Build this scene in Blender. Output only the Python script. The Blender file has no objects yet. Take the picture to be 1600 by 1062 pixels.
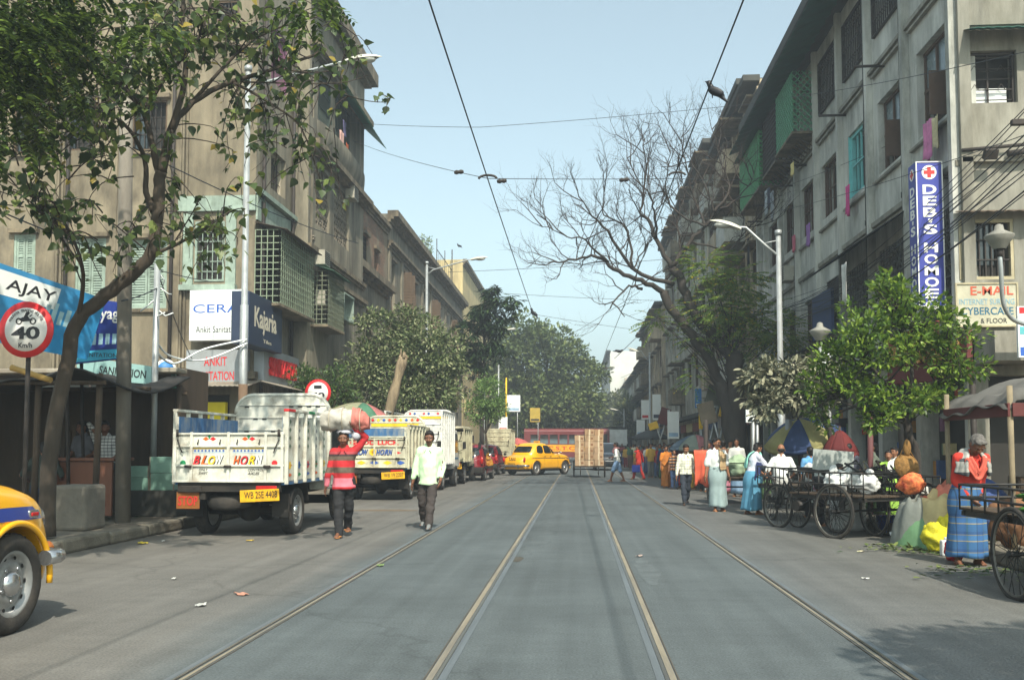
import bpy,bmesh,math,random
import numpy as np
from mathutils import Vector,Matrix,noise as mnoise
R=math.radians
PI=math.pi
random.seed(7);np.random.seed(7)
scene=bpy.context.scene
col=scene.collection
# ------------------------------------------------------------------ camera
F_PX,W_PX,H_PX=1450.0,1600.0,1062.0
CAM_H=1.37
PITCH,YAW=R(3.3),math.atan(102.0/1450.0)
cam_d=bpy.data.cameras.new('camera');cam=bpy.data.objects.new('camera',cam_d);col.objects.link(cam)
cam_d.sensor_fit='HORIZONTAL';cam_d.sensor_width=36.0;cam_d.lens=F_PX/W_PX*36.0
cam_d.clip_start=0.05;cam_d.clip_end=3000.0
SHIFT=(167.0-F_PX*math.tan(PITCH)/math.cos(YAW))/W_PX
cam_d.shift_y=SHIFT
cam.location=(0,0,CAM_H);cam.rotation_euler=(PI/2+PITCH,0,YAW)
scene.camera=cam
CAMM=Matrix.Rotation(YAW,3,'Z')@Matrix.Rotation(PI/2+PITCH,3,'X')
CAMO=Vector((0,0,CAM_H))
# ------------------------------------------------------------------ light
SUN_EL,SUN_AZ=R(48),PI-R(17)
world=bpy.data.worlds.new('World');scene.world=world;world.use_nodes=True
wn=world.node_tree.nodes;wl=world.node_tree.links;wn.clear()
sky=wn.new('ShaderNodeTexSky');sky.sky_type='NISHITA';sky.sun_disc=False
sky.sun_elevation=SUN_EL;sky.sun_rotation=SUN_AZ
sky.air_density=1.0;sky.dust_density=2.2;sky.ozone_density=1.3;sky.altitude=10
hs=wn.new('ShaderNodeHueSaturation');hs.inputs['Saturation'].default_value=0.62;hs.inputs['Value'].default_value=1.0
bg=wn.new('ShaderNodeBackground');bg.inputs['Strength'].default_value=0.15
wo=wn.new('ShaderNodeOutputWorld')
tint=wn.new('ShaderNodeMixRGB');tint.blend_type='MULTIPLY';tint.inputs[0].default_value=1;tint.inputs[2].default_value=(1.05,1.18,1.06,1)
wl.new(sky.outputs[0],hs.inputs['Color']);wl.new(hs.outputs[0],tint.inputs[1]);wl.new(tint.outputs[0],bg.inputs[0]);wl.new(bg.outputs[0],wo.inputs[0])
sun_d=bpy.data.lights.new('sun','SUN');sun_d.energy=4.3;sun_d.angle=R(0.6);sun_d.color=(1.0,0.93,0.80)
sun=bpy.data.objects.new('sun',sun_d);col.objects.link(sun)
sdir=Vector((math.sin(SUN_AZ)*math.cos(SUN_EL),math.cos(SUN_AZ)*math.cos(SUN_EL),math.sin(SUN_EL)))
sun.rotation_euler=sdir.to_track_quat('Z','Y').to_euler();sun.location=sdir*60
scene.view_settings.view_transform='Standard';scene.view_settings.look='None'
scene.view_settings.exposure=0.62;scene.view_settings.gamma=1.0;scene.view_settings.use_curve_mapping=False
scene.render.engine='CYCLES'
cy=scene.cycles
cy.use_denoising=True;cy.max_bounces=6;cy.diffuse_bounces=3;cy.glossy_bounces=2;cy.transmission_bounces=4
cy.transparent_max_bounces=8;cy.volume_bounces=0;cy.caustics_reflective=False;cy.caustics_refractive=False
cy.use_adaptive_sampling=True;cy.adaptive_threshold=0.02
# ------------------------------------------------------------------ photo pixel -> world
def ray(px,py):
 d=Vector(((px-W_PX/2)/F_PX,-(py-H_PX/2-SHIFT*W_PX)/F_PX,-1.0))
 return CAMM@d
def PY(px,py,Y):
 """point on the plane y = Y seen at a photograph pixel"""
 d=ray(px,py);return CAMO+d*(Y/d.y)
def PX(px,py,X):
 d=ray(px,py);return CAMO+d*(X/d.x)
def G(px,py,z=0.0):
 d=ray(px,py);return CAMO+d*((z-CAM_H)/d.z)
 # ------------------------------------------------------------------ materials
def s(r,g,b):
 f=lambda c:(c/255/12.92)if c/255<=0.04045 else((c/255+0.055)/1.055)**2.4
 return(f(r),f(g),f(b))
MATS={}
def mat(name,col_=(.5,.5,.5),rough=.75,var=.18,scale=3.0,bump=0.0,bscale=30.0,metal=0.0,spec=.35,stain=None,stain_amt=.5,stain_scale=1.2,stretch=(1,1,1),island=0.0,coat=0.0,trans=0.0,alpha=1.0,col2=None,thresh=.5,emit=0.0,transl=0.0,streak=0.0):
 if name in MATS:return MATS[name]
 m=bpy.data.materials.new(name);m.use_nodes=True;MATS[name]=m
 nt=m.node_tree;N=nt.nodes;L=nt.links
 p=N['Principled BSDF'];out=N['Material Output']
 p.inputs['Roughness'].default_value=rough;p.inputs['Metallic'].default_value=metal
 p.inputs['Specular IOR Level'].default_value=spec
 if coat:p.inputs['Coat Weight'].default_value=coat;p.inputs['Coat Roughness'].default_value=.08
 if trans:p.inputs['Transmission Weight'].default_value=trans
 if alpha<1:p.inputs['Alpha'].default_value=alpha
 tc=N.new('ShaderNodeTexCoord');mp=N.new('ShaderNodeMapping');L.new(tc.outputs['Object'],mp.inputs[0])
 mp.inputs['Scale'].default_value=stretch
 c=None
 if var>0 or col2:
  nz=N.new('ShaderNodeTexNoise');nz.inputs['Scale'].default_value=scale;nz.inputs['Detail'].default_value=6;nz.inputs['Roughness'].default_value=.62
  L.new(mp.outputs[0],nz.inputs['Vector'])
  cr=N.new('ShaderNodeValToRGB');L.new(nz.outputs[0],cr.inputs[0])
  lo=tuple(max(0,v*(1-var))for v in col_);hi=tuple(min(1,v*(1+var))for v in(col2 or col_))
  cr.color_ramp.elements[0].position=thresh-.18;cr.color_ramp.elements[0].color=(*lo,1)
  cr.color_ramp.elements[1].position=thresh+.18;cr.color_ramp.elements[1].color=(*hi,1)
  c=cr.outputs[0]
  rr=N.new('ShaderNodeMapRange');rr.inputs[3].default_value=max(.02,rough-.12);rr.inputs[4].default_value=min(1,rough+.12)
  L.new(nz.outputs[0],rr.inputs[0]);L.new(rr.outputs[0],p.inputs['Roughness'])
 if stain:
  n2=N.new('ShaderNodeTexNoise');n2.inputs['Scale'].default_value=stain_scale;n2.inputs['Detail'].default_value=8;n2.inputs['Roughness'].default_value=.7
  m2=N.new('ShaderNodeMapping');L.new(tc.outputs['Object'],m2.inputs[0]);m2.inputs['Scale'].default_value=stretch;m2.inputs['Location'].default_value=(7.3,2.1,4.4)
  L.new(m2.outputs[0],n2.inputs['Vector'])
  r2=N.new('ShaderNodeValToRGB');L.new(n2.outputs[0],r2.inputs[0])
  r2.color_ramp.elements[0].position=.46;r2.color_ramp.elements[0].color=(0,0,0,1)
  r2.color_ramp.elements[1].position=.68;r2.color_ramp.elements[1].color=(stain_amt,)*3+(1,)
  mx=N.new('ShaderNodeMixRGB');L.new(r2.outputs[0],mx.inputs[0])
  if c:L.new(c,mx.inputs[1])
  else:mx.inputs[1].default_value=(*col_,1)
  mx.inputs[2].default_value=(*stain,1);c=mx.outputs[0]
 if streak:
  m3=N.new('ShaderNodeMapping');L.new(tc.outputs['Object'],m3.inputs[0]);m3.inputs['Scale'].default_value=(1.7,1.7,.22);n3=N.new('ShaderNodeTexNoise');n3.inputs['Scale'].default_value=1.4;n3.inputs['Detail'].default_value=8;n3.inputs['Roughness'].default_value=.7;L.new(m3.outputs[0],n3.inputs['Vector'])
  q3=N.new('ShaderNodeMapRange');L.new(n3.outputs[0],q3.inputs[0]);q3.inputs[1].default_value=.42;q3.inputs[2].default_value=.66;q3.inputs[3].default_value=1.08;q3.inputs[4].default_value=1-streak
  u3=N.new('ShaderNodeMixRGB');u3.blend_type='MULTIPLY';u3.inputs[0].default_value=1;L.new(q3.outputs[0],u3.inputs[2])
  if c:L.new(c,u3.inputs[1])
  else:u3.inputs[1].default_value=(*col_,1)
  c=u3.outputs[0]
 if island:
  ge=N.new('ShaderNodeNewGeometry');mr=N.new('ShaderNodeMapRange');L.new(ge.outputs['Random Per Island'],mr.inputs[0])
  mr.inputs[3].default_value=1-island;mr.inputs[4].default_value=1+island
  mu=N.new('ShaderNodeMixRGB');mu.blend_type='MULTIPLY';mu.inputs[0].default_value=1
  if c:L.new(c,mu.inputs[1])
  else:mu.inputs[1].default_value=(*col_,1)
  L.new(mr.outputs[0],mu.inputs[2]);c=mu.outputs[0]
 if c:L.new(c,p.inputs['Base Color'])
 else:p.inputs['Base Color'].default_value=(*col_,1)
 if bump:
  nb=N.new('ShaderNodeTexNoise');nb.inputs['Scale'].default_value=bscale;nb.inputs['Detail'].default_value=5
  L.new(mp.outputs[0],nb.inputs['Vector'])
  b=N.new('ShaderNodeBump');b.inputs['Strength'].default_value=bump;b.inputs['Distance'].default_value=.02
  L.new(nb.outputs[0],b.inputs['Height']);L.new(b.outputs[0],p.inputs['Normal'])
 if emit:
  p.inputs['Emission Color'].default_value=(*col_,1);p.inputs['Emission Strength'].default_value=emit
 if transl:
  tr=N.new('ShaderNodeBsdfTranslucent');ms=N.new('ShaderNodeMixShader');ms.inputs[0].default_value=transl
  if c:L.new(c,tr.inputs[0])
  else:tr.inputs[0].default_value=(*col_,1)
  L.new(p.outputs[0],ms.inputs[1]);L.new(tr.outputs[0],ms.inputs[2]);L.new(ms.outputs[0],out.inputs[0])
 return m
def leafmat(name,a,b,c3=None,transl=.3,rough=.5,yellow=None):
 """leaf colours picked leaf by leaf from a ramp"""
 m=bpy.data.materials.new(name);m.use_nodes=True;MATS[name]=m
 nt=m.node_tree;N=nt.nodes;L=nt.links;p=N['Principled BSDF'];out=N['Material Output']
 ge=N.new('ShaderNodeNewGeometry');cr=N.new('ShaderNodeValToRGB');oi=N.new('ShaderNodeObjectInfo');ad=N.new('ShaderNodeMath');ad.operation='ADD';fr=N.new('ShaderNodeMath');fr.operation='FRACT'
 L.new(ge.outputs['Random Per Island'],ad.inputs[0]);L.new(oi.outputs['Random'],ad.inputs[1]);L.new(ad.outputs[0],fr.inputs[0]);L.new(fr.outputs[0],cr.inputs[0])
 cr.color_ramp.elements[0].color=(*a,1);cr.color_ramp.elements[1].color=(*b,1)
 if c3:e=cr.color_ramp.elements.new(.5);e.color=(*c3,1)
 if yellow:
  e=cr.color_ramp.elements.new(.955);e.color=(*b,1)
  e=cr.color_ramp.elements.new(.965);e.color=(*yellow,1);cr.color_ramp.elements[-1].color=(*yellow,1)
 L.new(cr.outputs[0],p.inputs['Base Color']);p.inputs['Roughness'].default_value=rough;p.inputs['Specular IOR Level'].default_value=.4
 tr=N.new('ShaderNodeBsdfTranslucent');ms=N.new('ShaderNodeMixShader');ms.inputs[0].default_value=transl
 L.new(cr.outputs[0],tr.inputs[0]);L.new(p.outputs[0],ms.inputs[1]);L.new(tr.outputs[0],ms.inputs[2]);L.new(ms.outputs[0],out.inputs[0])
 return m
 # ------------------------------------------------------------------ mesh builder
class MB:
 def __init__(self):self.v=[];self.f=[];self.m=[];self.sm=[]
 def add(self,vs,fs,mi=0,sm=False):
  o=len(self.v);self.v.extend([tuple(p)for p in vs])
  for f in fs:self.f.append([i+o for i in f]);self.m.append(mi);self.sm.append(sm)
  return self
 def box(self,x0,x1,y0,y1,z0,z1,mi=0,M=None):
  vs=[Vector(p)for p in((x0,y0,z0),(x1,y0,z0),(x1,y1,z0),(x0,y1,z0),(x0,y0,z1),(x1,y0,z1),(x1,y1,z1),(x0,y1,z1))]
  if M is not None:vs=[M@p for p in vs]
  return self.add(vs,[(0,3,2,1),(4,5,6,7),(0,1,5,4),(1,2,6,5),(2,3,7,6),(3,0,4,7)],mi)
 def bbox(self,x0,x1,y0,y1,z0,z1,b=.01,mi=0,M=None):
  """box with chamfered edges"""
  bm=bmesh.new();bmesh.ops.create_cube(bm,size=1)
  for q in bm.verts:q.co=Vector(((x0+x1)/2+q.co.x*(x1-x0),(y0+y1)/2+q.co.y*(y1-y0),(z0+z1)/2+q.co.z*(z1-z0)))
  b=min(b,abs(x1-x0)*.45,abs(y1-y0)*.45,abs(z1-z0)*.45)
  bmesh.ops.bevel(bm,geom=list(bm.edges),offset=b,segments=2,affect='EDGES',profile=.5)
  bm.verts.index_update()
  vs=[(M@q.co if M is not None else q.co.copy())for q in bm.verts];fs=[[q.index for q in f.verts]for f in bm.faces];bm.free()
  return self.add(vs,fs,mi)
 def quad(self,a,b,c,d,mi=0):return self.add([a,b,c,d],[(0,1,2,3)],mi)
 def tube(self,pts,r,n=8,mi=0,caps=True,sm=True):
  pts=[Vector(p)for p in pts];k=len(pts)
  rs=r if isinstance(r,(list,tuple))else[r]*k
  vs=[];ref=None
  for i,p in enumerate(pts):
   t=(pts[min(i+1,k-1)]-pts[max(i-1,0)])
   t=t.normalized()if t.length>1e-9 else Vector((0,0,1))
   if ref is None:
    ref=t.orthogonal().normalized()
   ref=(ref-t*ref.dot(t));ref=ref.normalized()if ref.length>1e-6 else t.orthogonal().normalized()
   bi=t.cross(ref)
   for j in range(n):
    a=2*PI*j/n;vs.append(p+(ref*math.cos(a)+bi*math.sin(a))*rs[i])
  fs=[(i*n+j,i*n+(j+1)%n,(i+1)*n+(j+1)%n,(i+1)*n+j)for i in range(k-1)for j in range(n)]
  self.add(vs,fs,mi,sm)
  if caps:
   o=len(self.v)-len(vs)
   for base,rev in((0,True),((k-1)*n,False)):
    f=[o+base+j for j in range(n)]
    self.f.append(f[::-1]if rev else f);self.m.append(mi);self.sm.append(False)
  return self
 def cyl(self,a,b,r0,r1=None,n=12,mi=0,caps=True):return self.tube([a,b],[r0,r0 if r1 is None else r1],n,mi,caps)
 def lathe(self,prof,n=20,M=None,mi=0,sm=True):
  """prof: (radius, z) pairs turned about local Z"""
  k=len(prof);vs=[]
  for r_,z in prof:
   for j in range(n):
    a=2*PI*j/n;p=Vector((r_*math.cos(a),r_*math.sin(a),z));vs.append(M@p if M is not None else p)
  fs=[(i*n+j,i*n+(j+1)%n,(i+1)*n+(j+1)%n,(i+1)*n+j)for i in range(k-1)for j in range(n)]
  return self.add(vs,fs,mi,sm)
 def prism(self,poly,d0,d1,M=None,mi=0,sm=False):
  """poly in local XY pushed from z = d0 to d1"""
  n=len(poly);vs=[Vector((x,y,d))for d in(d0,d1)for x,y in poly]
  if M is not None:vs=[M@p for p in vs]
  fs=[tuple(range(n))[::-1],tuple(range(n,2*n))]+[(i,(i+1)%n,n+(i+1)%n,n+i)for i in range(n)]
  return self.add(vs,fs,mi,sm)
 def ell(self,c,r,M=None,n=12,k=8,mi=0):
  vs=[];
  for i in range(k+1):
   th=PI*i/k
   for j in range(n):
    ph=2*PI*j/n
    p=Vector((r[0]*math.sin(th)*math.cos(ph),r[1]*math.sin(th)*math.sin(ph),r[2]*math.cos(th)))
    if M is not None:p=M@p
    vs.append(p+Vector(c))
  fs=[(i*n+j,(i+1)*n+j,(i+1)*n+(j+1)%n,i*n+(j+1)%n)for i in range(k)for j in range(n)]
  return self.add(vs,fs,mi,True)
 def grid(self,fn,nu,nv,mi=0,sm=True):
  vs=[fn(i/nu,j/nv)for i in range(nu+1)for j in range(nv+1)]
  fs=[(i*(nv+1)+j,(i+1)*(nv+1)+j,(i+1)*(nv+1)+j+1,i*(nv+1)+j+1)for i in range(nu)for j in range(nv)]
  return self.add(vs,fs,mi,sm)
 def mesh(self,name,mats):
  me=bpy.data.meshes.new(name);me.from_pydata(self.v,[],self.f)
  for m in(mats if isinstance(mats,(list,tuple))else[mats]):me.materials.append(m)
  me.polygons.foreach_set('material_index',self.m);me.polygons.foreach_set('use_smooth',self.sm);me.update()
  return me
 def build(self,name,mats,parent=None,M=None):
  return link(name,self.mesh(name,mats),parent,M)
def link(name,data,parent=None,M=None):
 o=bpy.data.objects.new(name,data);col.objects.link(o)
 if parent is not None:o.parent=parent
 if M is not None:o.matrix_local=M
 return o
def tag(o,label=None,cat=None,group=None,kind=None):
 if label:o['label']=label
 if cat:o['category']=cat
 if group:o['group']=group
 if kind:o['kind']=kind
 return o
def thing(name,label,cat,loc=(0,0,0),rz=0.0,group=None):
 o=link(name,None);o.location=loc;o.rotation_euler=(0,0,rz);o.empty_display_size=.2
 return tag(o,label,cat,group)
def copy_tree(o,parent=None,label=None,loc=None,rz=None,children_of=None):
 kids=children_of or CHILDREN()
 def rec(a,par):
  c=a.copy();col.objects.link(c);c.parent=par
  for ch in kids.get(a.name,[]):rec(ch,c)
  return c
 c=rec(o,parent)
 if label:c['label']=label
 if loc is not None:c.location=loc
 if rz is not None:c.rotation_euler=(0,0,rz)
 return c
def CHILDREN():
 d={}
 for o in scene.objects:
  if o.parent:d.setdefault(o.parent.name,[]).append(o)
 return d
def descend(o):
 d=CHILDREN();out=[]
 def rec(a):
  for c in d.get(a.name,[]):out.append(c);rec(c)
 rec(o);return out
def recolour(o,m,slot=0):
 o.material_slots[slot].link='OBJECT';o.material_slots[slot].material=m
def evaluated_mesh(o):
 ts=bpy.data.scenes.new('bench');objs=[o]+[m.object for m in o.modifiers if m.type=='BOOLEAN']
 for q in objs:ts.collection.objects.link(q)
 with bpy.context.temp_override(scene=ts,view_layer=ts.view_layers[0]):dg=bpy.context.evaluated_depsgraph_get()
 dg.update();me=bpy.data.meshes.new_from_object(o.evaluated_get(dg))
 for q in objs:ts.collection.objects.unlink(q)
 bpy.data.scenes.remove(ts);return me
TEXTS={}
def text_mesh(txt,w=None,h=None,ex=.004,bold=.0,shear=0.0):
 """lettering as a flat mesh in the local XZ plane facing -Y, centred, fitted to w x h metres"""
 key=(txt,bold,shear)
 if key not in TEXTS:
  cu=bpy.data.curves.new('lettering','FONT');cu.body=txt;cu.size=1;cu.resolution_u=3;cu.offset=bold;cu.extrude=.02;cu.shear=shear
  o=bpy.data.objects.new('lettering',cu);col.objects.link(o)
  me=evaluated_mesh(o);bpy.data.objects.remove(o);bpy.data.curves.remove(cu)
  n=len(me.vertices);a=np.empty(n*3,'f');me.vertices.foreach_get('co',a)
  fs=[list(p.vertices)for p in me.polygons];bpy.data.meshes.remove(me)
  TEXTS[key]=(a.reshape(-1,3),fs)
 a,fs=TEXTS[key];a=a.copy()
 lo,hi=a.min(0),a.max(0);c=(lo+hi)/2;sz=np.maximum(hi-lo,1e-6)
 a=a-c
 if w and h:sx,sy=w/sz[0],h/sz[1]
 elif h:sx=sy=h/sz[1]
 else:sx=sy=w/sz[0]
 v=np.stack([a[:,0]*sx,-a[:,2]/.02*ex/2,a[:,1]*sy],1)
 return v,fs
def lettering(txt,parent,m,c,w=None,h=None,rz=0.0,ex=.004,bold=.0,shear=0.,name='lettering',rot=None):
 v,fs=text_mesh(txt,w,h,ex,bold,shear)
 me=bpy.data.meshes.new(name);me.from_pydata([tuple(x)for x in v],[],fs);me.materials.append(m);me.update()
 o=link(name,me,parent);o.location=c
 o.rotation_euler=rot if rot is not None else(0,0,rz)
 return o
class Fr:
 """a wall plane: pt(u, z, d) with d metres proud of it"""
 def __init__(self,o,u,n):self.o=Vector(o);self.u=Vector(u).normalized();self.n=Vector(n).normalized()
 def pt(self,u,z,d=0.0):return self.o+self.u*u+self.n*d+Vector((0,0,z))
 def box(self,mb,u0,u1,z0,z1,d0,d1,mi=0):
  p=self.pt
  return mb.add([p(u0,z0,d0),p(u1,z0,d0),p(u1,z0,d1),p(u0,z0,d1),p(u0,z1,d0),p(u1,z1,d0),p(u1,z1,d1),p(u0,z1,d1)],[(0,3,2,1),(4,5,6,7),(0,1,5,4),(1,2,6,5),(2,3,7,6),(3,0,4,7)],mi)
 def wall(self,mb,u0,u1,z0,z1,holes,depth=.3,mi=0,rmi=None,d=0.0):
  us=sorted({u0,u1}|{x for h in holes for x in(h[0],h[1])if u0<x<u1});zs=sorted({z0,z1}|{x for h in holes for x in(h[2],h[3])if z0<x<z1})
  for a,b in zip(us,us[1:]):
   for c,e in zip(zs,zs[1:]):
    mu,mz=(a+b)/2,(c+e)/2
    if any(h[0]<mu<h[1]and h[2]<mz<h[3]for h in holes):continue
    mb.quad(self.pt(a,c,d),self.pt(b,c,d),self.pt(b,e,d),self.pt(a,e,d),mi)
  for a,b,c,e in holes:
   q=rmi if rmi is not None else mi
   for(x0,y0,x1,y1)in((a,c,b,c),(b,c,b,e),(b,e,a,e),(a,e,a,c)):
    mb.quad(self.pt(x0,y0,d),self.pt(x1,y1,d),self.pt(x1,y1,d-depth),self.pt(x0,y0,d-depth),q)
 def rz(self):return math.atan2(self.u.y,self.u.x)
def sm01(t):t=max(0.,min(1.,t));return t*t*(3-2*t)
# ================================================================== haze, ground, road
def haze_mat():
 m=bpy.data.materials.new('haze_air');m.use_nodes=True;nt=m.node_tree;nt.nodes.clear()
 o=nt.nodes.new('ShaderNodeOutputMaterial');v=nt.nodes.new('ShaderNodeVolumePrincipled')
 v.inputs['Color'].default_value=(.80,.90,1.0,1);v.inputs['Density'].default_value=HAZE_D;v.inputs['Anisotropy'].default_value=0.25
 nt.links.new(v.outputs[0],o.inputs['Volume']);return m
HAZE_D=0.0025
hz=MB().box(-95,95,-26,470,-1.0,42).build('haze',haze_mat());tag(hz,kind='stuff')
def road_mat():
 m=bpy.data.materials.new('asphalt');m.use_nodes=True;nt=m.node_tree;N=nt.nodes;L=nt.links;p=N['Principled BSDF']
 tc=N.new('ShaderNodeTexCoord');sx=N.new('ShaderNodeSeparateXYZ');L.new(tc.outputs['Object'],sx.inputs[0])
 nw=N.new('ShaderNodeTexNoise');nw.inputs['Scale'].default_value=.35;nw.inputs['Detail'].default_value=5;L.new(tc.outputs['Object'],nw.inputs['Vector'])
 wob=N.new('ShaderNodeMath');wob.operation='MULTIPLY_ADD';L.new(nw.outputs[0],wob.inputs[0]);wob.inputs[1].default_value=1.0;L.new(sx.outputs[0],wob.inputs[2])
 mr=N.new('ShaderNodeMapRange');L.new(wob.outputs[0],mr.inputs[0]);mr.inputs[1].default_value=-7;mr.inputs[2].default_value=7
 cr=N.new('ShaderNodeValToRGB');L.new(mr.outputs[0],cr.inputs[0]);e=cr.color_ramp.elements
 dust,mid,tram=s(128,125,119),s(116,118,117),s(104,112,114)
 e[0].position=.02;e[0].color=(*s(122,117,107),1);e[1].position=.98;e[1].color=(*s(124,118,107),1)
 for pos,c in((.18,dust),(.33,s(124,123,119)),(.365,tram),(.50,s(101,109,111)),(.66,tram),(.70,mid),(.84,s(122,121,115))):
  k=e.new(pos);k.color=(*c,1)
  # long streaks worn along the street, plus patches and fine grit
 mp=N.new('ShaderNodeMapping');L.new(tc.outputs['Object'],mp.inputs[0]);mp.inputs['Scale'].default_value=(5.0,.12,1)
 n1=N.new('ShaderNodeTexNoise');n1.inputs['Scale'].default_value=1;n1.inputs['Detail'].default_value=6;L.new(mp.outputs[0],n1.inputs['Vector'])
 n2=N.new('ShaderNodeTexNoise');n2.inputs['Scale'].default_value=.55;n2.inputs['Detail'].default_value=8;n2.inputs['Roughness'].default_value=.65;L.new(tc.outputs['Object'],n2.inputs['Vector'])
 n3=N.new('ShaderNodeTexNoise');n3.inputs['Scale'].default_value=60;n3.inputs['Detail'].default_value=4;L.new(tc.outputs['Object'],n3.inputs['Vector'])
 mp4=N.new('ShaderNodeMapping');L.new(tc.outputs['Object'],mp4.inputs[0]);mp4.inputs['Scale'].default_value=(.5,1.6,1);n4=N.new('ShaderNodeTexNoise');n4.inputs['Scale'].default_value=3.2;n4.inputs['Detail'].default_value=9;n4.inputs['Roughness'].default_value=.75;L.new(mp4.outputs[0],n4.inputs['Vector'])
 c=cr.outputs[0]
 for nn,lo,hi in((n1,.86,1.12),(n2,.80,1.16),(n3,.72,1.28),(n4,.86,1.06)):
  r=N.new('ShaderNodeMapRange');L.new(nn.outputs[0],r.inputs[0]);r.inputs[1].default_value=.3;r.inputs[2].default_value=.7;r.inputs[3].default_value=lo;r.inputs[4].default_value=hi
  mu=N.new('ShaderNodeMixRGB');mu.blend_type='MULTIPLY';mu.inputs[0].default_value=1;L.new(c,mu.inputs[1]);L.new(r.outputs[0],mu.inputs[2]);c=mu.outputs[0]
  # hairline cracks
 vo=N.new('ShaderNodeTexVoronoi');vo.feature='DISTANCE_TO_EDGE';vo.inputs['Scale'].default_value=.32
 nd=N.new('ShaderNodeTexNoise');nd.inputs['Scale'].default_value=1.3;nd.inputs['Detail'].default_value=6;L.new(tc.outputs['Object'],nd.inputs['Vector'])
 ad=N.new('ShaderNodeMixRGB');ad.inputs[0].default_value=.55;L.new(tc.outputs['Object'],ad.inputs[1]);L.new(nd.outputs['Color'],ad.inputs[2]);L.new(ad.outputs[0],vo.inputs['Vector'])
 rc=N.new('ShaderNodeMapRange');L.new(vo.outputs[0],rc.inputs[0]);rc.inputs[1].default_value=0;rc.inputs[2].default_value=.006;rc.inputs[3].default_value=.80;rc.inputs[4].default_value=1
 mu=N.new('ShaderNodeMixRGB');mu.blend_type='MULTIPLY';mu.inputs[0].default_value=1;L.new(c,mu.inputs[1]);L.new(rc.outputs[0],mu.inputs[2]);c=mu.outputs[0]
 hu=N.new('ShaderNodeHueSaturation');hu.inputs['Value'].default_value=ROAD_V;L.new(c,hu.inputs['Color'])
 L.new(hu.outputs[0],p.inputs['Base Color']);p.inputs['Roughness'].default_value=.82;p.inputs['Specular IOR Level'].default_value=.3
 b=N.new('ShaderNodeBump');b.inputs['Strength'].default_value=.35;b.inputs['Distance'].default_value=.012;L.new(n3.outputs[0],b.inputs['Height']);L.new(b.outputs[0],p.inputs['Normal'])
 return m
ROAD_V=.67
M_EARTH=mat('dusty_earth',s(112,104,92),.95,.25,.8,bump=.4,bscale=12)
KERB_L,KERB_R=-6.75,5.05
g=MB();g.quad((-400,-60,-.02),(400,-60,-.02),(400,900,-.02),(-400,900,-.02));tag(g.build('ground',M_EARTH),kind='structure')
g=MB();g.quad((KERB_L,-40,0),(KERB_R,-40,0),(KERB_R,600,0),(KERB_L,600,0));tag(g.build('road',road_mat()),kind='structure')
M_PAVE=mat('pavement_concrete',s(118,110,97),.9,.25,1.6,bump=.3,bscale=14,stain=s(70,64,56),stain_amt=.6)
M_KERB=mat('kerb_concrete',s(108,102,90),.9,.25,2.5,bump=.5,bscale=18,stain=s(60,56,50),stain_amt=.6)
def pavement(x0,x1,kx,side):
 g=MB();g.box(x0,x1,-30,420,-.01,.15)
 p=tag(g.build('pavement',M_PAVE),kind='structure')
 rnd=random.Random(4)
 protos=[]
 for k in range(3):
  b=MB().bbox(-.11,.11,-.59,.59,0,.17+.012*k,.04).mesh('kerb_stone',M_KERB);protos.append(b)
 for k in range(52):
  o=link('kerb_stone',protos[k%3],p);o.location=(kx+rnd.uniform(-.015,.015),2.4+k*1.21,0);o.rotation_euler=(rnd.uniform(-.01,.01),rnd.uniform(-.03,.03),rnd.uniform(-.012,.012))
pavement(-60,KERB_L-.0,KERB_L+.10,-1)
pavement(KERB_R,40,KERB_R-.10,1)
M_RAIL=mat('worn_rail_steel',s(128,124,116),.38,.2,4,metal=.75,stretch=(1,.1,1))
M_GROOVE=mat('rail_groove_dirt',s(80,75,68),.95,.2,5)
M_SAND=mat('sandy_rail_bed',s(132,124,108),.95,.22,3,stretch=(3,.25,1),stain=s(104,102,96),stain_amt=.9,stain_scale=2)
M_TAR=mat('tar_seam',s(94,101,105),.7,.2,3,stretch=(3,.2,1))
for x,sgn in((-2.335,-1),(-.878,1),(.560,-1),(1.95,1)):
 for nm,m,a,b,z in(('rail_bed',M_SAND,-.020 if abs(x)<1 else-.011,.020 if abs(x)<1 else .011,.004),('tram_rail',M_RAIL,-.048,-.027,.008),('rail_groove',M_GROOVE,.027,.036,.005),('tar_seam',M_TAR,-.10,-.050,.003)):
  a_,b_=(a,b)if sgn<0 else(-b,-a)
  g=MB();n=60
  ys=[-5+305*(i/n)**1.6 for i in range(n+1)];rn=random.Random(int(x*100)+len(nm))
  for y0,y1 in zip(ys,ys[1:]):
   w0=0
   g.box(x+a_,x+b_,y0,y1,0.0005,z)
  tag(g.build(nm,m),kind='structure')
  # repaired patches of the roadway
for(px,py,w,l,c)in((808,873,.16,.55,s(92,88,80)),(600,797,1.5,.55,s(128,112,92)),(1010,890,.25,2.2,s(104,112,114))):
 q=G(px,py);g=MB();k=18;rn=random.Random(px)
 pts=[(q.x+math.cos(2*PI*i/k)*w/2*rn.uniform(.75,1.15),q.y+math.sin(2*PI*i/k)*l/2*rn.uniform(.75,1.15),.0025)for i in range(k)]
 g.add(pts,[tuple(range(k))]);tag(g.build('road_patch',mat('patch_%d'%px,tuple(v*ROAD_V for v in c),.9,.25,5,bump=.4,bscale=40)),kind='structure')
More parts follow.
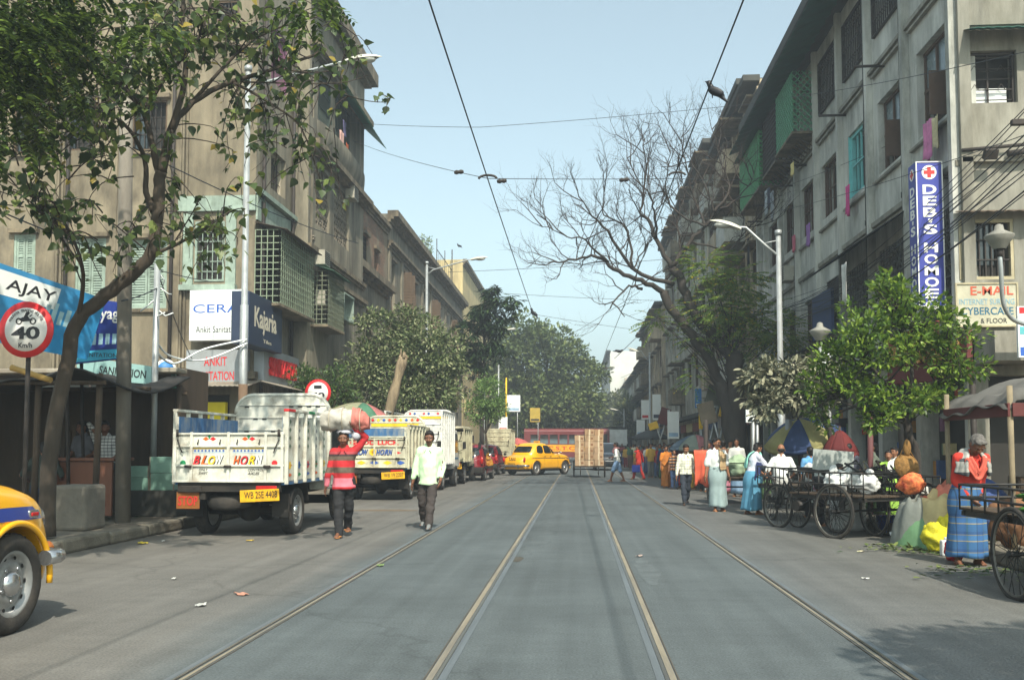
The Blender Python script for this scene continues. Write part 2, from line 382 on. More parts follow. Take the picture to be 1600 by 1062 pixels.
 # ================================================================== building kit
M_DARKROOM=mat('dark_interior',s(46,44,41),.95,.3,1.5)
M_GLASS=mat('window_glass',s(46,54,56),.12,.15,2,spec=.6)
M_GLASSPALE=mat('dusty_glass',s(104,118,122),.25,.2,3,spec=.5)
M_IRON=mat('rusty_iron',s(52,46,42),.7,.3,8)
M_WOODDK=mat('weathered_wood',s(92,76,60),.85,.25,6,stretch=(1,1,.2))
M_MINT=mat('mint_paint',s(142,158,146),.7,.15,5,streak=.3,stain=s(104,116,100),stain_amt=.5,stain_scale=3)
M_TAN=mat('tan_plaster',s(128,118,99),.92,.24,1.1,bump=.35,bscale=9,stretch=(1,1,.55),stain=s(74,68,58),stain_amt=.85,stain_scale=.9,streak=.30)
M_TAN2=mat('grey_tan_plaster',s(134,127,110),.92,.2,.9,bump=.35,bscale=9,stretch=(1,1,.28),stain=s(66,62,54),stain_amt=.8,stain_scale=1.0,streak=.36)
M_TRIMTAN=mat('cornice_plaster',s(126,114,94),.92,.25,1.4,bump=.3,bscale=12,stain=s(58,54,48),stain_amt=.85,stain_scale=1.5,streak=.5)
def rectY(x0,y0,x1,y1,Y):
 a,b=PY(x0,y1,Y),PY(x1,y0,Y);return a.x,b.x,a.z,b.z
def UX(px,X,py=500):return PX(px,py,X).y
def ZX(px,py,X):return PX(px,py,X).z
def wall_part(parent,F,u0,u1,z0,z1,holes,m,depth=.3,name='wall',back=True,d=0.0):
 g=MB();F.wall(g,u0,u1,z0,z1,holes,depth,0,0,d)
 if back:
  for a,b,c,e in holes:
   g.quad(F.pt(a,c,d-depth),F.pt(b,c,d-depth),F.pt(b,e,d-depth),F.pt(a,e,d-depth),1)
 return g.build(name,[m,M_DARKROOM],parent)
def shutters(parent,F,a,b,c,e,m,d=-.12):
 """a pair of louvred leaves in their frame"""
 g=MB();t=.07
 F.box(g,a,a+t,c,e,d,d+.1);F.box(g,b-t,b,c,e,d,d+.1);F.box(g,a+t,b-t,e-t,e,d,d+.1);F.box(g,a+t,b-t,c,c+t,d,d+.1)
 w=g.build('window_frame',m,parent)
 mid=(a+b)/2
 for x0,x1 in((a+t,mid-.008),(mid+.008,b-t)):
  g=MB();st=.06
  F.box(g,x0,x0+st,c+t,e-t,d+.02,d+.07);F.box(g,x1-st,x1,c+t,e-t,d+.02,d+.07)
  for zz in(c+t,(c+e)/2-st/2,e-t-st):F.box(g,x0+st,x1-st,zz,zz+st,d+.02,d+.07)
  n=max(6,int((e-c)/.085));z=c+t+st
  for i in range(n):
   z0=c+t+st+(e-c-2*t-2*st)*i/n
   p=F.pt
   g.quad(p(x0+st,z0,d+.065),p(x1-st,z0,d+.065),p(x1-st,z0+.07,d+.025),p(x0+st,z0+.07,d+.025))
  g.build('shutter',m,w)
 return w
def barred(parent,F,a,b,c,e,m,n=8,rows=3,d=-.08,r=.012,frame=None,pane=None,t=.06,name='window_frame'):
 g=MB()
 F.box(g,a,a+t,c,e,d-.05,d+.05);F.box(g,b-t,b,c,e,d-.05,d+.05);F.box(g,a+t,b-t,e-t,e,d-.05,d+.05);F.box(g,a+t,b-t,c,c+t,d-.05,d+.05)
 w=g.build(name,frame or m,parent)
 g=MB()
 for i in range(1,n+1):
  u=a+t+(b-a-2*t)*i/(n+1);F.box(g,u-r,u+r,c+t,e-t,d-r,d+r)
 for i in range(1,rows+1):
  z=c+(e-c)*i/(rows+1);F.box(g,a+t,b-t,z-r,z+r,d+r+.002,d+2*r+.004)
 g.build('bars',m,w)
 if pane:
  for q0,q1,z0,z1,pm in pane:
   g=MB();F.box(g,q0,q1,z0,z1,d-.048,d-.036);g.build('pane',pm,w)
 return w
def lattice(g,F,a,b,c,e,d,step=.22,r=.012,diag=True,mi=0):
 """a grid or a diamond lattice of flat bars"""
 if not diag:
  n=max(1,round((b-a)/step));k=max(1,round((e-c)/step))
  for i in range(n+1):u=a+(b-a)*i/n;F.box(g,u-r,u+r,c,e,d-r,d+r,mi)
  for i in range(k+1):z=c+(e-c)*i/k;F.box(g,a,b,z-r,z+r,d+r+.002,d+2*r,mi)
  return
 W,H=b-a,e-c;k=int((W+H)/step)+1
 for sgn in(1,-1):
  for i in range(k+1):
   t=i*step;lo=max(0,t-H);hi=min(W,t)
   if hi-lo<.02:continue
   p0=(lo,t-lo);p1=(hi,t-hi)
   if sgn<0:p0=(W-p0[0],p0[1]);p1=(W-p1[0],p1[1])
   A,B=F.pt(a+p0[0],c+p0[1],d),F.pt(a+p1[0],c+p1[1],d);dv=(B-A).normalized();sd=dv.cross(F.n)*r
   off=F.n*(r if sgn>0 else-r)
   g.add([A-sd+off,A+sd+off,B+sd+off,B-sd+off,A-sd-off,A+sd-off,B+sd-off,B-sd-off],[(0,1,2,3),(7,6,5,4),(0,4,5,1),(2,6,7,3),(1,5,6,2),(3,7,4,0)],mi)
def awning(parent,F,u0,u1,z1,drop,out,m,name='awning',wave=.07,ruffle=.02):
 """a corrugated sheet sloping down off the wall"""
 n=max(4,int((u1-u0)/wave));p=F.pt;g=MB()
 for i in range(n):
  ua,ub=u0+(u1-u0)*i/n,u0+(u1-u0)*(i+1)/n;ha=ruffle if i%2 else 0;hb=0 if i%2 else ruffle
  a0,a1,b0,b1=p(ua,z1+ha,0.01),p(ua,z1-drop+ha,out),p(ub,z1+hb,0.01),p(ub,z1-drop+hb,out)
  g.quad(a0,a1,b1,b0);dn=Vector((0,0,-.012));g.quad(a0+dn,b0+dn,b1+dn,a1+dn);g.quad(a1,a1+dn,b1+dn,b1)
 return g.build(name,m,parent)
def cage(parent,F,u0,u1,z0,z1,out,m,step=.24,diag=False,roof=None,r=.013,floor=None):
 """a grille box round a balcony"""
 g=MB();lattice(g,F,u0,u1,z0,z1,out,step,r,diag)
 for u in(u0,u1):
  S=Fr(F.pt(u,0,0),F.n,F.u);lattice(g,S,.02,out,z0,z1,0,step,r,diag)
 w=g.build('balcony_grille',m,parent)
 g=MB();F.box(g,u0-.04,u1+.04,z0-.1,z0-.02,.002,out+.04);g.build('balcony_floor',floor or M_TRIMTAN,parent)
 if roof:awning(parent,F,u0-.12,u1+.12,z1+.22,.24,out+.25,roof)
 return w
def cloth(name,label,cat,P,w,h,m,F,group=None,seed=0):
 """a hanging piece of washing"""
 rn=random.Random(seed);ph=rn.uniform(0,6);g=MB()
 def fn(u,v):
  fold=.03*math.sin(u*9+ph)*(.3+v)+.02*math.sin(u*17+v*3+ph)
  return F.pt(0,0,0)*0+P+F.u*((u-.5)*w*(1-.12*v+.05*math.sin(v*5+ph)))+F.n*(.03+fold)+Vector((0,0,-v*h*(1+.06*math.sin(u*6+ph))))
 g.grid(fn,10,8)
 o=g.build(name,m)
 so=o.modifiers.new('thick','SOLIDIFY');so.thickness=.008
 return tag(o,label,cat,group)
def ac_unit(parent,F,u,z,d=.02,w=.7,h=.5):
 g=MB();F.box(g,u-w/2,u+w/2,z,z+h,d,d+.35);o=g.build('air_conditioner',mat('ac_paint',s(170,166,152),.6,.15,4,stain=s(110,100,86)),parent)
 g=MB()
 for i in range(7):F.box(g,u-w/2+.04,u+w/2-.04,z+.05+i*h*.13,z+.075+i*h*.13,d+.352,d+.362)
 g.build('air_conditioner_grille',M_IRON,o)
 return o
 # ================================================================== the corner building on the left
XL,YL=-9.5,26.6
lb=thing('corner_building','tall tan plaster corner building with mint shutters and caged balconies behind the loaded trucks','building',(0,0,0))
FA=Fr((0,YL,0),(1,0,0),(0,-1,0))
FB=Fr((XL,0,0),(0,1,0),(1,0,0))
Z0,ZT=.15,17.2
U1=UX(546,XL)
sh=[rectY(20,366,56,434,YL),rectY(116,372,166,480,YL),rectY(197,374,262,482,YL)]
wi2=rectY(204,156,262,236,YL);wi0=rectY(20,160,70,240,YL);wg=rectY(304,346,352,440,YL)
wi3=rectY(338,0,374,36,YL);wi4=rectY(90,150,150,236,YL)
shopA=(XL-3.1,XL-.7,.2,2.9);shopB=(XL-8.4,XL-5.2,.2,2.9)
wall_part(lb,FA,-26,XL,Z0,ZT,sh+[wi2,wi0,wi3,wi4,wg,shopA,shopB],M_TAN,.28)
for q in sh:shutters(lb,FA,*q,M_MINT)
for q in(wi2,wi0,wi3,wi4):barred(lb,FA,*q,M_IRON,5,2,frame=M_WOODDK,pane=[(q[0]+.1,(q[0]+q[1])/2-.1,q[2]+.1,q[3]-.1,M_GLASS)])
M_PURP=mat('purple_paint',s(120,78,104),.7)
barred(lb,FA,*wg,M_MINT,4,5,d=-.02,frame=M_MINT)
# mint painted surround, ribs and string courses
g=MB()
for(x0,x1)in((wg[0]-.35,wg[0]-.05),(wg[1]+.05,wg[1]+.35)):FA.box(g,x0,x1,wg[2]-.1,wg[3]+.75,.003,.07)
FA.box(g,wg[0]-.5,XL+.02,wg[3]+.3,wg[3]+.75,.003,.12);FA.box(g,wg[0]-.4,wg[1]+.4,wg[2]-.28,wg[2]-.12,.003,.22)
g.build('window_surround',M_MINT,lb)
for(x0,x1)in((276,291),(80,96),(-40,-20),(176,190)):
 a=PY(x0,500,YL).x;b=PY(x1,500,YL).x;w_=(b-a)/3
 for k in range(3):
  g=MB();FA.box(g,a+w_*k+.02,a+w_*(k+1)-.02,3.4,16.4,.003,.06+.05*(k==1));g.build('pilaster',M_TAN,lb)
for z,t,o_ in((3.35,.22,.25),(13.4,.08,.05),(16.6,.5,.42)):
 g=MB();FA.box(g,-26,XL+o_*.6,z,z+t,.003,o_);FA.box(g,-26,XL+o_*.3,z-.09,z-.003,.003,o_*.5);g.build('cornice',M_TRIMTAN,lb)
for q in sh+[wi2,wi0]:
 g=MB();FA.box(g,q[0]-.12,q[1]+.12,q[3]+.03,q[3]+.15,.003,.16);g.build('window_hood',M_TRIMTAN,lb);g=MB();FA.box(g,q[0]-.1,q[1]+.1,q[2]-.12,q[2]-.02,.003,.1);g.build('window_sill',M_TRIMTAN,lb)
 # -------- street front
uA,uB=UX(454,XL),U1
PRJ=.55
FC=Fr((XL+PRJ,0,0),(0,1,0),(1,0,0))
w1=(UX(420,XL),UX(443,XL),ZX(431,300,XL),ZX(431,238,XL));w1b=(UX(398,XL),UX(446,XL),ZX(430,480,XL),ZX(430,385,XL))
w1c=(UX(418,XL),UX(445,XL),ZX(430,130,XL),ZX(430,40,XL))
door=[(YL+.5,YL+3.2,.2,2.9)]
wall_part(lb,FB,YL,uA,Z0,ZT,[w1,w1b,w1c]+door,M_TAN2,.5)
barred(lb,FB,*w1,M_IRON,4,2,d=-.2,frame=mat('white_frame',s(170,160,140),.8),pane=[(w1[0]+.1,w1[0]+.5,w1[2]+.1,w1[3]-.1,M_GLASSPALE)])
barred(lb,FB,*w1c,M_PURP,9,2,d=-.1)
cage(lb,FB,w1b[0]-.1,w1b[1]+.6,w1b[2]-.15,w1b[3]+.1,.75,mat('pale_green_iron',s(128,140,118),.7,.2,6),.2,False,mat('rust_sheet',s(86,74,62),.85,.3,3),.012)
g=MB();FB.box(g,YL,uA,w1b[3]+.42,w1b[3]+1.15,.003,.06);FB.box(g,YL-.05,uA,w1b[3]+1.2,w1b[3]+1.34,.003,.2);g.build('window_surround',M_MINT,lb)
# projecting bays
j0,j1=ZX(520,372,XL+PRJ),ZX(520,283,XL+PRJ)
k0,k1=ZX(525,220,XL+PRJ),ZX(525,148,XL+PRJ)
uM=UX(490,XL+PRJ);uC0,uC1=UX(513,XL+PRJ),UX(520,XL+PRJ);uE=UX(545,XL+PRJ)
hl=[(uA+.25,uM-.25,j0-.3,j1+.1),(uM+.1,uC0,j0,j1),(uC1,uE-.15,j0,j1),(uM+.2,uC0,k0,k1),(uC1,uE-.1,k0,k1),(uA+.25,uM-.25,k0-.2,k1)]
b1=(UX(487,XL+PRJ),UX(512,XL+PRJ),ZX(500,508,XL+PRJ),ZX(500,432,XL+PRJ));b2=(UX(521,XL+PRJ),UX(537,XL+PRJ),b1[2]+.5,b1[3]-.3)
b0=(UX(462,XL+PRJ),UX(477,XL+PRJ),b1[2]+.1,b1[3]+.1)
wall_part(lb,FC,uA,U1,3.5,ZT-.3,hl+[b1,b2,b0],M_TAN2,.55)
g=MB()
for u in(uA,U1):
 g.quad((XL,u,3.5),(XL+PRJ,u,3.5),(XL+PRJ,u,ZT-.3),(XL,u,ZT-.3))
g.quad((XL,uA,3.5),(XL,U1,3.5),(XL+PRJ,U1,3.5),(XL+PRJ,uA,3.5))
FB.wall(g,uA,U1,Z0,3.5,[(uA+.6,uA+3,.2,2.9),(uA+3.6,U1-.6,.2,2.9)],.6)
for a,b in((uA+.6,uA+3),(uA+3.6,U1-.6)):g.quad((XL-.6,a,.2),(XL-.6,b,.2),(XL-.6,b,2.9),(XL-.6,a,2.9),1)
g.box(-26,XL-.6,YL+.6,U1,ZT-.2,ZT,0)
g.quad((-26,U1,0),(XL,U1,0),(XL,U1,ZT),(-26,U1,ZT))
g.build('side_wall',[M_TAN2,M_DARKROOM],lb)
M_JALI=mat('concrete_screen',s(120,112,98),.9,.2,4)
for q in hl[1:3]:
 g=MB();lattice(g,FC,*q,-.12,.26,.024,True);lattice(g,FC,*q,-.10,.52,.02,False);g.build('lattice_screen',M_JALI,lb)
barred(lb,FC,*hl[0],M_IRON,4,4,d=-.2)
for q in hl[3:5]:barred(lb,FC,*q,mat('dark_green_iron',s(54,66,60),.7),9,2,d=-.06)
barred(lb,FC,*hl[5],M_IRON,5,2,d=-.1)
for(z,t,o_)in((j1+.35,.2,.4),(j0-1.75,.16,.22),(k1+.4,.22,.38),(ZT-.55,.5,.55),(b1[3]+.7,.14,.16)):
 g=MB();FC.box(g,uA-.1,U1+o_*.4,z,z+t,.003,o_);FC.box(g,uA-.05,U1+.05,z-.12,z-.003,.003,o_*.55);g.build('cornice',M_TRIMTAN,lb)
 # rounded balcony front of the third floor
g=MB();n=14
def bulge(u,v):
 return FC.pt(uM+.02+(U1-uM-.02)*u,j1+.62+(k0-.12-j1-.62)*v,.02+.30*math.sin(PI*min(1,u*1.0))**.5*(.35+.65*math.sin(v*PI*.62)))
g.grid(bulge,16,8);g.build('balcony_front',M_TAN2,lb)
g=MB();FC.box(g,uA+.3,uM-.25,j0-1.2,j0-.35,.002,.05);lattice(g,FC,uA+.35,uM-.3,j0-1.15,j0-.4,.08,.3,.035,True);g.build('balcony_parapet',M_JALI,lb)
M_GRNTARP=mat('green_sheet',s(26,118,92),.6,.25,2)
awning(lb,FC,UX(520,XL+PRJ),U1+.3,k1+.35,.85,.9,M_GRNTARP,wave=.2,ruffle=.015)
M_GRILLE=mat('pale_green_iron')
cage(lb,FC,b1[0]-.1,b1[1]+.1,b1[2]-.1,b1[3],.55,mat('grey_green_iron',s(112,118,98),.75,.2,6),.17,False,mat('green_sheet_dark',s(70,104,84),.7,.3,3),.012)
g=MB();FC.box(g,b2[0],b2[0]+.06,b2[2],b2[3],.01,.4);FC.box(g,b2[1]-.06,b2[1],b2[2],b2[3],.01,.4);FC.box(g,b2[0],b2[1],b2[2]-.06,b2[2],.01,.42);FC.box(g,b2[0],b2[1],b2[3],b2[3]+.06,.01,.42);g.build('window_frame',M_MINT,lb)
barred(lb,FC,*b0,M_IRON,3,3,d=-.1)
for(u,z)in((YL+4.6,7.6),(uA+1.2,6.2),(uA+5.2,11.0)):ac_unit(lb,FB if u<uA else FC,u,z)
for u in(YL+.35,uA-.25):g=MB();g.cyl(FB.pt(u,.3,.12),FB.pt(u,16.4,.12),.06,n=8);g.build('drain_pipe',M_IRON,lb)
for x_ in(PY(103,500,YL).x,PY(268,500,YL).x):g=MB();g.cyl((x_,YL-.12,.3),(x_,YL-.12,16.4),.055,n=8);g.build('drain_pipe',M_IRON,lb)
# signs on the corner building
M_SIGNW=mat('white_sign_face',s(226,230,228),.45,.04,3)
M_SIGNGREY=mat('grey_sign_face',s(150,156,160),.5,.08,2,stain=s(120,116,108),stain_amt=.4)
M_NAVY=mat('navy_sign_face',s(44,54,76),.45,.08,2)
M_BLUELET=mat('blue_lettering',s(48,92,176),.5,0);M_BLACKLET=mat('black_lettering',s(36,36,40),.5,0);M_REDLET=mat('red_lettering',s(196,36,40),.5,.1,6)
M_WHITELET=mat('white_lettering',s(228,228,222),.5,0);M_YELLET=mat('yellow_lettering',s(236,190,30),.5,0)
q=rectY(294,452,384,532,YL-.5)
t=thing('shop_sign','white square box sign with blue CERA lettering on the building corner','sign',((q[0]+q[1])/2,YL-.5,q[2]),-.05)
w_,h_=q[1]-q[0],q[3]-q[2]
g=MB();g.bbox(-w_/2,w_/2,0,.3,0,h_,.015);g.build('sign_box',M_SIGNW,t)
lettering('CERA',t,M_BLUELET,(-.02,-.004,h_*.63),w_*.84,h_*.17,bold=.0)
lettering('Ankit Sanitation',t,M_BLACKLET,(.02,-.004,h_*.22),w_*.78,h_*.13)
g=MB();g.tube([(w_*.36+.09*math.cos(a),-.012,h_*.76+.1*math.sin(a))for a in[2*PI*i/16 for i in range(17)]],.014,6);g.build('logo_ring',mat('logo_grey',s(90,96,106),.5),t)
g=MB();g.cyl((-w_*.3,.3,h_*.8),(-w_*.3,.5,h_*.8),.03);g.cyl((w_*.3,.3,h_*.3),(w_*.3,.5,h_*.3),.03);g.build('bracket',M_IRON,t)
u0,u1=UX(389,XL+.55,500),UX(441,XL+.55,500);z0,z1=ZX(415,545,XL+.55),ZX(415,466,XL+.55)
t=thing('shop_sign','navy box sign with cream Kajaria lettering on the street wall','sign',(XL+.55,(u0+u1)/2,z0),PI/2)
w_,h_=u1-u0,z1-z0
g=MB();g.bbox(-w_/2,w_/2,0,.5,0,h_,.015);g.build('sign_box',M_NAVY,t)
M_CREAMLET=mat('cream_lettering',s(204,196,176),.5,0)
lettering('Kajaria',t,M_CREAMLET,(-.05,-.004,h_*.5),w_*.66,h_*.52,bold=.02)
lettering('Tiles',t,M_CREAMLET,(.1,-.004,h_*.14),w_*.25,h_*.07)
q=rectY(290,546,385,603,YL-.35)
t=thing('shop_sign','grey fascia panel reading ANKIT SANITATION in red under the white box sign','sign',((q[0]+q[1])/2,YL-.35,q[2]))
w_,h_=q[1]-q[0],q[3]-q[2]
g=MB();g.bbox(-w_/2,w_/2,0,.3,0,h_,.01);g.build('sign_panel',M_SIGNGREY,t)
lettering('ANKIT',t,M_REDLET,(-.02,-.004,h_*.68),w_*.38,h_*.25,bold=.01)
lettering('SANITATION',t,M_REDLET,(-.05,-.004,h_*.28),w_*.66,h_*.24,bold=.01)
u0,u1=YL+.05,UX(490,XL+.32,580);z0,z1=ZX(420,598,XL+.32),ZX(420,545,XL+.32)
t=thing('shop_sign','long grey fascia with big red raised letters above the shop front along the street','sign',(XL+.3,(u0+u1)/2,z0),PI/2)
w_,h_=u1-u0,z1-z0
g=MB();g.bbox(-w_/2,w_/2,0,.3,0,h_,.01);g.build('sign_panel',M_SIGNGREY,t)
lettering('SANITATION',t,M_REDLET,(-w_*.17,-.05,h_*.5),w_*.5,h_*.55,bold=.02,ex=.08)
g=MB();k=.26
g.add([(w_*.19-k,-.01,h_*.55),(w_*.19,-.01,h_*.55-k),(w_*.19+k,-.01,h_*.55),(w_*.19,-.01,h_*.55+k)],[(0,1,2,3)]);g.build('emblem',M_WHITELET,t)
g=MB();k=.18
g.add([(w_*.19-k,-.014,h_*.55),(w_*.19,-.014,h_*.55-k),(w_*.19+k,-.014,h_*.55),(w_*.19,-.014,h_*.55+k)],[(0,1,2,3)]);g.build('emblem',M_REDLET,t)
lettering('H.T',t,M_REDLET,(w_*.33,-.05,h_*.5),w_*.14,h_*.5,bold=.02,ex=.08)
# shop awning strips over the pavement and the yellow shop panel
M_TIN=mat('tin_sheet',s(150,142,128),.6,.25,2,metal=.2,stain=s(96,70,50),stain_amt=.6)
awning(lb,FA,XL-3.4,XL+.3,3.32,.25,1.3,M_TIN);awning(lb,FB,YL-.2,uA+4,3.36,.3,1.2,M_TIN)
q=rectY(294,628,352,655,YL-.3);g=MB();FA.box(g,q[0],q[1],q[2],q[3],.1,.3);g.build('yellow_board',mat('yellow_paint',s(226,206,20),.6,.08,2),lb)
# washing on the corner building
for k,(px,py,w,h,c,lb_)in enumerate(((533,206,.5,.8,s(190,150,140),'pale pink cloth hung from the third floor grille'),(541,225,.35,.55,s(208,104,60),'orange cloth hung lowest from the third floor grille'),(537,190,.4,.6,s(90,86,120),'dark blue cloth hung from the third floor grille'))):
 cloth('washing',lb_+' of the tan corner building','laundry',PX(px,py,XL+PRJ+.12),w,h,mat('cloth_l%d'%k,c,.9,.15,4),FC,'washing on the corner building',k)
 # ================================================================== the brick and stucco blocks further on
def brickmat():
 m=bpy.data.materials.new('exposed_brick');m.use_nodes=True;nt=m.node_tree;N=nt.nodes;L=nt.links;p=N['Principled BSDF']
 tc=N.new('ShaderNodeTexCoord');sp=N.new('ShaderNodeSeparateXYZ');L.new(tc.outputs['Object'],sp.inputs[0]);cb=N.new('ShaderNodeCombineXYZ')
 L.new(sp.outputs[1],cb.inputs[0]);L.new(sp.outputs[2],cb.inputs[1])
 br=N.new('ShaderNodeTexBrick');L.new(cb.outputs[0],br.inputs[0]);br.inputs['Scale'].default_value=1;br.inputs['Brick Width'].default_value=.26;br.inputs['Row Height'].default_value=.09;br.inputs['Mortar Size'].default_value=.012
 br.inputs['Color1'].default_value=(*s(142,104,80),1);br.inputs['Color2'].default_value=(*s(112,84,66),1);br.inputs['Mortar'].default_value=(*s(104,94,80),1)
 nz=N.new('ShaderNodeTexNoise');nz.inputs['Scale'].default_value=.8;nz.inputs['Detail'].default_value=7;L.new(tc.outputs['Object'],nz.inputs['Vector'])
 r=N.new('ShaderNodeValToRGB');L.new(nz.outputs[0],r.inputs[0]);r.color_ramp.elements[0].position=.5;r.color_ramp.elements[1].position=.6
 mx=N.new('ShaderNodeMixRGB');L.new(r.outputs[0],mx.inputs[0]);L.new(br.outputs[0],mx.inputs[1]);mx.inputs[2].default_value=(*s(128,116,96),1);L.new(mx.outputs[0],p.inputs['Base Color']);p.inputs['Roughness'].default_value=.9
 b=N.new('ShaderNodeBump');b.inputs['Strength'].default_value=.6;b.inputs['Distance'].default_value=.02;L.new(br.outputs['Fac'],b.inputs['Height']);b.invert=True;L.new(b.outputs[0],p.inputs['Normal'])
 return m
M_BRICK=brickmat()
def row_block(label,y0,y1,top,m,wins,name='terrace_building',up=None,upm=None,corn=(),X=XL,frames=None,parapet=True):
 t=thing(name,label,'building');F=Fr((X,0,0),(0,1,0),(1,0,0))
 zs=up or top
 lo=[w for w in wins if w[3]<=zs];hi=[w for w in wins if w[2]>=zs]
 wall_part(t,F,y0,y1,.15,zs,[w[:4]for w in lo],m,.35)
 if up:wall_part(t,F,y0,y1,up,top,[w[:4]for w in hi],upm,.35,'upper_wall')
 g=MB();g.quad((X-12,y0,0),(X,y0,0),(X,y0,top),(X-12,y0,top));g.quad((X-12,y1,0),(X,y1,0),(X,y1,top),(X-12,y1,top));g.quad((X-12,y0,top-.3),(X,y0,top-.3),(X,y1,top-.3),(X-12,y1,top-.3))
 g.build('side_wall',m,t)
 for z,h,o_ in corn:
  g=MB();F.box(g,y0,y1,z,z+h,.003,o_);F.box(g,y0,y1,z-.12,z-.003,.003,o_*.6);F.box(g,y0,y1,z-.26,z-.123,.003,o_*.3);g.build('cornice',M_TRIMTAN,t)
 for w in wins:
  a,b,c,e,st=w
  if st=='bars':barred(t,F,a,b,c,e,M_IRON,5,6,d=-.1)
  elif st=='louvre':shutters(t,F,a,b,c,e,M_WOODDK,-.1)
  elif st=='pane':barred(t,F,a,b,c,e,M_WOODDK,1,2,d=-.2,r=.03,pane=[(a+.08,b-.08,c+.08,e-.08,M_GLASS)])
  elif st=='open':
   barred(t,F,a,b,c,e,M_WOODDK,0,0,d=-.2)
   for u,sg in((a,-1),(b,1)):
    S=Fr(F.pt(u,0,0),F.n,F.u);sh_=MB();S.box(sh_,.02,.5,c,e,-.02,.02)
    for i in range(int((e-c)/.16)):S.box(sh_,.06,.46,c+.08+i*.16,c+.13+i*.16,-.04,.04)
    sh_.build('shutter',M_WOODDK,t)
  if st!='shop':
   g=MB();F.box(g,a-.12,b+.12,e+.04,e+.2,.003,.14);g.build('window_hood',M_TRIMTAN,t);g=MB();F.box(g,a-.1,b+.1,c-.14,c-.02,.003,.12);g.build('window_sill',M_TRIMTAN,t)
 return t
y0,y1=U1+.02,UX(604,XL)
zc=ZX(580,440,XL);tp=ZX(575,322,XL)
def W(px0,px1,py0,py1,st,X=XL):
 m_=(px0+px1)/2;return(UX(px0,X),UX(px1,X),ZX(m_,py1,X),ZX(m_,py0,X),st)
row_block('exposed brick building with worn cornice next to the tan corner building',y0,y1,tp,M_TAN2,[W(549,558,352,418,'bars'),W(566,573,368,420,'bars'),W(584,590,392,428,'pane'),W(552,560,480,540,'bars'),W(572,582,490,545,'pane'),(y0+.6,y1-.6,.2,2.9,'shop')],up=zc+.3,upm=M_BRICK,corn=((zc,.3,.5),(tp-.1,.2,.25)))
yb=UX(722,XL);tp2=ZX(640,376,XL)
ws=[]
rn=random.Random(3)
n=9;y0b=y1+.02;
for i in range(n):
 a=y0b+1.0+(yb-y0b-1.5)*i/n
 ws.append((a,a+1.05,8.3,10.9,['pane','open','louvre'][i%3]));ws.append((a,a+1.05,4.2,6.6,['louvre','open','pane'][i%3]));ws.append((a-.1,a+1.4,.2,2.9,'shop'))
b2_=row_block('long stucco terrace with moulded parapet and louvred shutters beyond the brick building',y0b,yb,tp2,M_TAN2,ws,corn=((tp2-.15,.32,.55),(tp2-1.5,.16,.3),(7.4,.2,.3)))
for i in range(n+1):
 a=y0b+.2+(yb-y0b-.5)*i/n;F=Fr((XL,0,0),(0,1,0),(1,0,0));g=MB();F.box(g,a,a+.42,7.62,tp2-1.8,.003,.1);g.build('pilaster',M_TAN2,b2_)
yc=yb+26;tp3=ZX(735,425,XL)
ws=[(yb+1.5+i*3.2,yb+2.7+i*3.2,z,z+2.0,'pane')for i in range(7)for z in(4.3,8.0)]
row_block('pale yellow block with flat roof showing above the stucco terrace',yb+.3,yc,tp3,mat('yellow_plaster',s(190,172,126),.9,.15,.8,stain=s(120,108,84),stain_amt=.6,stretch=(1,1,.3)),ws,corn=((tp3-.2,.25,.35),))
ws=[(yc+1.5+i*3.4,yc+2.9+i*3.4,z,z+2.0,'pane')for i in range(14)for z in(4.3,8.0)]
row_block('grey low block far along the left pavement behind the big trees',yc+.3,yc+50,11.5,M_TAN2,ws,corn=((11.2,.25,.35),))
# frame of iron bars and water tank on the terrace roof, plant growing from the parapet
q0,q1=UX(682,XL-.8),UX(706,XL-.8)
t=thing('rooftop_frame','iron rail frame standing on the stucco terrace roof with small tank room','railing',(XL-.8,q0,tp2-.3))
zt_=ZX(690,384,XL-.8)-tp2+.3
g=MB()
for k in range(9):g.cyl((0,(q1-q0)*k/8,0),(0,(q1-q0)*k/8,zt_*(.8 if k%4 else 1.0)),.035 if k%4==0 else .016,n=6)
for z in(zt_*.55,zt_*.8):g.cyl((0,0,z),(0,q1-q0,z),.03,n=6)
g.cyl((0,q1-q0,0),(0,q1-q0,zt_*1.25),.05,n=6)
g.build('rails',M_IRON,t)
g=MB();g.box(-1.6,-.05,(q1-q0)*.35,(q1-q0)*1.3,0,zt_*.42);g.build('tank_room',M_TAN2,t)
# ================================================================== the long grey building on the right
XR,YR=7.5,18.43
M_GREY=mat('grey_plaster',s(188,188,180),.92,.16,1.0,bump=.35,bscale=9,stretch=(1,1,.45),stain=s(118,120,112),stain_amt=.8,stain_scale=1.0,streak=.28)
M_GREYLT=mat('pale_grey_plaster',s(140,137,126),.92,.14,1.2,bump=.3,bscale=10,stretch=(1,1,.3),stain=s(96,92,80),stain_amt=.8,stain_scale=1.1,streak=.32)
M_BLACKMOULD=mat('mould_black_concrete',s(62,62,58),.95,.3,1.5,bump=.3)
FR=Fr((XR,0,0),(0,1,0),(-1,0,0));FN=Fr((0,YR,0),(1,0,0),(0,-1,0))
rb=thing('apartment_building','long grey four storey building with ribbed front and green caged balconies behind the handcarts','building',(0,0,0))
BAY=2.6;NB=8;YE=YR+.02+BAY*(NB-.4);TOPR=14.25
bu=[YR+BAY*i for i in range(NB)]+[YE]
M_TURQ=mat('turquoise_paint',s(112,186,186),.6,.1,4);M_BROWNFR=mat('brown_frame',s(84,66,54),.75,.2,5)
holes=[];det=[]
H2=(8.2,9.75)
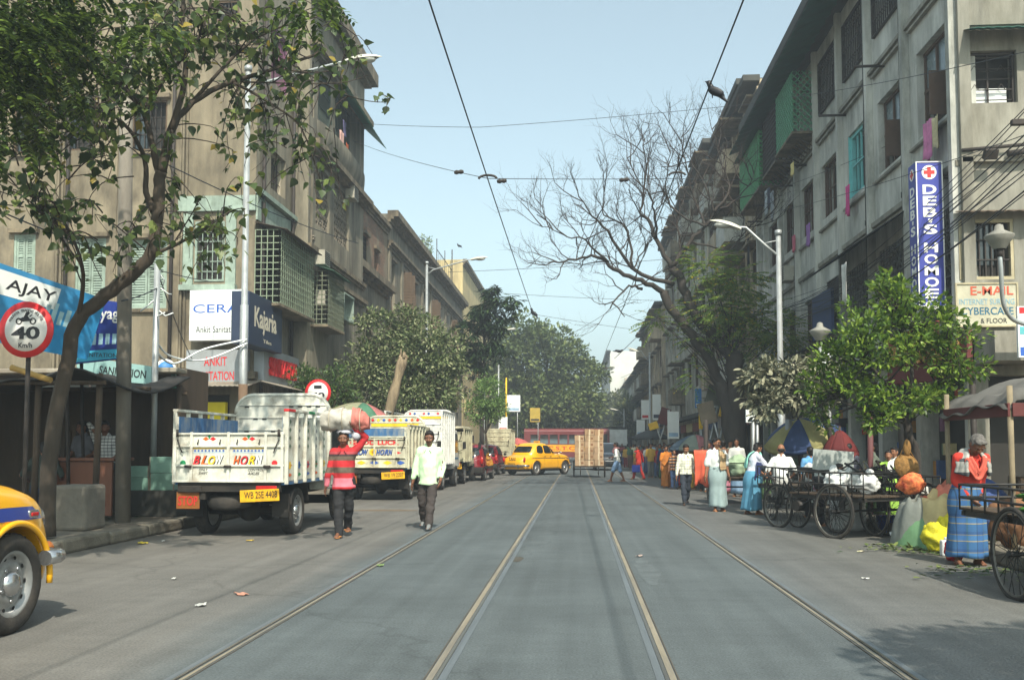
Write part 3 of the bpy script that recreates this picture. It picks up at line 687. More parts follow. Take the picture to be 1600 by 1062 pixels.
for i in range(NB):
 a,b=bu[i],bu[i+1];L_=b-a
 if i==0:w=(a+.12,b-.42,8.1,10.0,'casement')
 elif i==1:w=(a+.3,b-.35,8.1,9.9,'casement')
 elif i==2:w=(a+.25,b-.45,8.15,9.9,'turq')
 else:w=(a+.38,b-.22,8.25,9.9,'bars')
 holes.append(w)
 # third floor
 if i in(0,1):holes.append((a+.35,b-.25,11.6,13.2,'iron'))
 elif i in(2,3):holes.append((a+.25,b-.25,11.5,13.1,'iron'))
 elif i!=3:holes.append((a+.3,b-.3,11.3,13.2,'dark'))
 # first floor
 if i in(0,1,2):holes.append((a+.25,b-.2,3.9,6.2,'grille'))
 elif i==3:holes.append((a+.4,b-.5,5.0,6.3,'latt'))
 else:holes.append((a+.4,b-.4,4.4,6.1,'bars'))
 holes.append((a+.15,b-.15,.2,3.0,'shop'))
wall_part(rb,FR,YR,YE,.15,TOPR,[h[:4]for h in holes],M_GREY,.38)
for a,b,c,e,st in holes:
 if st=='casement':
  g=MB();t=.07;zm=c+(e-c)*.52
  for u in(a,a+(b-a)/3-t/2,a+(b-a)*2/3-t/2,b-t):FR.box(g,u,u+t,c,e,-.24,-.16)
  for z in(c,zm,e-t):FR.box(g,a+.002,b-.002,z,z+t,-.238,-.15)
  w=g.build('window_frame',M_BROWNFR,rb)
  for k in range(3):
   u0=a+(b-a)*k/3+.05;u1=a+(b-a)*(k+1)/3-.05
   g=MB();FR.box(g,u0,u1,zm+t,e-t,-.21,-.2);g.build('pane',M_GLASSPALE,w)
   if k!=1:g=MB();FR.box(g,u0,u1,c+t,zm,-.33,-.32);g.build('pane',M_GLASS,w)
  S=Fr(FR.pt(a+(b-a)/3,0,-.16),FR.n,FR.u);g=MB();S.box(g,0,.42,c+t,zm,-.02,.02);g.build('window_leaf',M_BROWNFR,w)
 elif st=='turq':
  barred(rb,FR,a,b,c,e,M_TURQ,4,1,d=-.12,r=.022,frame=M_TURQ,t=.1)
  g=MB()
  for u in(a,b):
   g.quad(FR.pt(u+(.003 if u==a else-.003),c,0.004),FR.pt(u+(.003 if u==a else-.003),c,-.37),FR.pt(u+(.003 if u==a else-.003),e,-.37),FR.pt(u+(.003 if u==a else-.003),e,0.004))
  g.build('window_reveal',M_TURQ,rb)
 elif st=='bars':barred(rb,FR,a,b,c,e,M_BROWNFR,4,1,d=-.15,r=.022)
 elif st=='iron':
  w=barred(rb,FR,a,b,c,e,M_IRON,12,3,d=.03,r=.012,t=.03)
  g=MB()
  for k in range(12):
   for j in range(3):u=a+(b-a)*(k+.5)/12;z=c+(e-c)*(j+.5)/3;g.cyl(FR.pt(u-.05,z,.04),FR.pt(u+.05,z+.06,.04),.012,n=4)
  g.build('scrolls',M_IRON,w)
 elif st=='grille':
  g=MB();lattice(g,FR,a,b,c,e,-.05,.22,.012,False);lattice(g,FR,a,b,c+.2,e-.2,-.03,.5,.01,True);g.build('window_grille',mat('grey_iron',s(110,112,106),.6,.2,6),rb)
 elif st=='latt':
  g=MB();lattice(g,FR,a,b,c,e,-.04,.14,.012,True);g.build('window_grille',M_IRON,rb)
 elif st=='shop' and a>bu[3]:
  g=MB();n=22
  for k in range(n):z=c+(e-c)*k/n;g.quad(FR.pt(a,z,-.2),FR.pt(b,z,-.2),FR.pt(b,z+(e-c)/n*.9,-.16),FR.pt(a,z+(e-c)/n*.9,-.16))
  if a>bu[5]:g.build('rolling_shutter',mat('shutter_grey',s(96,96,92),.6,.2,3,metal=.3),rb)
  # ribs between the bays, ledges and recessed panel lines between the floors
for i,u in enumerate(bu[:-1]+[YE-.2]):
 g=MB();FR.box(g,u+.02,u+.20,3.62,TOPR-.3,.003,.16);g.build('pilaster',M_GREY,rb)
for z,t,o_ in((3.3,.25,.35),(6.85,.12,.10),(10.75,.10,.12)):
 g=MB();FR.box(g,YR,YE,z,z+t,.003,o_);g.build('ledge',M_GREYLT,rb)
for i in range(NB):
 a,b=bu[i]+.28,bu[i+1]-.1
 for z0,z1 in((10.15,10.62),(6.98,7.9)):
  g=MB();FR.box(g,a,b,z1,z1+.06,.003,.09);FR.box(g,a,a+.05,z0,z1-.002,.003,.05);g.build('panel_moulding',M_GREYLT,rb)
  # sunshade, parapet and eave
M_EAVE=mat('eave_sheet_green',s(34,84,72),.7,.25,2)
awning(rb,FR,bu[2]+.3,YE-.1,13.75,.45,1.25,M_EAVE,name='eave_sheet',wave=.3,ruffle=.03)
g=MB();FR.box(g,YR-.05,YE,TOPR-.28,TOPR,.003,.75);FR.box(g,YR-.05,YE,TOPR+.002,TOPR+.35,.55,.8);FR.box(g,YR,YE,TOPR-.6,TOPR-.283,.003,.3);g.build('parapet',M_BLACKMOULD,rb)
# caged balconies of the third floor
M_GCAGE=mat('bright_green_iron',s(70,150,92),.6,.2,5);M_GCAGE2=mat('green_iron',s(88,150,116),.6,.2,5)
cage(rb,FR,bu[4]+.15,bu[5]-.05,11.2,13.1,.75,M_GCAGE2,.2,True,None,.013)
cage(rb,FR,bu[5]+.25,bu[6]-.15,11.15,13.1,.7,M_IRON,.16,False,None,.013)
cage(rb,FR,bu[6]-.05,YE-.1,10.9,13.0,.8,M_GCAGE,.17,True,M_EAVE,.016)
for k,u in enumerate([bu[4]+.3+.35*i for i in range(14)]):
 g=MB();g.tube([FR.pt(u,11.0,0.01),FR.pt(u,10.75,.12),FR.pt(u,11.0,.5)],.025,5);g.build('bracket',M_IRON,rb)
for(px,py)in((1382,103),(1322,180),(1260,258),(1244,290),(1208,321),(1198,346)):
 p=PX(px,py,XR);g=MB();g.cyl((XR,p.y,p.z),(XR-.75,p.y,p.z),.035,n=6);g.build('iron_bar',M_IRON,rb)
 # goods in the shop openings and boards over them
rn=random.Random(15);gc=[s(170,60,50),s(60,90,140),s(190,176,130),s(90,120,90),s(180,130,60),s(150,150,150),s(120,80,110)]
for i in range(NB):
 a,b=bu[i]+.2,bu[i+1]-.2
 for k in range(11):
  u=rn.uniform(a,b-.4);z=rn.choice([.2,.7,1.2,1.7,2.2]);g=MB();FR.box(g,u,u+rn.uniform(.15,.4),z,z+rn.uniform(.15,.42),-.36+.01*k,-.12-.01*k);g.build('shop_goods',mat('goods_%d'%(k%7),gc[k%7],.7,.2,5),rb)
 if i%3!=2:g=MB();FR.box(g,a+.1,b-.1,3.62,4.12 if i>2 else 3.85,.37,.43);g.build('shop_board',mat('shop_board_%d'%(i%4),(s(150,56,52),s(196,192,180),s(60,84,130),s(178,160,90))[i%4],.7,.15,2),rb)
 # drain pipes
for u in(bu[2]+.3,bu[5]+.3,bu[1]+.25):
 g=MB();g.cyl(FR.pt(u,3.7,.1),FR.pt(u,13.6,.1),.055,n=8)
 for z in(4.5,7,9.5,12):g.cyl(FR.pt(u,z,.1),FR.pt(u,z+.12,.1),.075,n=8)
 g.build('drain_pipe',M_BLACKMOULD,rb)
 # first floor awning, hanging things
M_DARKAWN=mat('dark_awning',s(38,42,40),.85,.25,2)
awning(rb,FR,bu[1]+.1,bu[3]+.2,6.75,.75,1.15,M_DARKAWN,name='awning')
g=MB();FR.box(g,bu[3]+.2,bu[4]-.3,4.55,5.85,.3,.38);g.build('blue_board',mat('blue_board',s(52,70,110),.6,.15,2),rb)
awning(rb,FR,bu[3]+.1,bu[4]+1,4.5,.35,1.0,M_DARKAWN,name='awning')
for a in(bu[0]+.1,bu[2],bu[4],bu[6]-1):awning(rb,FR,a,a+4.2,3.28,.35,1.3,[mat('rust_sheet'),M_TIN,M_DARKAWN,mat('blue_sheet',s(52,78,118),.7,.2,2)][int(a)%4],name='awning')
ac_unit(rb,FR,bu[4]+1,4.0);ac_unit(rb,FR,bu[5]+1.2,7.1);ac_unit(rb,FR,bu[3]+.5,3.7)
g=MB();g.quad((XR,YE,0),(XR+14,YE,0),(XR+14,YE,TOPR),(XR,YE,TOPR));g.quad((XR,YR,TOPR-.05),(XR+14,YR,TOPR-.05),(XR+14,YE,TOPR-.05),(XR,YE,TOPR-.05));g.build('roof',M_GREY,rb)
# ---- wall towards the camera
n1=rectY(1507,78,1588,162,YR);n2=rectY(1500,342,1583,437,YR);n3=rectY(1512,527,1566,572,YR);n4=(n1[0]-.05,n1[1]+.2,11.55,13.1)
n1r=(10.6,12.2,n1[2],n1[3]);n2r=(10.6,12.2,n2[2],n2[3]);n5=(XR+.4,XR+3.2,.2,2.75)
wall_part(rb,FN,XR,24,.15,TOPR,[n1,n2,n3,n4,n5,n1r,n2r],M_GREYLT,.4,'end_wall')
g=MB();t=.05
FN.box(g,n1[0],n1[0]+t,n1[2],n1[3],-.2,-.1);FN.box(g,n1[1]-t,n1[1],n1[2],n1[3],-.2,-.1);FN.box(g,n1[0],n1[1],n1[3]-t,n1[3]-.002,-.2,-.1)
um=(n1[0]+n1[1])/2;FN.box(g,um-.015,um+.015,n1[2],n1[3],-.16,-.13)
for k in range(5):z=n1[2]+(n1[3]-n1[2])*(k+.5)/5;FN.box(g,n1[0],n1[1],z-.008,z+.008,-.15,-.13)
for z in(n1[2]+.3,n1[2]+.68):
 for u0 in(n1[0],um):
  L4=(n1[1]-n1[0])/2;pts=[FN.pt(u0+L4*q,z+dz,-.12)for q,dz in((.0,0),(.35,0),(.5,.12),(.65,0),(1,0))];g.tube(pts,.009,4)
w=g.build('window_frame',M_IRON,rb)
g=MB()
for k in range(5):FN.box(g,n1[0]+.07,n1[0]+.07+.82,n1[2]+.005+k*.072,n1[2]+.072+k*.072,-.36,-.2)
tag(g.build('white_packet_stack',M_SIGNW),'stack of white packets inside the barred upper window of the end wall','packets')
barred(rb,FN,*n2,M_IRON,7,2,d=-.06,frame=mat('cream_frame',s(168,158,130),.8,.2,5),pane=[(n2[0]+.08,um+.0,n2[2]+.3,n2[3]-.1,M_GLASS)])
for q in(n1r,n2r,n4):barred(rb,FN,*q,M_IRON,7,2,d=-.06)
awning(rb,FN,n1[0]-.02,n1[1]+.6,n1[3]+.42,.2,.55,M_EAVE,wave=.09);awning(rb,FN,n2[0]-.08,n2[1]+.5,n2[3]+.16,.1,.4,mat('rust_sheet'),wave=.09)
for z,t,o_ in((n1[3]+.5,.5,.05),(10.9,.2,.2),(6.9,.1,.1)):
 g=MB();FN.box(g,XR,24,z,z+t,.003,o_);g.build('ledge',M_GREYLT,rb)
g=MB();FN.box(g,XR-.02,XR+.2,3.6,TOPR,.003,.1);g.build('pilaster',M_GREYLT,rb)
g=MB();FN.box(g,XR+.15,XR+4.5,2.95,3.5,.003,.9);g.build('shop_canopy',M_GREYLT,rb)
# pipes and a floodlight on the end wall
g=MB();p=PY(1540,245,YR-.15);g.tube([PY(1503,235,YR-.12),PY(1600,226,YR-.12)],.035,6);g.tube([PY(1575,240,YR-.2),PY(1640,232,YR-.2)],.06,8);g.build('wall_pipe',M_IRON,rb)
t=thing('floodlight','small black floodlight on a bar on the end wall of the grey building','lamp',PY(1548,241,YR-.3))
g=MB();g.bbox(-.13,.13,-.05,.07,-.1,.1,.02,M=Matrix.Rotation(.5,4,'X'));g.build('housing',M_IRON,t);g=MB();g.cyl((0,0,.05),(0,.28,.12),.015,n=6);g.build('bracket',M_IRON,t)
# signs on the right building
M_DEBBLUE=mat('royal_blue_sign',s(58,66,150),.45,.06,2)
q=rectY(1436,252,1472,479,YR+.4)
t=thing('shop_sign','tall narrow blue sign reading DEB\'S HOMOEO with a red cross at the top','sign',((q[0]+q[1])/2,YR+.4,q[2]))
w_,h_=q[1]-q[0],q[3]-q[2]
g=MB();g.bbox(-w_/2,w_/2,0,.42,0,h_,.01,M=Matrix.Translation((0,.002,0)));sb_=g.build('sign_box',M_DEBBLUE,t)
g=MB();e=.02
for(x0,x1,z0,z1)in((-w_/2,-w_/2+e,0,h_),(w_/2-e,w_/2,0,h_),(-w_/2+e,w_/2-e,0,e),(-w_/2+e,w_/2-e,h_-e,h_)):g.box(x0,x1,-.012,.001,z0,z1)
g.build('sign_border',M_WHITELET,t)
M_CROSS=mat('cross_red',s(206,52,50),.5)
for rot,off in((0,(0,-.004)),(-PI/2,(-w_/2-.004,.21))):
 zc_=h_-.22;k=.145 if rot==0 else .12
 def Pp(x,z,d=0):return(off[0]+x*math.cos(rot),off[1]-x*math.sin(rot)*-1 if rot else off[1]-d,z)if rot==0 else(off[0]-d,off[1]-x,z)
 g=MB();g.add([Pp(k*math.cos(2*PI*i/24),zc_+k*math.sin(2*PI*i/24))for i in range(24)],[tuple(range(24))]);g.build('cross_disc',M_WHITELET,t)
 g=MB();a,b=k*.26,k*.74
 for(x0,x1,z0,z1)in((-a,a,-b,b),(-b,-a,-a,a),(a,b,-a,a)):g.add([Pp(x0,zc_+z0,.003),Pp(x1,zc_+z0,.003),Pp(x1,zc_+z1,.003),Pp(x0,zc_+z1,.003)],[(0,1,2,3)])
 g.build('cross',M_CROSS,t)
 z=h_-.47
 for ch in "DEB'S HOMOEO":
  if ch==' ':z-=.14;continue
  hh=.195 if ch!="'" else .08
  c=(0,-.004,z-hh/2)if rot==0 else(-w_/2-.004,.21,z-hh/2)
  lettering(ch,t,M_WHITELET,c,(.27 if ch!="'" else .08)*(1 if rot==0 else .9),hh,rz=rot,bold=.03);z-=hh+.035
g=MB();g.cyl((w_/2,.2,h_*.9),(w_/2+.4,.2,h_*.9),.02,n=6);g.cyl((w_/2,.2,h_*.2),(w_/2+.4,.2,h_*.2),.02,n=6);g.build('bracket',M_IRON,t)
q=rectY(1494,441,1590,511,YR-.12)
t=thing('shop_sign','faded cream board painted E-MAIL and CYBERCAFE below the barred window','sign',((q[0]+q[1])/2,YR-.12,q[2]))
w_,h_=q[1]-q[0],q[3]-q[2]
g=MB();g.bbox(-w_/2,w_/2,0,.06,0,h_,.006);g.build('sign_board',mat('cream_board',s(186,182,160),.7,.1,2,stain=s(140,132,112),stain_amt=.5),t)
g=MB()
for(x0,x1,z0,z1)in((-w_/2,w_/2,0,.03),(-w_/2,w_/2,h_-.03,h_),(-w_/2,-w_/2+.03,.03,h_-.03),(w_/2-.03,w_/2,.03,h_-.03)):g.box(x0,x1,-.02,-.001,z0,z1)
g.build('sign_border',mat('cream_frame'),t)
lettering('E-MAIL',t,mat('faded_red',s(186,84,60),.7),(.1,-.004,h_*.82),w_*.68,h_*.2,bold=.015)
lettering('INTERNET SURFING',t,mat('faded_blue',s(124,162,178),.7),(.0,-.004,h_*.57),w_*.88,h_*.13)
lettering('CYBERCAFE',t,mat('faded_teal',s(52,100,124),.7),(0,-.004,h_*.36),w_*.84,h_*.17,bold=.01)
lettering('& FLOOR',t,M_BLACKLET,(.12,-.004,h_*.14),w_*.42,h_*.11)
q=rectY(1592,478,1640,558,YR-1.6)
t=thing('poster_board','white poster board with red top and blue foot at the end of the grey building','sign',((q[0]+q[1])/2,YR-1.6,q[2]))
w_,h_=q[1]-q[0],q[3]-q[2]
g=MB();g.box(-w_/2,w_/2,0,.06,0,h_);g.build('sign_board',M_SIGNW,t)
for z0,z1,c in((.86,.98,'lettering_r'),(.03,.2,'x'),(.45,.6,'y')):
 g=MB();g.box(-w_/2+.03,w_/2-.03,-.004,0,h_*z0,h_*z1);g.build('printed_band',{'lettering_r':M_REDLET,'x':M_BLUELET,'y':mat('teal_print',s(90,170,176),.6)}[c],t)
g=MB();g.cyl((0,.1,0),(0,.1,-q[2]+.15),.03,n=8);g.build('post',M_IRON,t)
# maroon shop board over the corner shop
A=PY(1386,572,17.6);B=PY(1512,572,15.9)
d=Vector((B.x-A.x,B.y-A.y,0));L_=d.length;rz_=math.atan2(d.y,d.x)
t=thing('shop_sign','maroon shop board with tan letters half hidden by the green tree','sign',((A.x+B.x)/2,(A.y+B.y)/2,A.z-.35),rz_)
g=MB();g.bbox(-L_/2,L_/2,0,.12,0,.85,.01);g.build('sign_board',mat('maroon_board',s(92,44,42),.7,.2,2),t)
lettering('NETAI ROY PODDAR',t,mat('tan_lettering',s(150,116,70),.7),(0,-.03,.5),L_*.86,.34,bold=.01,ex=.05)
g=MB()
for x in(-L_/2+.1,L_/2-.1):g.cyl((x,.2,0),(x,.2,-2.4),.05,n=8)
g.build('post',M_IRON,t)
# washing on the right building
laundry=[(1451,190,.45,.8,s(196,120,160),'pink patterned cloth under the nearest open window'),(1463,183,.35,.65,s(186,176,140),'cream cloth beside the pink patterned cloth'),(1326,290,.3,.8,s(190,70,130),'magenta cloth at the turquoise window'),(1264,350,.4,.7,s(140,100,160),'mauve cloth hung at a barred window'),(1241,368,.3,.55,s(190,100,120),'dusty pink cloth on the far second floor sill'),(1198,298,.5,.9,s(176,184,190),'pale cloth hung under the green cage'),(1207,300,.4,.95,s(150,156,164),'grey cloth hung under the green cage'),(1202,294,.3,.7,s(74,78,96),'navy cloth between the pale cloths under the green cage'),(1321,412,.45,.95,s(190,190,184),'white cloth tied to the dark first floor awning'),(1239,255,.3,.4,s(190,176,120),'small yellow cloth under the dark cage'),(1170,372,.3,1.2,s(40,42,46),'black cloth hanging beside the balcony of the next block')]
for k,(px,py,w,h,c,lab)in enumerate(laundry):
 o_=.85 if 'cage' in lab else(1.2 if 'awning' in lab else .2)
 cloth('washing',lab,'laundry',PX(px,py,XR-o_),w,h,mat('cloth_r%d'%k,c,.9,.2,6),FR,'washing on the right buildings',20+k)
 # ================================================================== blocks beyond on the right
def block_r(label,y0,y1,top,m,X=XR,floors=4,rnd=0,step=3.0,balcony=True,name='apartment_building'):
 rn=random.Random(rnd);t=thing(name,label,'building');F=Fr((X,0,0),(0,1,0),(-1,0,0))
 n=max(1,int((y1-y0)/step));wd=(y1-y0)/n;fh=(top-4.2)/(floors-1);hs=[]
 for i in range(n):
  a=y0+wd*i
  hs.append((a+.2,a+wd-.2,.2,2.9,'shop'))
  for k in range(floors-1):
   z=4.3+k*fh;st=rn.choice(['bars','pane','bars','bal' if balcony else 'pane'])
   hs.append((a+wd*.25,a+wd*.78,z+.9-(.7 if st=='bal' else 0),z+fh-.7,st))
 wall_part(t,F,y0,y1,.15,top,[h[:4]for h in hs],m,.35)
 for a,b,c,e,st in hs:
  if st=='bars':barred(t,F,a,b,c,e,M_BROWNFR,3,2,d=-.12,r=.03)
  elif st=='pane':barred(t,F,a,b,c,e,mat('white_frame'),1,1,d=-.12,r=.04,pane=[(a+.08,b-.08,c+.08,e-.08,rn.choice([M_GLASS,M_GLASSPALE]))])
  elif st=='bal':
   ux,uy=a-wd*.15,b+wd*.12
   g=MB();F.box(g,ux,uy,c-.15,c,.003,1.0);F.box(g,ux,uy,c+.002,c+.95,.9,1.0);F.box(g,ux,ux+.1,c+.002,c+.95,.003,.898);F.box(g,uy-.1,uy,c+.002,c+.95,.003,.898);g.build('balcony',rn.choice([m,M_TRIMTAN,mat('white_paint_old',s(178,178,170),.8,.15,2,stain=s(100,100,92))]),t)
   g=MB();F.box(g,ux,uy,e+.1,e+.2,.003,1.1);g.build('sunshade',M_TRIMTAN,t)
  if st in('bars','pane'):
   g=MB();F.box(g,a-.2,b+.2,e+.08,e+.17,.003,.45);g.build('sunshade',M_TRIMTAN,t)
 for i in range(n+1):
  g=MB();F.box(g,y0+wd*i-.12+(.13 if i==0 else 0)-(.13 if i==n else 0),y0+wd*i+.12+(.13 if i==0 else 0)-(.13 if i==n else 0),3.5,top-.3,.003,.12);g.build('pilaster',m,t)
 g=MB();F.box(g,y0-.1,y1,top-.1,top+.15,.003,.7);g.build('cornice',M_BLACKMOULD,t);g=MB();F.box(g,y0,y1,3.15,3.4,.003,.5);g.build('cornice',M_BLACKMOULD,t)
 g=MB();g.quad((X,y0,0),(X+12,y0,0),(X+12,y0,top),(X,y0,top));g.quad((X,y1,0),(X+12,y1,0),(X+12,y1,top),(X,y1,top));g.quad((X,y0,top-.05),(X+12,y0,top-.05),(X+12,y1,top-.05),(X,y1,top-.05));g.build('side_wall',m,t)
 for i in range(n):
  g=MB();a=y0+wd*i;F.box(g,a+.2,a+wd-.2,2.35,2.9,.02,.12);g.build('shop_board',mat('board_%d'%rn.randrange(6),rn.choice([s(150,150,150),s(120,50,46),s(60,84,120),s(180,170,120),s(80,96,80)]),.7,.15,2),t)
 if rn.random()<.8:ac_unit(t,F,y0+wd*1.5,4.3)
 return t
M_BROWNPL=mat('brown_plaster',s(178,163,138),.92,.22,.9,bump=.3,bscale=9,stretch=(1,1,.3),stain=s(78,68,56),stain_amt=.8,stain_scale=1.0,streak=.5)
M_FARGREY=mat('far_grey_plaster',s(174,172,160),.92,.2,.9,stretch=(1,1,.3),stain=s(72,72,66),stain_amt=.7)
nb=block_r('brown five storey block with balconies next beyond the long grey building',YE+.1,50.5,16.6,M_BROWNPL,X=XR+.1,floors=5,rnd=1)
g=MB();g.box(XR-.7,XR+3,YE+1,47,16.75,17.0);g.build('roof_slab',M_BLACKMOULD,nb)
block_r('grey brown five storey block half hidden by the bare tree',50.7,79,18.1,M_FARGREY,X=XR+.1,floors=5,rnd=5,step=3.4)
block_r('grey three storey block far along the right pavement',79.3,104,13.6,M_BROWNPL,X=XR-.2,floors=4,rnd=8,step=3.6)
block_r('pale low block far along the right pavement',104.5,150,10.5,mat('pale_far',s(176,172,158),.9,.15,.8),X=XR,floors=3,rnd=11,step=4)
block_r('far white block closing the street behind the signs',152,205,17,mat('white_far',s(204,204,198),.9,.1,.8),X=XR-2,floors=5,rnd=12,step=5,balcony=False)
# ================================================================== vehicles
M_TYRE=mat('tyre_rubber',s(44,42,40),.85,.2,9,bump=.2,bscale=60,stain=s(92,84,74),stain_amt=.45,stain_scale=3)
M_STEELW=mat('silver_wheel',s(158,158,156),.4,.12,6,metal=.5,stain=s(100,94,84),stain_amt=.5,stain_scale=6)
M_CHROME=mat('chrome',s(190,190,190),.18,.08,6,metal=.9)
M_BLACKP=mat('black_underbody',s(30,29,28),.8,.3,5,stain=s(74,66,56),stain_amt=.4)
M_CARGLASS=mat('car_glass',s(24,30,32),.06,.1,2,spec=.7)
M_REDLAMP=mat('red_lamp',s(176,24,22),.25,.1,6,coat=.5);M_AMBER=mat('amber_lamp',s(220,120,30),.3,.1,6);M_LAMPW=mat('headlamp_glass',s(206,210,208),.12,.05,4,coat=.6)
M_TAXIY=mat('taxi_yellow',s(238,172,12),.38,.07,2.5,spec=.5,coat=.5,stain=s(190,140,40),stain_amt=.25,stain_scale=1.5)
M_TAXIBLUE=mat('taxi_blue_band',s(44,60,130),.4,.1,4,coat=.3)
M_PLATEY=mat('yellow_plate',s(226,172,24),.5,.1,6,stain=s(150,110,40),stain_amt=.5,stain_scale=8)
def wheel_parts(parent,c,r,w,side,rimmat=None,hub=True,cap=M_CHROME):
 """tyre > rim; side is +1 when the outer face looks along +x"""
 Mx=Matrix.Translation(c)@Matrix.Rotation(PI/2*side,4,'Y')
 ri=r*.66;h=w/2
 prof=[(ri,-h*.8),(ri+.01,-h*.95),(r*.86,-h),(r*.95,-h*.9),(r,-h*.6),(r,h*.6),(r*.95,h*.9),(r*.86,h),(ri+.01,h*.95),(ri,h*.8)]
 g=MB();g.lathe(prof,32,Mx)
 for k in range(36):
  a=2*PI*k/36
  for z0,z1 in((-h*.6,-h*.1),(h*.05,h*.6)):
   ca,sa=math.cos(a),math.sin(a);da=.055
   vs=[Mx@Vector(((r+d)*math.cos(a+t),(r+d)*math.sin(a+t),z))for d in(-.004,.006)for t,z in((-da,z0),(da,z0+.01),(da,z1),(-da,z1-.01))]
   g.add(vs,[(4,5,6,7),(0,1,5,4),(1,2,6,5),(2,3,7,6),(3,0,4,7)])
 t=g.build('wheel',M_TYRE,parent)
 g=MB();g.lathe([(ri+.004,h*.82),(ri-.015,h*.86),(ri-.03,h*.5),(ri*.78,h*.35),(ri*.62,h*.62),(ri*.42,h*.66),(ri*.36,h*.5),(0.001,h*.5)],28,Mx)
 g.lathe([(ri+.004,-h*.82),(ri*.5,-h*.3),(.001,-h*.3)],20,Mx)
 for k in range(8):
  a=2*PI*k/8;p=Mx@Vector((ri*.68*math.cos(a),ri*.68*math.sin(a),h*.52));q_=Mx@Vector((ri*.68*math.cos(a),ri*.68*math.sin(a),h*.6))
 rm=g.build('rim',rimmat or M_STEELW,t)
 if hub:
  g=MB();g.lathe([(ri*.40,h*.52),(ri*.38,h*.8),(ri*.28,h*1.0),(ri*.1,h*1.08),(.001,h*1.1)],20,Mx)
  for k in range(5):
   a=2*PI*k/5;p=Mx@Vector((ri*.52*math.cos(a),ri*.52*math.sin(a),h*.6));q_=Mx@Vector((ri*.52*math.cos(a),ri*.52*math.sin(a),h*.76));g.cyl(p,q_,.013,n=6)
  g.build('hub_cap',cap,t)
  g=MB()
  for k in range(10):
   a=2*PI*(k+.5)/10;e1=Mx@Vector((ri*.8*math.cos(a-.09),ri*.8*math.sin(a-.09),h*.47))
   pts=[Mx@Vector((ri*(.80+.06*math.cos(b))*math.cos(a+.1*math.sin(b)),ri*(.80+.06*math.cos(b))*math.sin(a+.1*math.sin(b)),h*.505))for b in[2*PI*i/8 for i in range(8)]]
   g.add(pts,[tuple(range(8))])
  g.build('rim_slots',M_BLACKP,t)
 return t
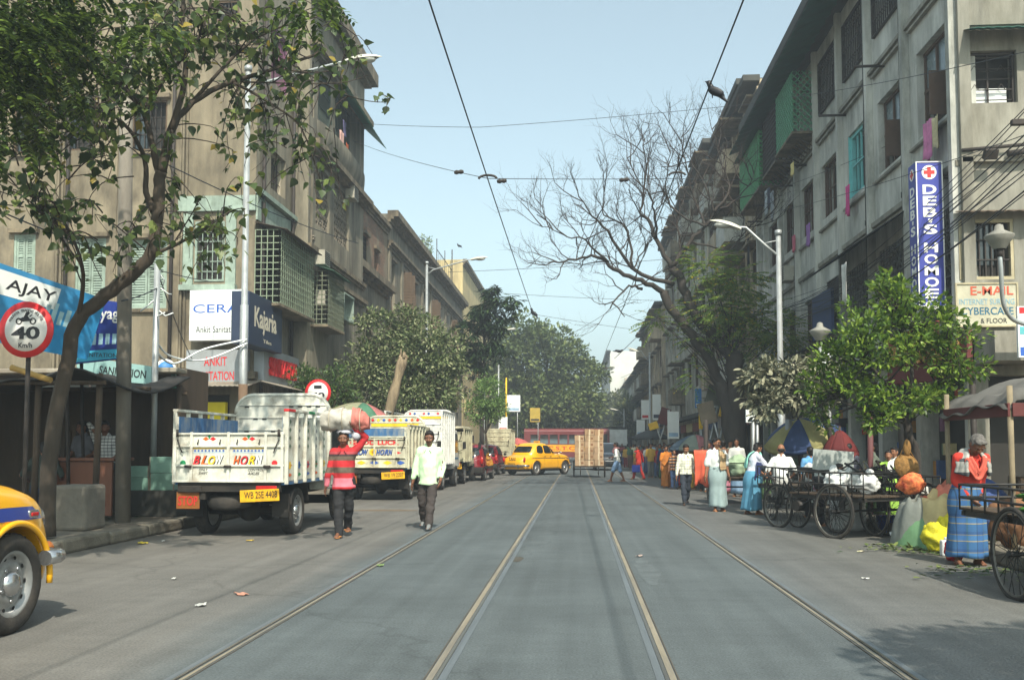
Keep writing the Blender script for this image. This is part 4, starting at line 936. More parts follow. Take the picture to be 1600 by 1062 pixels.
class Car:
 """a car body lofted along y; +y is forward, x to the car's right"""
 def __init__(s_,**k):s_.__dict__.update(k)
 def w(s_,y):
  t=(y-(s_.yf+s_.yr)/2)/((s_.yf-s_.yr)/2);e=s_.ef if t>0 else s_.er
  return s_.W/2*(1-abs(min(1,max(-1,t))*.985)**e)**(1/e)+.0
 def top(s_,y):return np.interp(y,s_.ty,s_.tz)
 def sh(s_,y):return np.interp(y,s_.sy,s_.sz)
 def side(s_,y,z):
  w=s_.w(y);zb,zs=s_.zb,s_.sh(y);t=(z-zb)/max(.05,zs-zb);f=1-.05*(2*t-.85)**2
  return w*f
 def section(s_,y):
  zb,zs,zt=s_.zb,s_.sh(y),s_.top(y);pts=[(s_.side(y,zb)*.86,zb-.0)]
  for i in range(8):z=zb+(zs-zb)*i/7;pts.append((s_.side(y,z),z))
  ws=s_.side(y,zs)
  for i in range(1,9):
   a=PI/2*i/8;pts.append((ws*math.cos(a)**s_.cx,zs+(zt-zs)*math.sin(a)**.75))
  return pts
 def body(s_,ncut=44):
  g=MB();ys=[s_.yr+(s_.yf-s_.yr)*(.5-.5*math.cos(PI*i/ncut))for i in range(ncut+1)]
  rings=[]
  for y in ys:
   p=s_.section(y);ring=[(-x,y,z)for x,z in p]+[(x,y,z)for x,z in p[::-1][1:]];rings.append(ring)
  n=len(rings[0]);vs=[q for r_ in rings for q in r_]
  fs=[(i*n+j,(i+1)*n+j,(i+1)*n+(j+1)%n,i*n+(j+1)%n)for i in range(len(ys)-1)for j in range(n)]
  fs+=[tuple(range(n)),tuple(range((len(ys)-1)*n,len(ys)*n))[::-1]]
  g.add(vs,fs,0,True);return g
 def cab(s_,z):
  t=(z-s_.cz0)/(s_.cz1-s_.cz0);t=max(0,min(1,t))
  return(np.interp(t,s_.ct,s_.cf),np.interp(t,s_.ct,s_.cr),np.interp(t,s_.ct,s_.cw))
 def cabx(s_,y,z,o=0.0):
  f,r_,w=s_.cab(z);ly=(f-r_)/2;k=abs((y-(f+r_)/2)/ly);return(w*(1-min(1,k)**s_.cn)**(1/s_.cn)if k<1 else 0)+o
 def caby(s_,x,z,front,o=0.0):
  f,r_,w=s_.cab(z);ly=(f-r_)/2;k=min(.999,abs(x)/w);q_=ly*(1-k**s_.cn)**(1/s_.cn);return(f+r_)/2+(q_+o if front else-q_-o)
 def cabin(s_):
  g=MB();n=48;zs=[s_.cz0+(s_.cz1-s_.cz0)*i/14 for i in range(15)];vs=[]
  for z in zs:
   f,r_,w=s_.cab(z);ly=(f-r_)/2;yc=(f+r_)/2
   for j in range(n):
    a=2*PI*j/n;c,s2=math.cos(a),math.sin(a);e=2/s_.cn
    vs.append((w*math.copysign(abs(c)**e,c),yc+ly*math.copysign(abs(s2)**e,s2),z))
  f,r_,w=s_.cab(s_.cz1);ly=(f-r_)/2;yc=(f+r_)/2
  for q_,dz in((.93,.022),(.8,.045),(.55,.066),(.25,.078)):
   for j in range(n):
    a=2*PI*j/n;c,s2=math.cos(a),math.sin(a);e=2/s_.cn
    vs.append((w*q_*math.copysign(abs(c)**e,c),yc+ly*q_*math.copysign(abs(s2)**e,s2),s_.cz1+dz))
  m=len(vs)//n;fs=[(i*n+j,i*n+(j+1)%n,(i+1)*n+(j+1)%n,(i+1)*n+j)for i in range(m-1)for j in range(n)]
  fs.append(tuple(range((m-1)*n,m*n)));g.add(vs,fs,0,True);return g
 def sidewin(s_,sgn,y0,y1,z0,z1,y0t=None,y1t=None,o=.006,r=.06):
  """rounded window patch on the cabin side; y0t, y1t the corners at the top"""
  y0t=y0 if y0t is None else y0t;y1t=y1 if y1t is None else y1t;g=MB()
  def fn(u,v):
   z=z0+(z1-z0)*v;a=y0+(y0t-y0)*v;b=y1+(y1t-y1)*v
   cut=0
   for vv in(v,1-v):
    d=vv*(z1-z0)
    if d<r:cut=max(cut,r-math.sqrt(max(0,r*r-(r-d)**2)))
   y=a+cut+(b-a-2*cut)*u
   return(sgn*s_.cabx(y,z,o),y,z)
  g.grid(fn,8,10,0,True);return g
 def endwin(s_,front,x,z0,z1,o=.006,r=.07,xt=None):
  g=MB();xt=x if xt is None else xt
  def fn(u,v):
   z=z0+(z1-z0)*v;w=x+(xt-x)*v;cut=0
   for vv in(v,1-v):
    d=vv*(z1-z0)
    if d<r:cut=max(cut,r-math.sqrt(max(0,r*r-(r-d)**2)))
   X=(w-cut)*(2*u-1);return(X,s_.caby(X,z,front,o),z)
  g.grid(fn,12,10,0,True);return g
 def strip(s_,sgn,y0,y1,z0,z1,o=.004,n=16,zf=None):
  g=MB()
  def fn(u,v):
   y=y0+(y1-y0)*u;z=z0+(z1-z0)*v+(zf(y)if zf else 0);return(sgn*(s_.side(y,z)+o),y,z)
  g.grid(fn,n,3);return g
def with_arches(mb,mats,cuts):
 """body mesh with the wheel arches taken out"""
 o=mb.build('body_work',mats);cb=MB()
 for(y,z,r,x0,x1)in cuts:
  n=36;ring=[(y+r*math.cos(2*PI*i/n),z+r*math.sin(2*PI*i/n))for i in range(n)]
  vs=[(x,a,b)for x in(x0,x1)for a,b in ring];fs=[tuple(range(n))[::-1],tuple(range(n,2*n))]+[(i,(i+1)%n,n+(i+1)%n,n+i)for i in range(n)]
  cb.add(vs,fs,0)
 c=cb.build('body_cut',mats)
 for ob in(o,c):
  bm=bmesh.new();bm.from_mesh(ob.data);bmesh.ops.recalc_face_normals(bm,faces=bm.faces);bm.to_mesh(ob.data);bm.free()
 md=o.modifiers.new('b','BOOLEAN');md.object=c;md.operation='DIFFERENCE';md.solver='EXACT';md.use_self=True
 me=evaluated_mesh(o);od=o.data
 bpy.data.objects.remove(o);bpy.data.objects.remove(c);bpy.data.meshes.remove(od)
 return me
def arch_lip(x,y,z,r,sgn,a0,a1,t=.022,n=24):
 g=MB();pts=[(x,y+r*math.cos(a0+(a1-a0)*i/n),z+r*math.sin(a0+(a1-a0)*i/n))for i in range(n+1)]
 g.tube(pts,t,8);return g
AMB=Car(yf=2.02,yr=-2.08,W=1.64,ef=5.0,er=4.2,zb=.30,ty=[-2.08,-1.95,-1.6,-1.25,.6,1.0,1.5,1.85,2.02],tz=[.72,.86,.98,1.03,1.04,1.06,1.02,.93,.80],sy=[-2.08,-1.9,-1.2,.6,1.2,1.7,2.02],sz=[.58,.70,.86,.90,.88,.80,.64],cx=.62,cz0=.90,cz1=1.50,ct=[0,.25,.6,.85,1.0],cf=[.86,.74,.48,.26,.06],cr=[-1.52,-1.44,-1.26,-1.08,-.92],cw=[.775,.765,.715,.66,.59],cn=3.6)
def ambassador(label,loc,rz,band=False,scale=1.0,group=None,full=True):
 C=AMB;t=thing('taxi',label,'taxi',loc,rz,group);t.scale=(scale,)*3
 yF,yR,rw=1.30,-1.16,.335
 me=with_arches(C.body(),M_TAXIY,[(yF,.335,.40,.45,1.2),(yF,.335,.40,-1.2,-.45),(yR,.335,.385,.45,1.2),(yR,.335,.385,-1.2,-.45)])
 b=link('body',me,t)
 C.cabin().build('cabin',M_TAXIY,t)
 g=MB();g.box(-.62,.62,-1.9,1.85,.2,.45);g.build('underbody',M_BLACKP,t)
 for sgn in(1,-1):
  xs=C.side(yF,.6)
  arch_lip(sgn*(C.side(yF,.60)-.008),yF,.335,.405,sgn,-.12,PI+.12,.022).build('fender_lip',M_TAXIY,t)
  arch_lip(sgn*(C.side(yR,.60)-.010),yR,.335,.39,sgn,-.05,PI+.1,.016).build('fender_lip',M_TAXIY,t)
  for y in(yF,yR):wheel_parts(t,Vector((sgn*.70,y,rw)),rw,.185,sgn)
  if band:C.strip(sgn,-1.95,1.86,.76,.85,.004,30,lambda y:-.03*max(0,(y-1.2))-.02*max(0,-1.2-y)).build('side_band',M_TAXIBLUE,t)
  else:C.strip(sgn,-1.9,1.7,.80,.835,.004,30).build('side_band',M_BLACKP,t)
  w1_=C.sidewin(sgn,-.50,.12,1.06,1.44,-.50,.0);w1_.build('door_window',M_CARGLASS,t)
  C.sidewin(sgn,-1.08,-.58,1.06,1.44,-.92,-.58,r=.12).build('door_window',M_CARGLASS,t)
  C.sidewin(sgn,.16,.46,1.06,1.40,.04,.14).build('quarter_window',M_CARGLASS,t)
  for(y,z0,z1)in((.60,.36,.88),(-.54,.36,.89),(-1.15+.44,.36,.42)):C.strip(sgn,y-.006,y+.006,z0,z1,.003,2).build('door_gap',M_BLACKP,t)
  C.strip(sgn,-.54,.60,.352,.364,.003,10).build('door_gap',M_BLACKP,t)
  for y in(-.46,.02):
   g=MB();x=C.side(y,.90);g.bbox(sgn*(x+.005),sgn*(x+.03),y-.07,y+.07,.885,.91,.006);g.build('door_handle',M_CHROME,t)
   # side lamp badge on the front wing
  g=MB();x=C.side(1.55,.78);g.bbox(sgn*(x-.01),sgn*(x+.018),1.50,1.62,.755,.815,.02);bd=g.build('side_lamp',M_CHROME,t)
  g=MB();g.bbox(sgn*(x+.014),sgn*(x+.026),1.52,1.60,.772,.798,.01);g.build('lens',M_REDLAMP,bd)
  # mirror
  g=MB();x=C.side(.55,.9);g.tube([(sgn*(x-.03),.62,.98),(sgn*(x+.10),.66,1.06)],.012,6);g.ell((sgn*(x+.13),.67,1.10),(.07,.035,.06));g.build('mirror',M_CHROME,t)
  # tail lamps and headlamps
  g=MB();g.ell((sgn*.62,C.yr+.13,.76),(.055,.06,.12));g.build('tail_lamp',M_REDLAMP,t)
  g=MB();Mh=Matrix.Translation((sgn*.53,1.80,.72))@Matrix.Rotation(-PI/2,4,'X');g.lathe([(.13,-.12),(.125,.06),(.112,.075)],24,Mh);hl_=g.build('headlamp',M_CHROME,t)
  g=MB();g.lathe([(.112,.07),(.08,.095),(.001,.105)],24,Mh);g.build('lens',M_LAMPW,hl_)
  g=MB();Mh=Matrix.Translation((sgn*.60,1.95,.50))@Matrix.Rotation(-PI/2,4,'X');g.lathe([(.06,-.05),(.055,.04),(.001,.06)],16,Mh);g.build('turn_lamp',M_AMBER,t)
 C.endwin(False,.52,1.10,1.40,xt=.46).build('rear_window',M_CARGLASS,t);C.endwin(True,.60,1.08,1.42,xt=.48).build('windscreen',M_CARGLASS,t)
 g=MB()
 for k in range(9):z=.46+.035*k;g.bbox(-.36+.02*abs(k-4)*.2,.36-.02*abs(k-4)*.2,1.93,2.03,z,z+.016,.004)
 g.build('grille',M_CHROME,t)
 for y,s2 in((C.yf-.10,1),(C.yr-.06,-1)):
  g=MB();pts=[(x,y-s2*.16*(abs(x)/.86)**3,.47)for x in[-.80+1.60*i/16 for i in range(17)]]
  pts=[(-.80,y-s2*.30,.47)]+pts+[(.80,y-s2*.30,.47)]
  g.tube(pts,.055,10)
  for x in(-.4,.4):g.bbox(x-.035,x+.035,y-.05,y+.07,.36,.54,.02)
  g.build('bumper',M_CHROME,t)
 g=MB();g.bbox(-.25,.25,-2.165,-2.15,.50,.62,.004);pl=g.build('number_plate',M_PLATEY,t);lettering('WB 04 2916',pl,M_BLACKLET,(0,-2.168,.56),.42,.07)
 lettering('TAXI',t,M_BLACKLET,(0,C.yr-.03+.0,.80),.42,.11,bold=.02)
 g=MB();g.box(-.2,.2,C.yr+.01,C.yr+.06,.73,.75);g.build('boot_handle',M_CHROME,t)
 g=MB();g.bbox(-.17,.17,-.1,-.02,1.57,1.66,.012);rs=g.build('roof_sign',M_TAXIY,t);lettering('TAXI',rs,M_BLACKLET,(0,-.104,1.615),.24,.06)
 return t
 # near taxi at the left edge; its front right wheel stands about 6.8 m ahead
sc_=1.09
wc=G(41,990);ambassador('yellow taxi with blue side band cut off by the left edge of the photo',(wc.x-.70*sc_-.18,wc.y-1.30*sc_-.02,0),0,True,sc_,'yellow taxis')
p=G(840,741);ambassador('yellow taxi with thin black side line crossing the tram tracks ahead',(p.x,p.y,0),-R(33),False,1.0,'yellow taxis')
p=PY(797,690,54);ambassador('yellow taxi mostly hidden behind the crossing taxi',(p.x-.5,55,0),R(160),False,1.0,'yellow taxis')
# ------------------------------------------------------------------ small cars
HATCH=Car(yf=1.72,yr=-1.75,W=1.54,ef=4.5,er=5.5,zb=.28,ty=[-1.75,-1.6,-1.2,.6,1.0,1.5,1.72],tz=[.88,.98,1.0,1.0,.98,.86,.70],sy=[-1.75,-1.2,.6,1.2,1.72],sz=[.78,.88,.88,.80,.62],cx=.7,cz0=.86,cz1=1.42,ct=[0,.3,.7,1.0],cf=[.98,.78,.42,.1],cr=[-1.72,-1.66,-1.52,-1.3],cw=[.74,.73,.67,.58],cn=4.2)
def hatchback(label,loc,rz,paint,trim,group,C=HATCH,scale=1.0):
 t=thing('parked_car',label,'car',loc,rz,group);t.scale=(scale,)*3
 me=with_arches(C.body(30),paint,[(1.12,.28,.33,.4,1.2),(1.12,.28,.33,-1.2,-.4),(-1.08,.28,.33,.4,1.2),(-1.08,.28,.33,-1.2,-.4)]);link('body',me,t)
 C.cabin().build('cabin',paint,t);g=MB();g.box(-.58,.58,-1.5,1.5,.2,.4);g.build('underbody',M_BLACKP,t)
 for sgn in(1,-1):
  for y in(1.12,-1.08):wheel_parts(t,Vector((sgn*.66,y,.28)),.28,.17,sgn)
  C.sidewin(sgn,-.45,.45,1.0,1.36,-.45,.12).build('door_window',M_CARGLASS,t);C.sidewin(sgn,-1.25,-.52,1.0,1.36,-1.15,-.52).build('door_window',M_CARGLASS,t)
  C.strip(sgn,-1.5,1.4,.50,.58,.01,16).build('rubbing_strip',M_BLACKP,t)
  g=MB();g.ell((sgn*.66,-1.66,.82),(.07,.07,.16));g.build('tail_lamp',M_REDLAMP,t)
  g=MB();g.ell((sgn*.52,1.58,.66),(.13,.1,.09));g.build('headlamp',M_LAMPW,t)
  g=MB();g.ell((sgn*.80,.62,1.0),(.08,.04,.06));g.build('mirror',M_BLACKP,t)
 C.endwin(False,.58,1.0,1.34,xt=.48).build('rear_window',M_CARGLASS,t);C.endwin(True,.62,1.0,1.36,xt=.5).build('windscreen',M_CARGLASS,t)
 for y0,y1 in((-1.86,-1.6),(1.55,1.82)):
  g=MB();g.bbox(-.75,.75,y0,y1,.30,.56,.07);g.build('bumper',trim,t)
 g=MB();g.bbox(-.25,.25,-1.88,-1.862,.42,.54,.003);pl=g.build('number_plate',M_PLATEY,t);lettering('WB 02',pl,M_BLACKLET,(0,-1.882,.48),.34,.07)
 return t
M_MAROONP=mat('maroon_car_paint',s(122,24,34),.3,.08,2,coat=.6);M_DKRED=mat('dark_red_car_paint',s(134,30,40),.3,.08,2,coat=.6);M_BLKPAINT=mat('black_car_paint',s(30,32,36),.25,.1,2,coat=.6)
hatchback('maroon hatchback with black bumper parked right behind the cream truck',(-4.42,39.0,0),R(-3),M_MAROONP,M_BLACKP,'small cars parked on the left')
hatchback('dark red hatchback parked in front of the maroon hatchback',(-4.5,46.5,0),R(-3),M_DKRED,M_BLACKP,'small cars parked on the left')
hatchback('black car facing the camera behind the carton cart',(1.75,56,0),PI,M_BLKPAINT,M_BLKPAINT,None,scale=1.08)
# ------------------------------------------------------------------ trucks
def flat(parent,name,m,F,shapes):
 """flat painted shapes, 3 mm proud of a plate"""
 g=MB()
 for sh_ in shapes:g.add([F.pt(u,z,.003)for u,z in sh_],[tuple(range(len(sh_)))])
 return g.build(name,m,parent)
def diamond(u,z,a,b):return[(u-a,z),(u,z-b),(u+a,z),(u,z+b)]
def disc(u,z,r,n=14):return[(u+r*math.cos(2*PI*i/n),z+r*math.sin(2*PI*i/n))for i in range(n)]
M_TRKW=mat('cream_white_truck_paint',s(206,206,194),.55,.1,3,bump=.1,bscale=14,stain=s(132,114,92),stain_amt=.65,stain_scale=3.2,streak=.22)
M_TRKC=mat('cream_truck_paint',s(200,196,172),.6,.1,3,stain=s(120,104,80),stain_amt=.75,stain_scale=3,streak=.3)
M_TRKC2=mat('pale_yellow_truck_paint',s(192,187,158),.6,.12,3,stain=s(118,100,74),stain_amt=.75,stain_scale=3,streak=.3)
M_TRKWH=mat('white_truck_paint',s(214,214,208),.5,.06,3,stain=s(140,130,116),stain_amt=.5,stain_scale=3)
M_BLUEBED=mat('scraped_blue_paint',s(52,96,138),.6,.25,4,stain=s(150,150,140),stain_amt=.8,stain_scale=5,stretch=(1,1,.3))
M_GREENP=mat('green_paint',s(30,130,80),.5);M_ORANGEP=mat('orange_paint',s(216,96,34),.5);M_REDP=mat('red_paint',s(200,40,44),.5);M_BLUEP=mat('blue_paint',s(52,88,160),.5);M_YELP=mat('yellow_sign_paint',s(232,186,40),.5)
def fancy(txt,parent,F,u0,z0,w,h,mats_,sh=.35):
 """big slanting letters, each with a dark outline"""
 n=len(txt);cw=w/n
 for i,ch in enumerate(txt):
  c=F.pt(u0+cw*(i+.5),z0+h/2,.006);rz_=math.atan2(F.u.y,F.u.x)
  lettering(ch,parent,M_BLACKLET,F.pt(u0+cw*(i+.5)+.008,z0+h/2-.008,.004),cw*1.04,h*1.06,rz_,.002,.05,sh)
  lettering(ch,parent,mats_[i%len(mats_)],c,cw*.96,h*.94,rz_,.002,.02,sh)
def truck(label,X,Y,rz=0.0,W=1.68,L=2.42,zb=.86,zg=1.58,zs=1.9,zh=2.28,paint=M_TRKW,inner=M_BLUEBED,cab=None,r=.37,wb=2.8,gate=None,stakes=6,roundtop=True,plate='WB 25E 4408',rail=None,head=True,group='small trucks parked along the left kerb',ladder=True):
 t=thing('parked_truck',label,'truck',(X,Y,0),rz,group);h=W/2
 FT=Fr((0,0,0),(1,0,0),(0,-1,0))
 # load bed: floor, tailgate with frame rails, staked sides, headboard
 g=MB();g.box(-h,h,.05,L,zb-.06,zb);g.build('bed_floor',inner,t)
 g=MB();g.box(-h,h,.0,.045,zb-.02,zg);tg=g.build('tailgate',paint,t)
 g=MB()
 for x in(-h*.98,-h*.68,0,h*.68,h*.98):g.bbox(x-.022,x+.022,-.035,-.001,zb-.02,zg+.01,.008)
 for z in(zb-.02,zb+(zg-zb)*.30,zb+(zg-zb)*.70,zg-.03):
  g.bbox(-h-.02,h+.02,-.030,-.002,z,z+.03,.006)
 g.build('gate_frame',paint,tg)
 g=MB()
 for x in(-h*.72,0,h*.72):g.cyl((x-.05,-.05,zb+(zg-zb)*.3),(x+.05,-.05,zb+(zg-zb)*.3),.022,n=8)
 for x in(-h+.06,h-.06):g.cyl((x,-.05,zg-.06),(x,-.05,zg+.05),.02,n=8);g.tube([(x,-.04,zg-.1),(x*.93,-.06,zg-.24),(x*.9,-.04,zg-.3)],.01,5)
 g.build('hinge',M_IRON,tg)
 for sg in(-1,1):
  x0,x1=sorted((sg*h,sg*(h-.035)))
  g=MB();fb=.42 if zs>2.2 else .93;g.box(x0,x1,.05,L,zb-.02,zb+(zs-zb)*fb,0);g.box(*sorted((sg*(h-.036),sg*(h-.04))),.05,L,zb,zb+(zs-zb)*fb,1);sd=g.build('side_board',[paint,inner],t)
  g=MB()
  for k in range(3 if zs<2.2 else 5):
   z=zb+(zs-zb)*(.47+(.45/(3 if zs<2.2 else 5))*k);g.box(*sorted((sg*(h-.012),sg*(h-.030))),.05,L,z,z+.055 if zs<2.2 else z+.03,0)
   g.box(*sorted((sg*(h-.031),sg*(h-.034))),.05,L,z,z+.05,1)
  g.build('side_slats',[paint,inner],t)
  for k in range(stakes):
   y=.07+(L-.14)*k/(stakes-1);g=MB();g.bbox(*sorted((sg*h,sg*(h+.055))),y-.025,y+.025,zb-.05,zs,.008);g.build('side_stake',paint,t)
  g=MB();n_=7
  for k in range(n_):y0=.04+(L-.06)*k/n_;g.bbox(*sorted((sg*(h-.02),sg*(h+.06))),y0+.001,y0+(L-.06)/n_-.001,zs+.001,zs+.04,.006,(1+k%2)if rail and sg>0 and k%3==0 else 0)
  g.build('top_rail',[paint]+(rail or[paint,paint]),t)
  FS=Fr((sg*h,0,0),(0,sg,0),(sg,0,0))
  for k in range(stakes-1):
   y=.07+(L-.14)*(k+.5)/(stakes-1);u=y*sg
   flat(sd,'painted_panel',[M_YELP,M_BLUEP,M_REDP,M_GREENP][k%4],FS,[disc(u,zb+(zs-zb)*.22,.06)])
   flat(sd,'painted_panel',[mat('dull_green_dots',s(90,112,90),.6),mat('dull_grey_dots',s(120,124,124),.6)][k%2],FS,[diamond(u,zb+(zs-zb)*q_,.05,.04)for q_ in((.5,.62,.74,.86)if zs<2.2 else())]or[diamond(u,zb+.02,.01,.01)])
   flat(sd,'painted_panel',[M_ORANGEP,M_GREENP,M_BLUEP][k%3],FS,[diamond(u,zb+(zs-zb)*.22,.12,.02),diamond(u,zb+(zs-zb)*.08,.1,.03)])
 if head:
  g=MB();rr=.32 if roundtop else .04;n_=8
  out=[(-h,zb),(h,zb),(h,zh-rr)]+[(h-rr+rr*math.cos(PI/2*i/n_),zh-rr+rr*math.sin(PI/2*i/n_))for i in range(1,n_+1)]+[(-h+rr-rr*math.sin(PI/2*i/n_),zh-rr+rr*math.cos(PI/2*i/n_))for i in range(0,n_+1)]+[(-h,zh-rr)]
  Mh=Matrix.Translation((0,L+.05,0))@Matrix.Rotation(PI/2,4,'X')
  g.prism(out,-.0,.05,Mh);hb=g.build('headboard',paint,t)
  g=MB();nrow=5
  for k in range(nrow):
   z=zb+.36+(zh-zb-.55)*k/(nrow-1);g.bbox(-h+.06,h-.06,L-.018,L-.001,z,z+.024,.006)
  g.tube([(x,L+.02,z)for x,z in out[2:-1]],.035,8);g.build('headboard_ribs',paint,hb)
  g=MB();g.box(-h+.05,h-.05,L-.006,L-.0015,zb+.01,zb+.34);g.build('scraped_panel',inner,hb)
  g=MB();rn=random.Random(5)
  for k in range(nrow):
   z=zb+.30+(zh-zb-.55)*k/(nrow-1)
   for q_ in range(9):
    x=-h+.2+q_*(W-.4)/8
    if rn.random()<.6:g.bbox(x-.04,x+.04,L-.012,L-.002,z+.035,z+.055,.004)
  g.build('rope_holes',M_BLACKP,hb)
  # cab
 cm=cab or paint;y0,y1=L+.12,L+1.95;zc=min(zh-.1,1.95)
 prof=[(y0,.62),(y1-.42,.62),(y1,.66),(y1+.02,1.05),(y1-.16,1.16),(y1-.52,zc-.06),(y1-.66,zc),(y0+.05,zc),(y0,zc-.06)]
 g=MB();Mx=Matrix(((0,0,1,0),(1,0,0,0),(0,1,0,0),(0,0,0,1)));g.prism(prof,-h+.08,h-.08,Mx);cb_=g.build('cab',cm,t)
 md=cb_.modifiers.new('b','BEVEL');md.width=.05;md.segments=3
 for sg in(-1,1):
  FS=Fr((sg*(h-.08),0,0),(0,sg,0),(sg,0,0));g=MB()
  poly=[(y0+.35,1.18),(y1-.22,1.18),(y1-.56,zc-.12),(y0+.35,zc-.12)];g.add([(sg*(h-.074),a,b)for a,b in poly],[(0,1,2,3)]);g.build('door_window',M_CARGLASS,cb_)
  g=MB()
  for(a0,a1,b0,b1)in((y0+.30,y0+.312,.68,zc-.08),(y1-.35,y1-.338,.72,1.16),(y0+.313,y1-.351,.68,.692)):g.box(*sorted((sg*(h-.078),sg*(h-.074))),a0,a1,b0,b1)
  g.build('door_gap',M_BLACKP,cb_);g=MB();g.bbox(*sorted((sg*(h-.08),sg*(h-.05))),y0+.38,y0+.5,1.06,1.09,.006);g.build('door_handle',M_BLACKP,cb_)
  g=MB();g.box(*sorted((sg*(h-.078),sg*(h-.0745))),y0+.02,y1-.4,.94,1.0);g.build('cab_stripe',mat('blue_stripe',s(60,120,160),.5),cb_)
  g=MB();g.tube([(sg*(h-.08),y1-.3,1.2),(sg*(h+.12),y1-.2,1.3),(sg*(h+.12),y1-.2,1.5)],.012,5);g.bbox(sg*(h+.12)-.06,sg*(h+.12)+.06,y1-.22,y1-.17,1.3,1.55,.02);g.build('mirror',M_BLACKP,cb_)
 g=MB();g.add([(-h+.16,y1-.175,1.17),(h-.16,y1-.175,1.17),(h-.18,y1-.515,zc-.08),(-h+.18,y1-.515,zc-.08)],[(0,1,2,3)],0)
 for i in range(4):x_,y_,z_=g.v[i];g.v[i]=(x_,y_+.012,z_+.01)
 g.build('windscreen',M_CARGLASS,cb_)
 g=MB();g.add([(-.5,y0-.006,1.3),(.5,y0-.006,1.3),(.5,y0-.006,zc-.12),(-.5,y0-.006,zc-.12)],[(0,1,2,3)]);g.build('rear_window',M_CARGLASS,cb_)
 # chassis, wheels, mudflaps, spare wheel, lamps, plates
 yr_,yf_=.92,.92+wb
 g=MB()
 for x in(-.42,.42):g.box(x-.05,x+.05,.05,L+1.7,zb-.28,zb-.08)
 g.cyl((-h+.15,yr_,r),(h-.15,yr_,r),.07,n=10);g.ell((0,yr_,r),(.2,.16,.18));g.box(-.65,.65,yf_-.1,yf_+.1,r-.05,r+.1)
 g.box(-h+.05,h-.05,.02,.10,zb-.16,zb-.03);g.box(-.3,.3,1.5,2.3,.42,.7);g.build('chassis',M_BLACKP,t)
 for sg in(-1,1):
  for y in(yr_,yf_):wheel_parts(t,Vector((sg*(h-.16),y,r)),r,.21,sg)
  g=MB();arch=[(yr_+(r+.10)*math.cos(a),r+(r+.10)*math.sin(a))for a in[R(15)+R(150)*i/10 for i in range(11)]]
  for(a,b),(c,d)in zip(arch,arch[1:]):
   if min(b,d)>zb-.04:b,d=min(b,zb-.06),min(d,zb-.06)
   g.quad((sg*(h-.28),a,b),(sg*(h-.02),a,b),(sg*(h-.02),c,d),(sg*(h-.28),c,d))
  g.build('mudguard',M_BLACKP,t)
  g=MB();g.box(*sorted((sg*(h-.3),sg*(h-.03))),yr_-r-.16,yr_-r-.14,.30,zb-.2);g.build('mudflap',M_BLACKP,t)
  g=MB();g.bbox(*sorted((sg*(h-.42),sg*(h-.1))),.0,.03,zb-.17,zb-.07,.01);g.build('tail_lamp',M_REDLAMP if sg>0 else M_BLACKP,t)
  # spare wheel slung level below the tail
 Ms=Matrix.Translation((-.12,.42,zb-.30))@Matrix.Rotation(R(8),4,'X');rs=r*.95;hs_=.1
 g=MB();g.lathe([(rs*.6,-hs_),(rs*.9,-hs_),(rs,-hs_*.6),(rs,hs_*.6),(rs*.9,hs_),(rs*.6,hs_)],28,Ms);g.build('spare_wheel',M_TYRE,t)
 g=MB();g.bbox(h-.62,h-.02,-.022,-.002,zb-.33,zb-.15,.008,M=Matrix.Rotation(R(-3),4,'Y'));pl=g.build('number_plate',M_PLATEY,t)
 lettering(plate,pl,M_BLACKLET,(h-.32-.012,-.026,zb-.24+.04),.5,.1,rot=(0,R(-3),0))
 g=MB();g.bbox(-h+.02,-h+.38,.05,.06,zb-.42,zb-.17,.004);mf=g.build('mudflap',mat('orange_flap',s(132,78,28),.6,.2,5,stain=s(110,80,50),stain_amt=.6,stain_scale=6),t);lettering('STOP',mf,M_REDLET,(-h+.2,.045,zb-.3),.3,.14,bold=.01)
 if gate:gate(t,tg,FT,h,zb,zg)
 return t
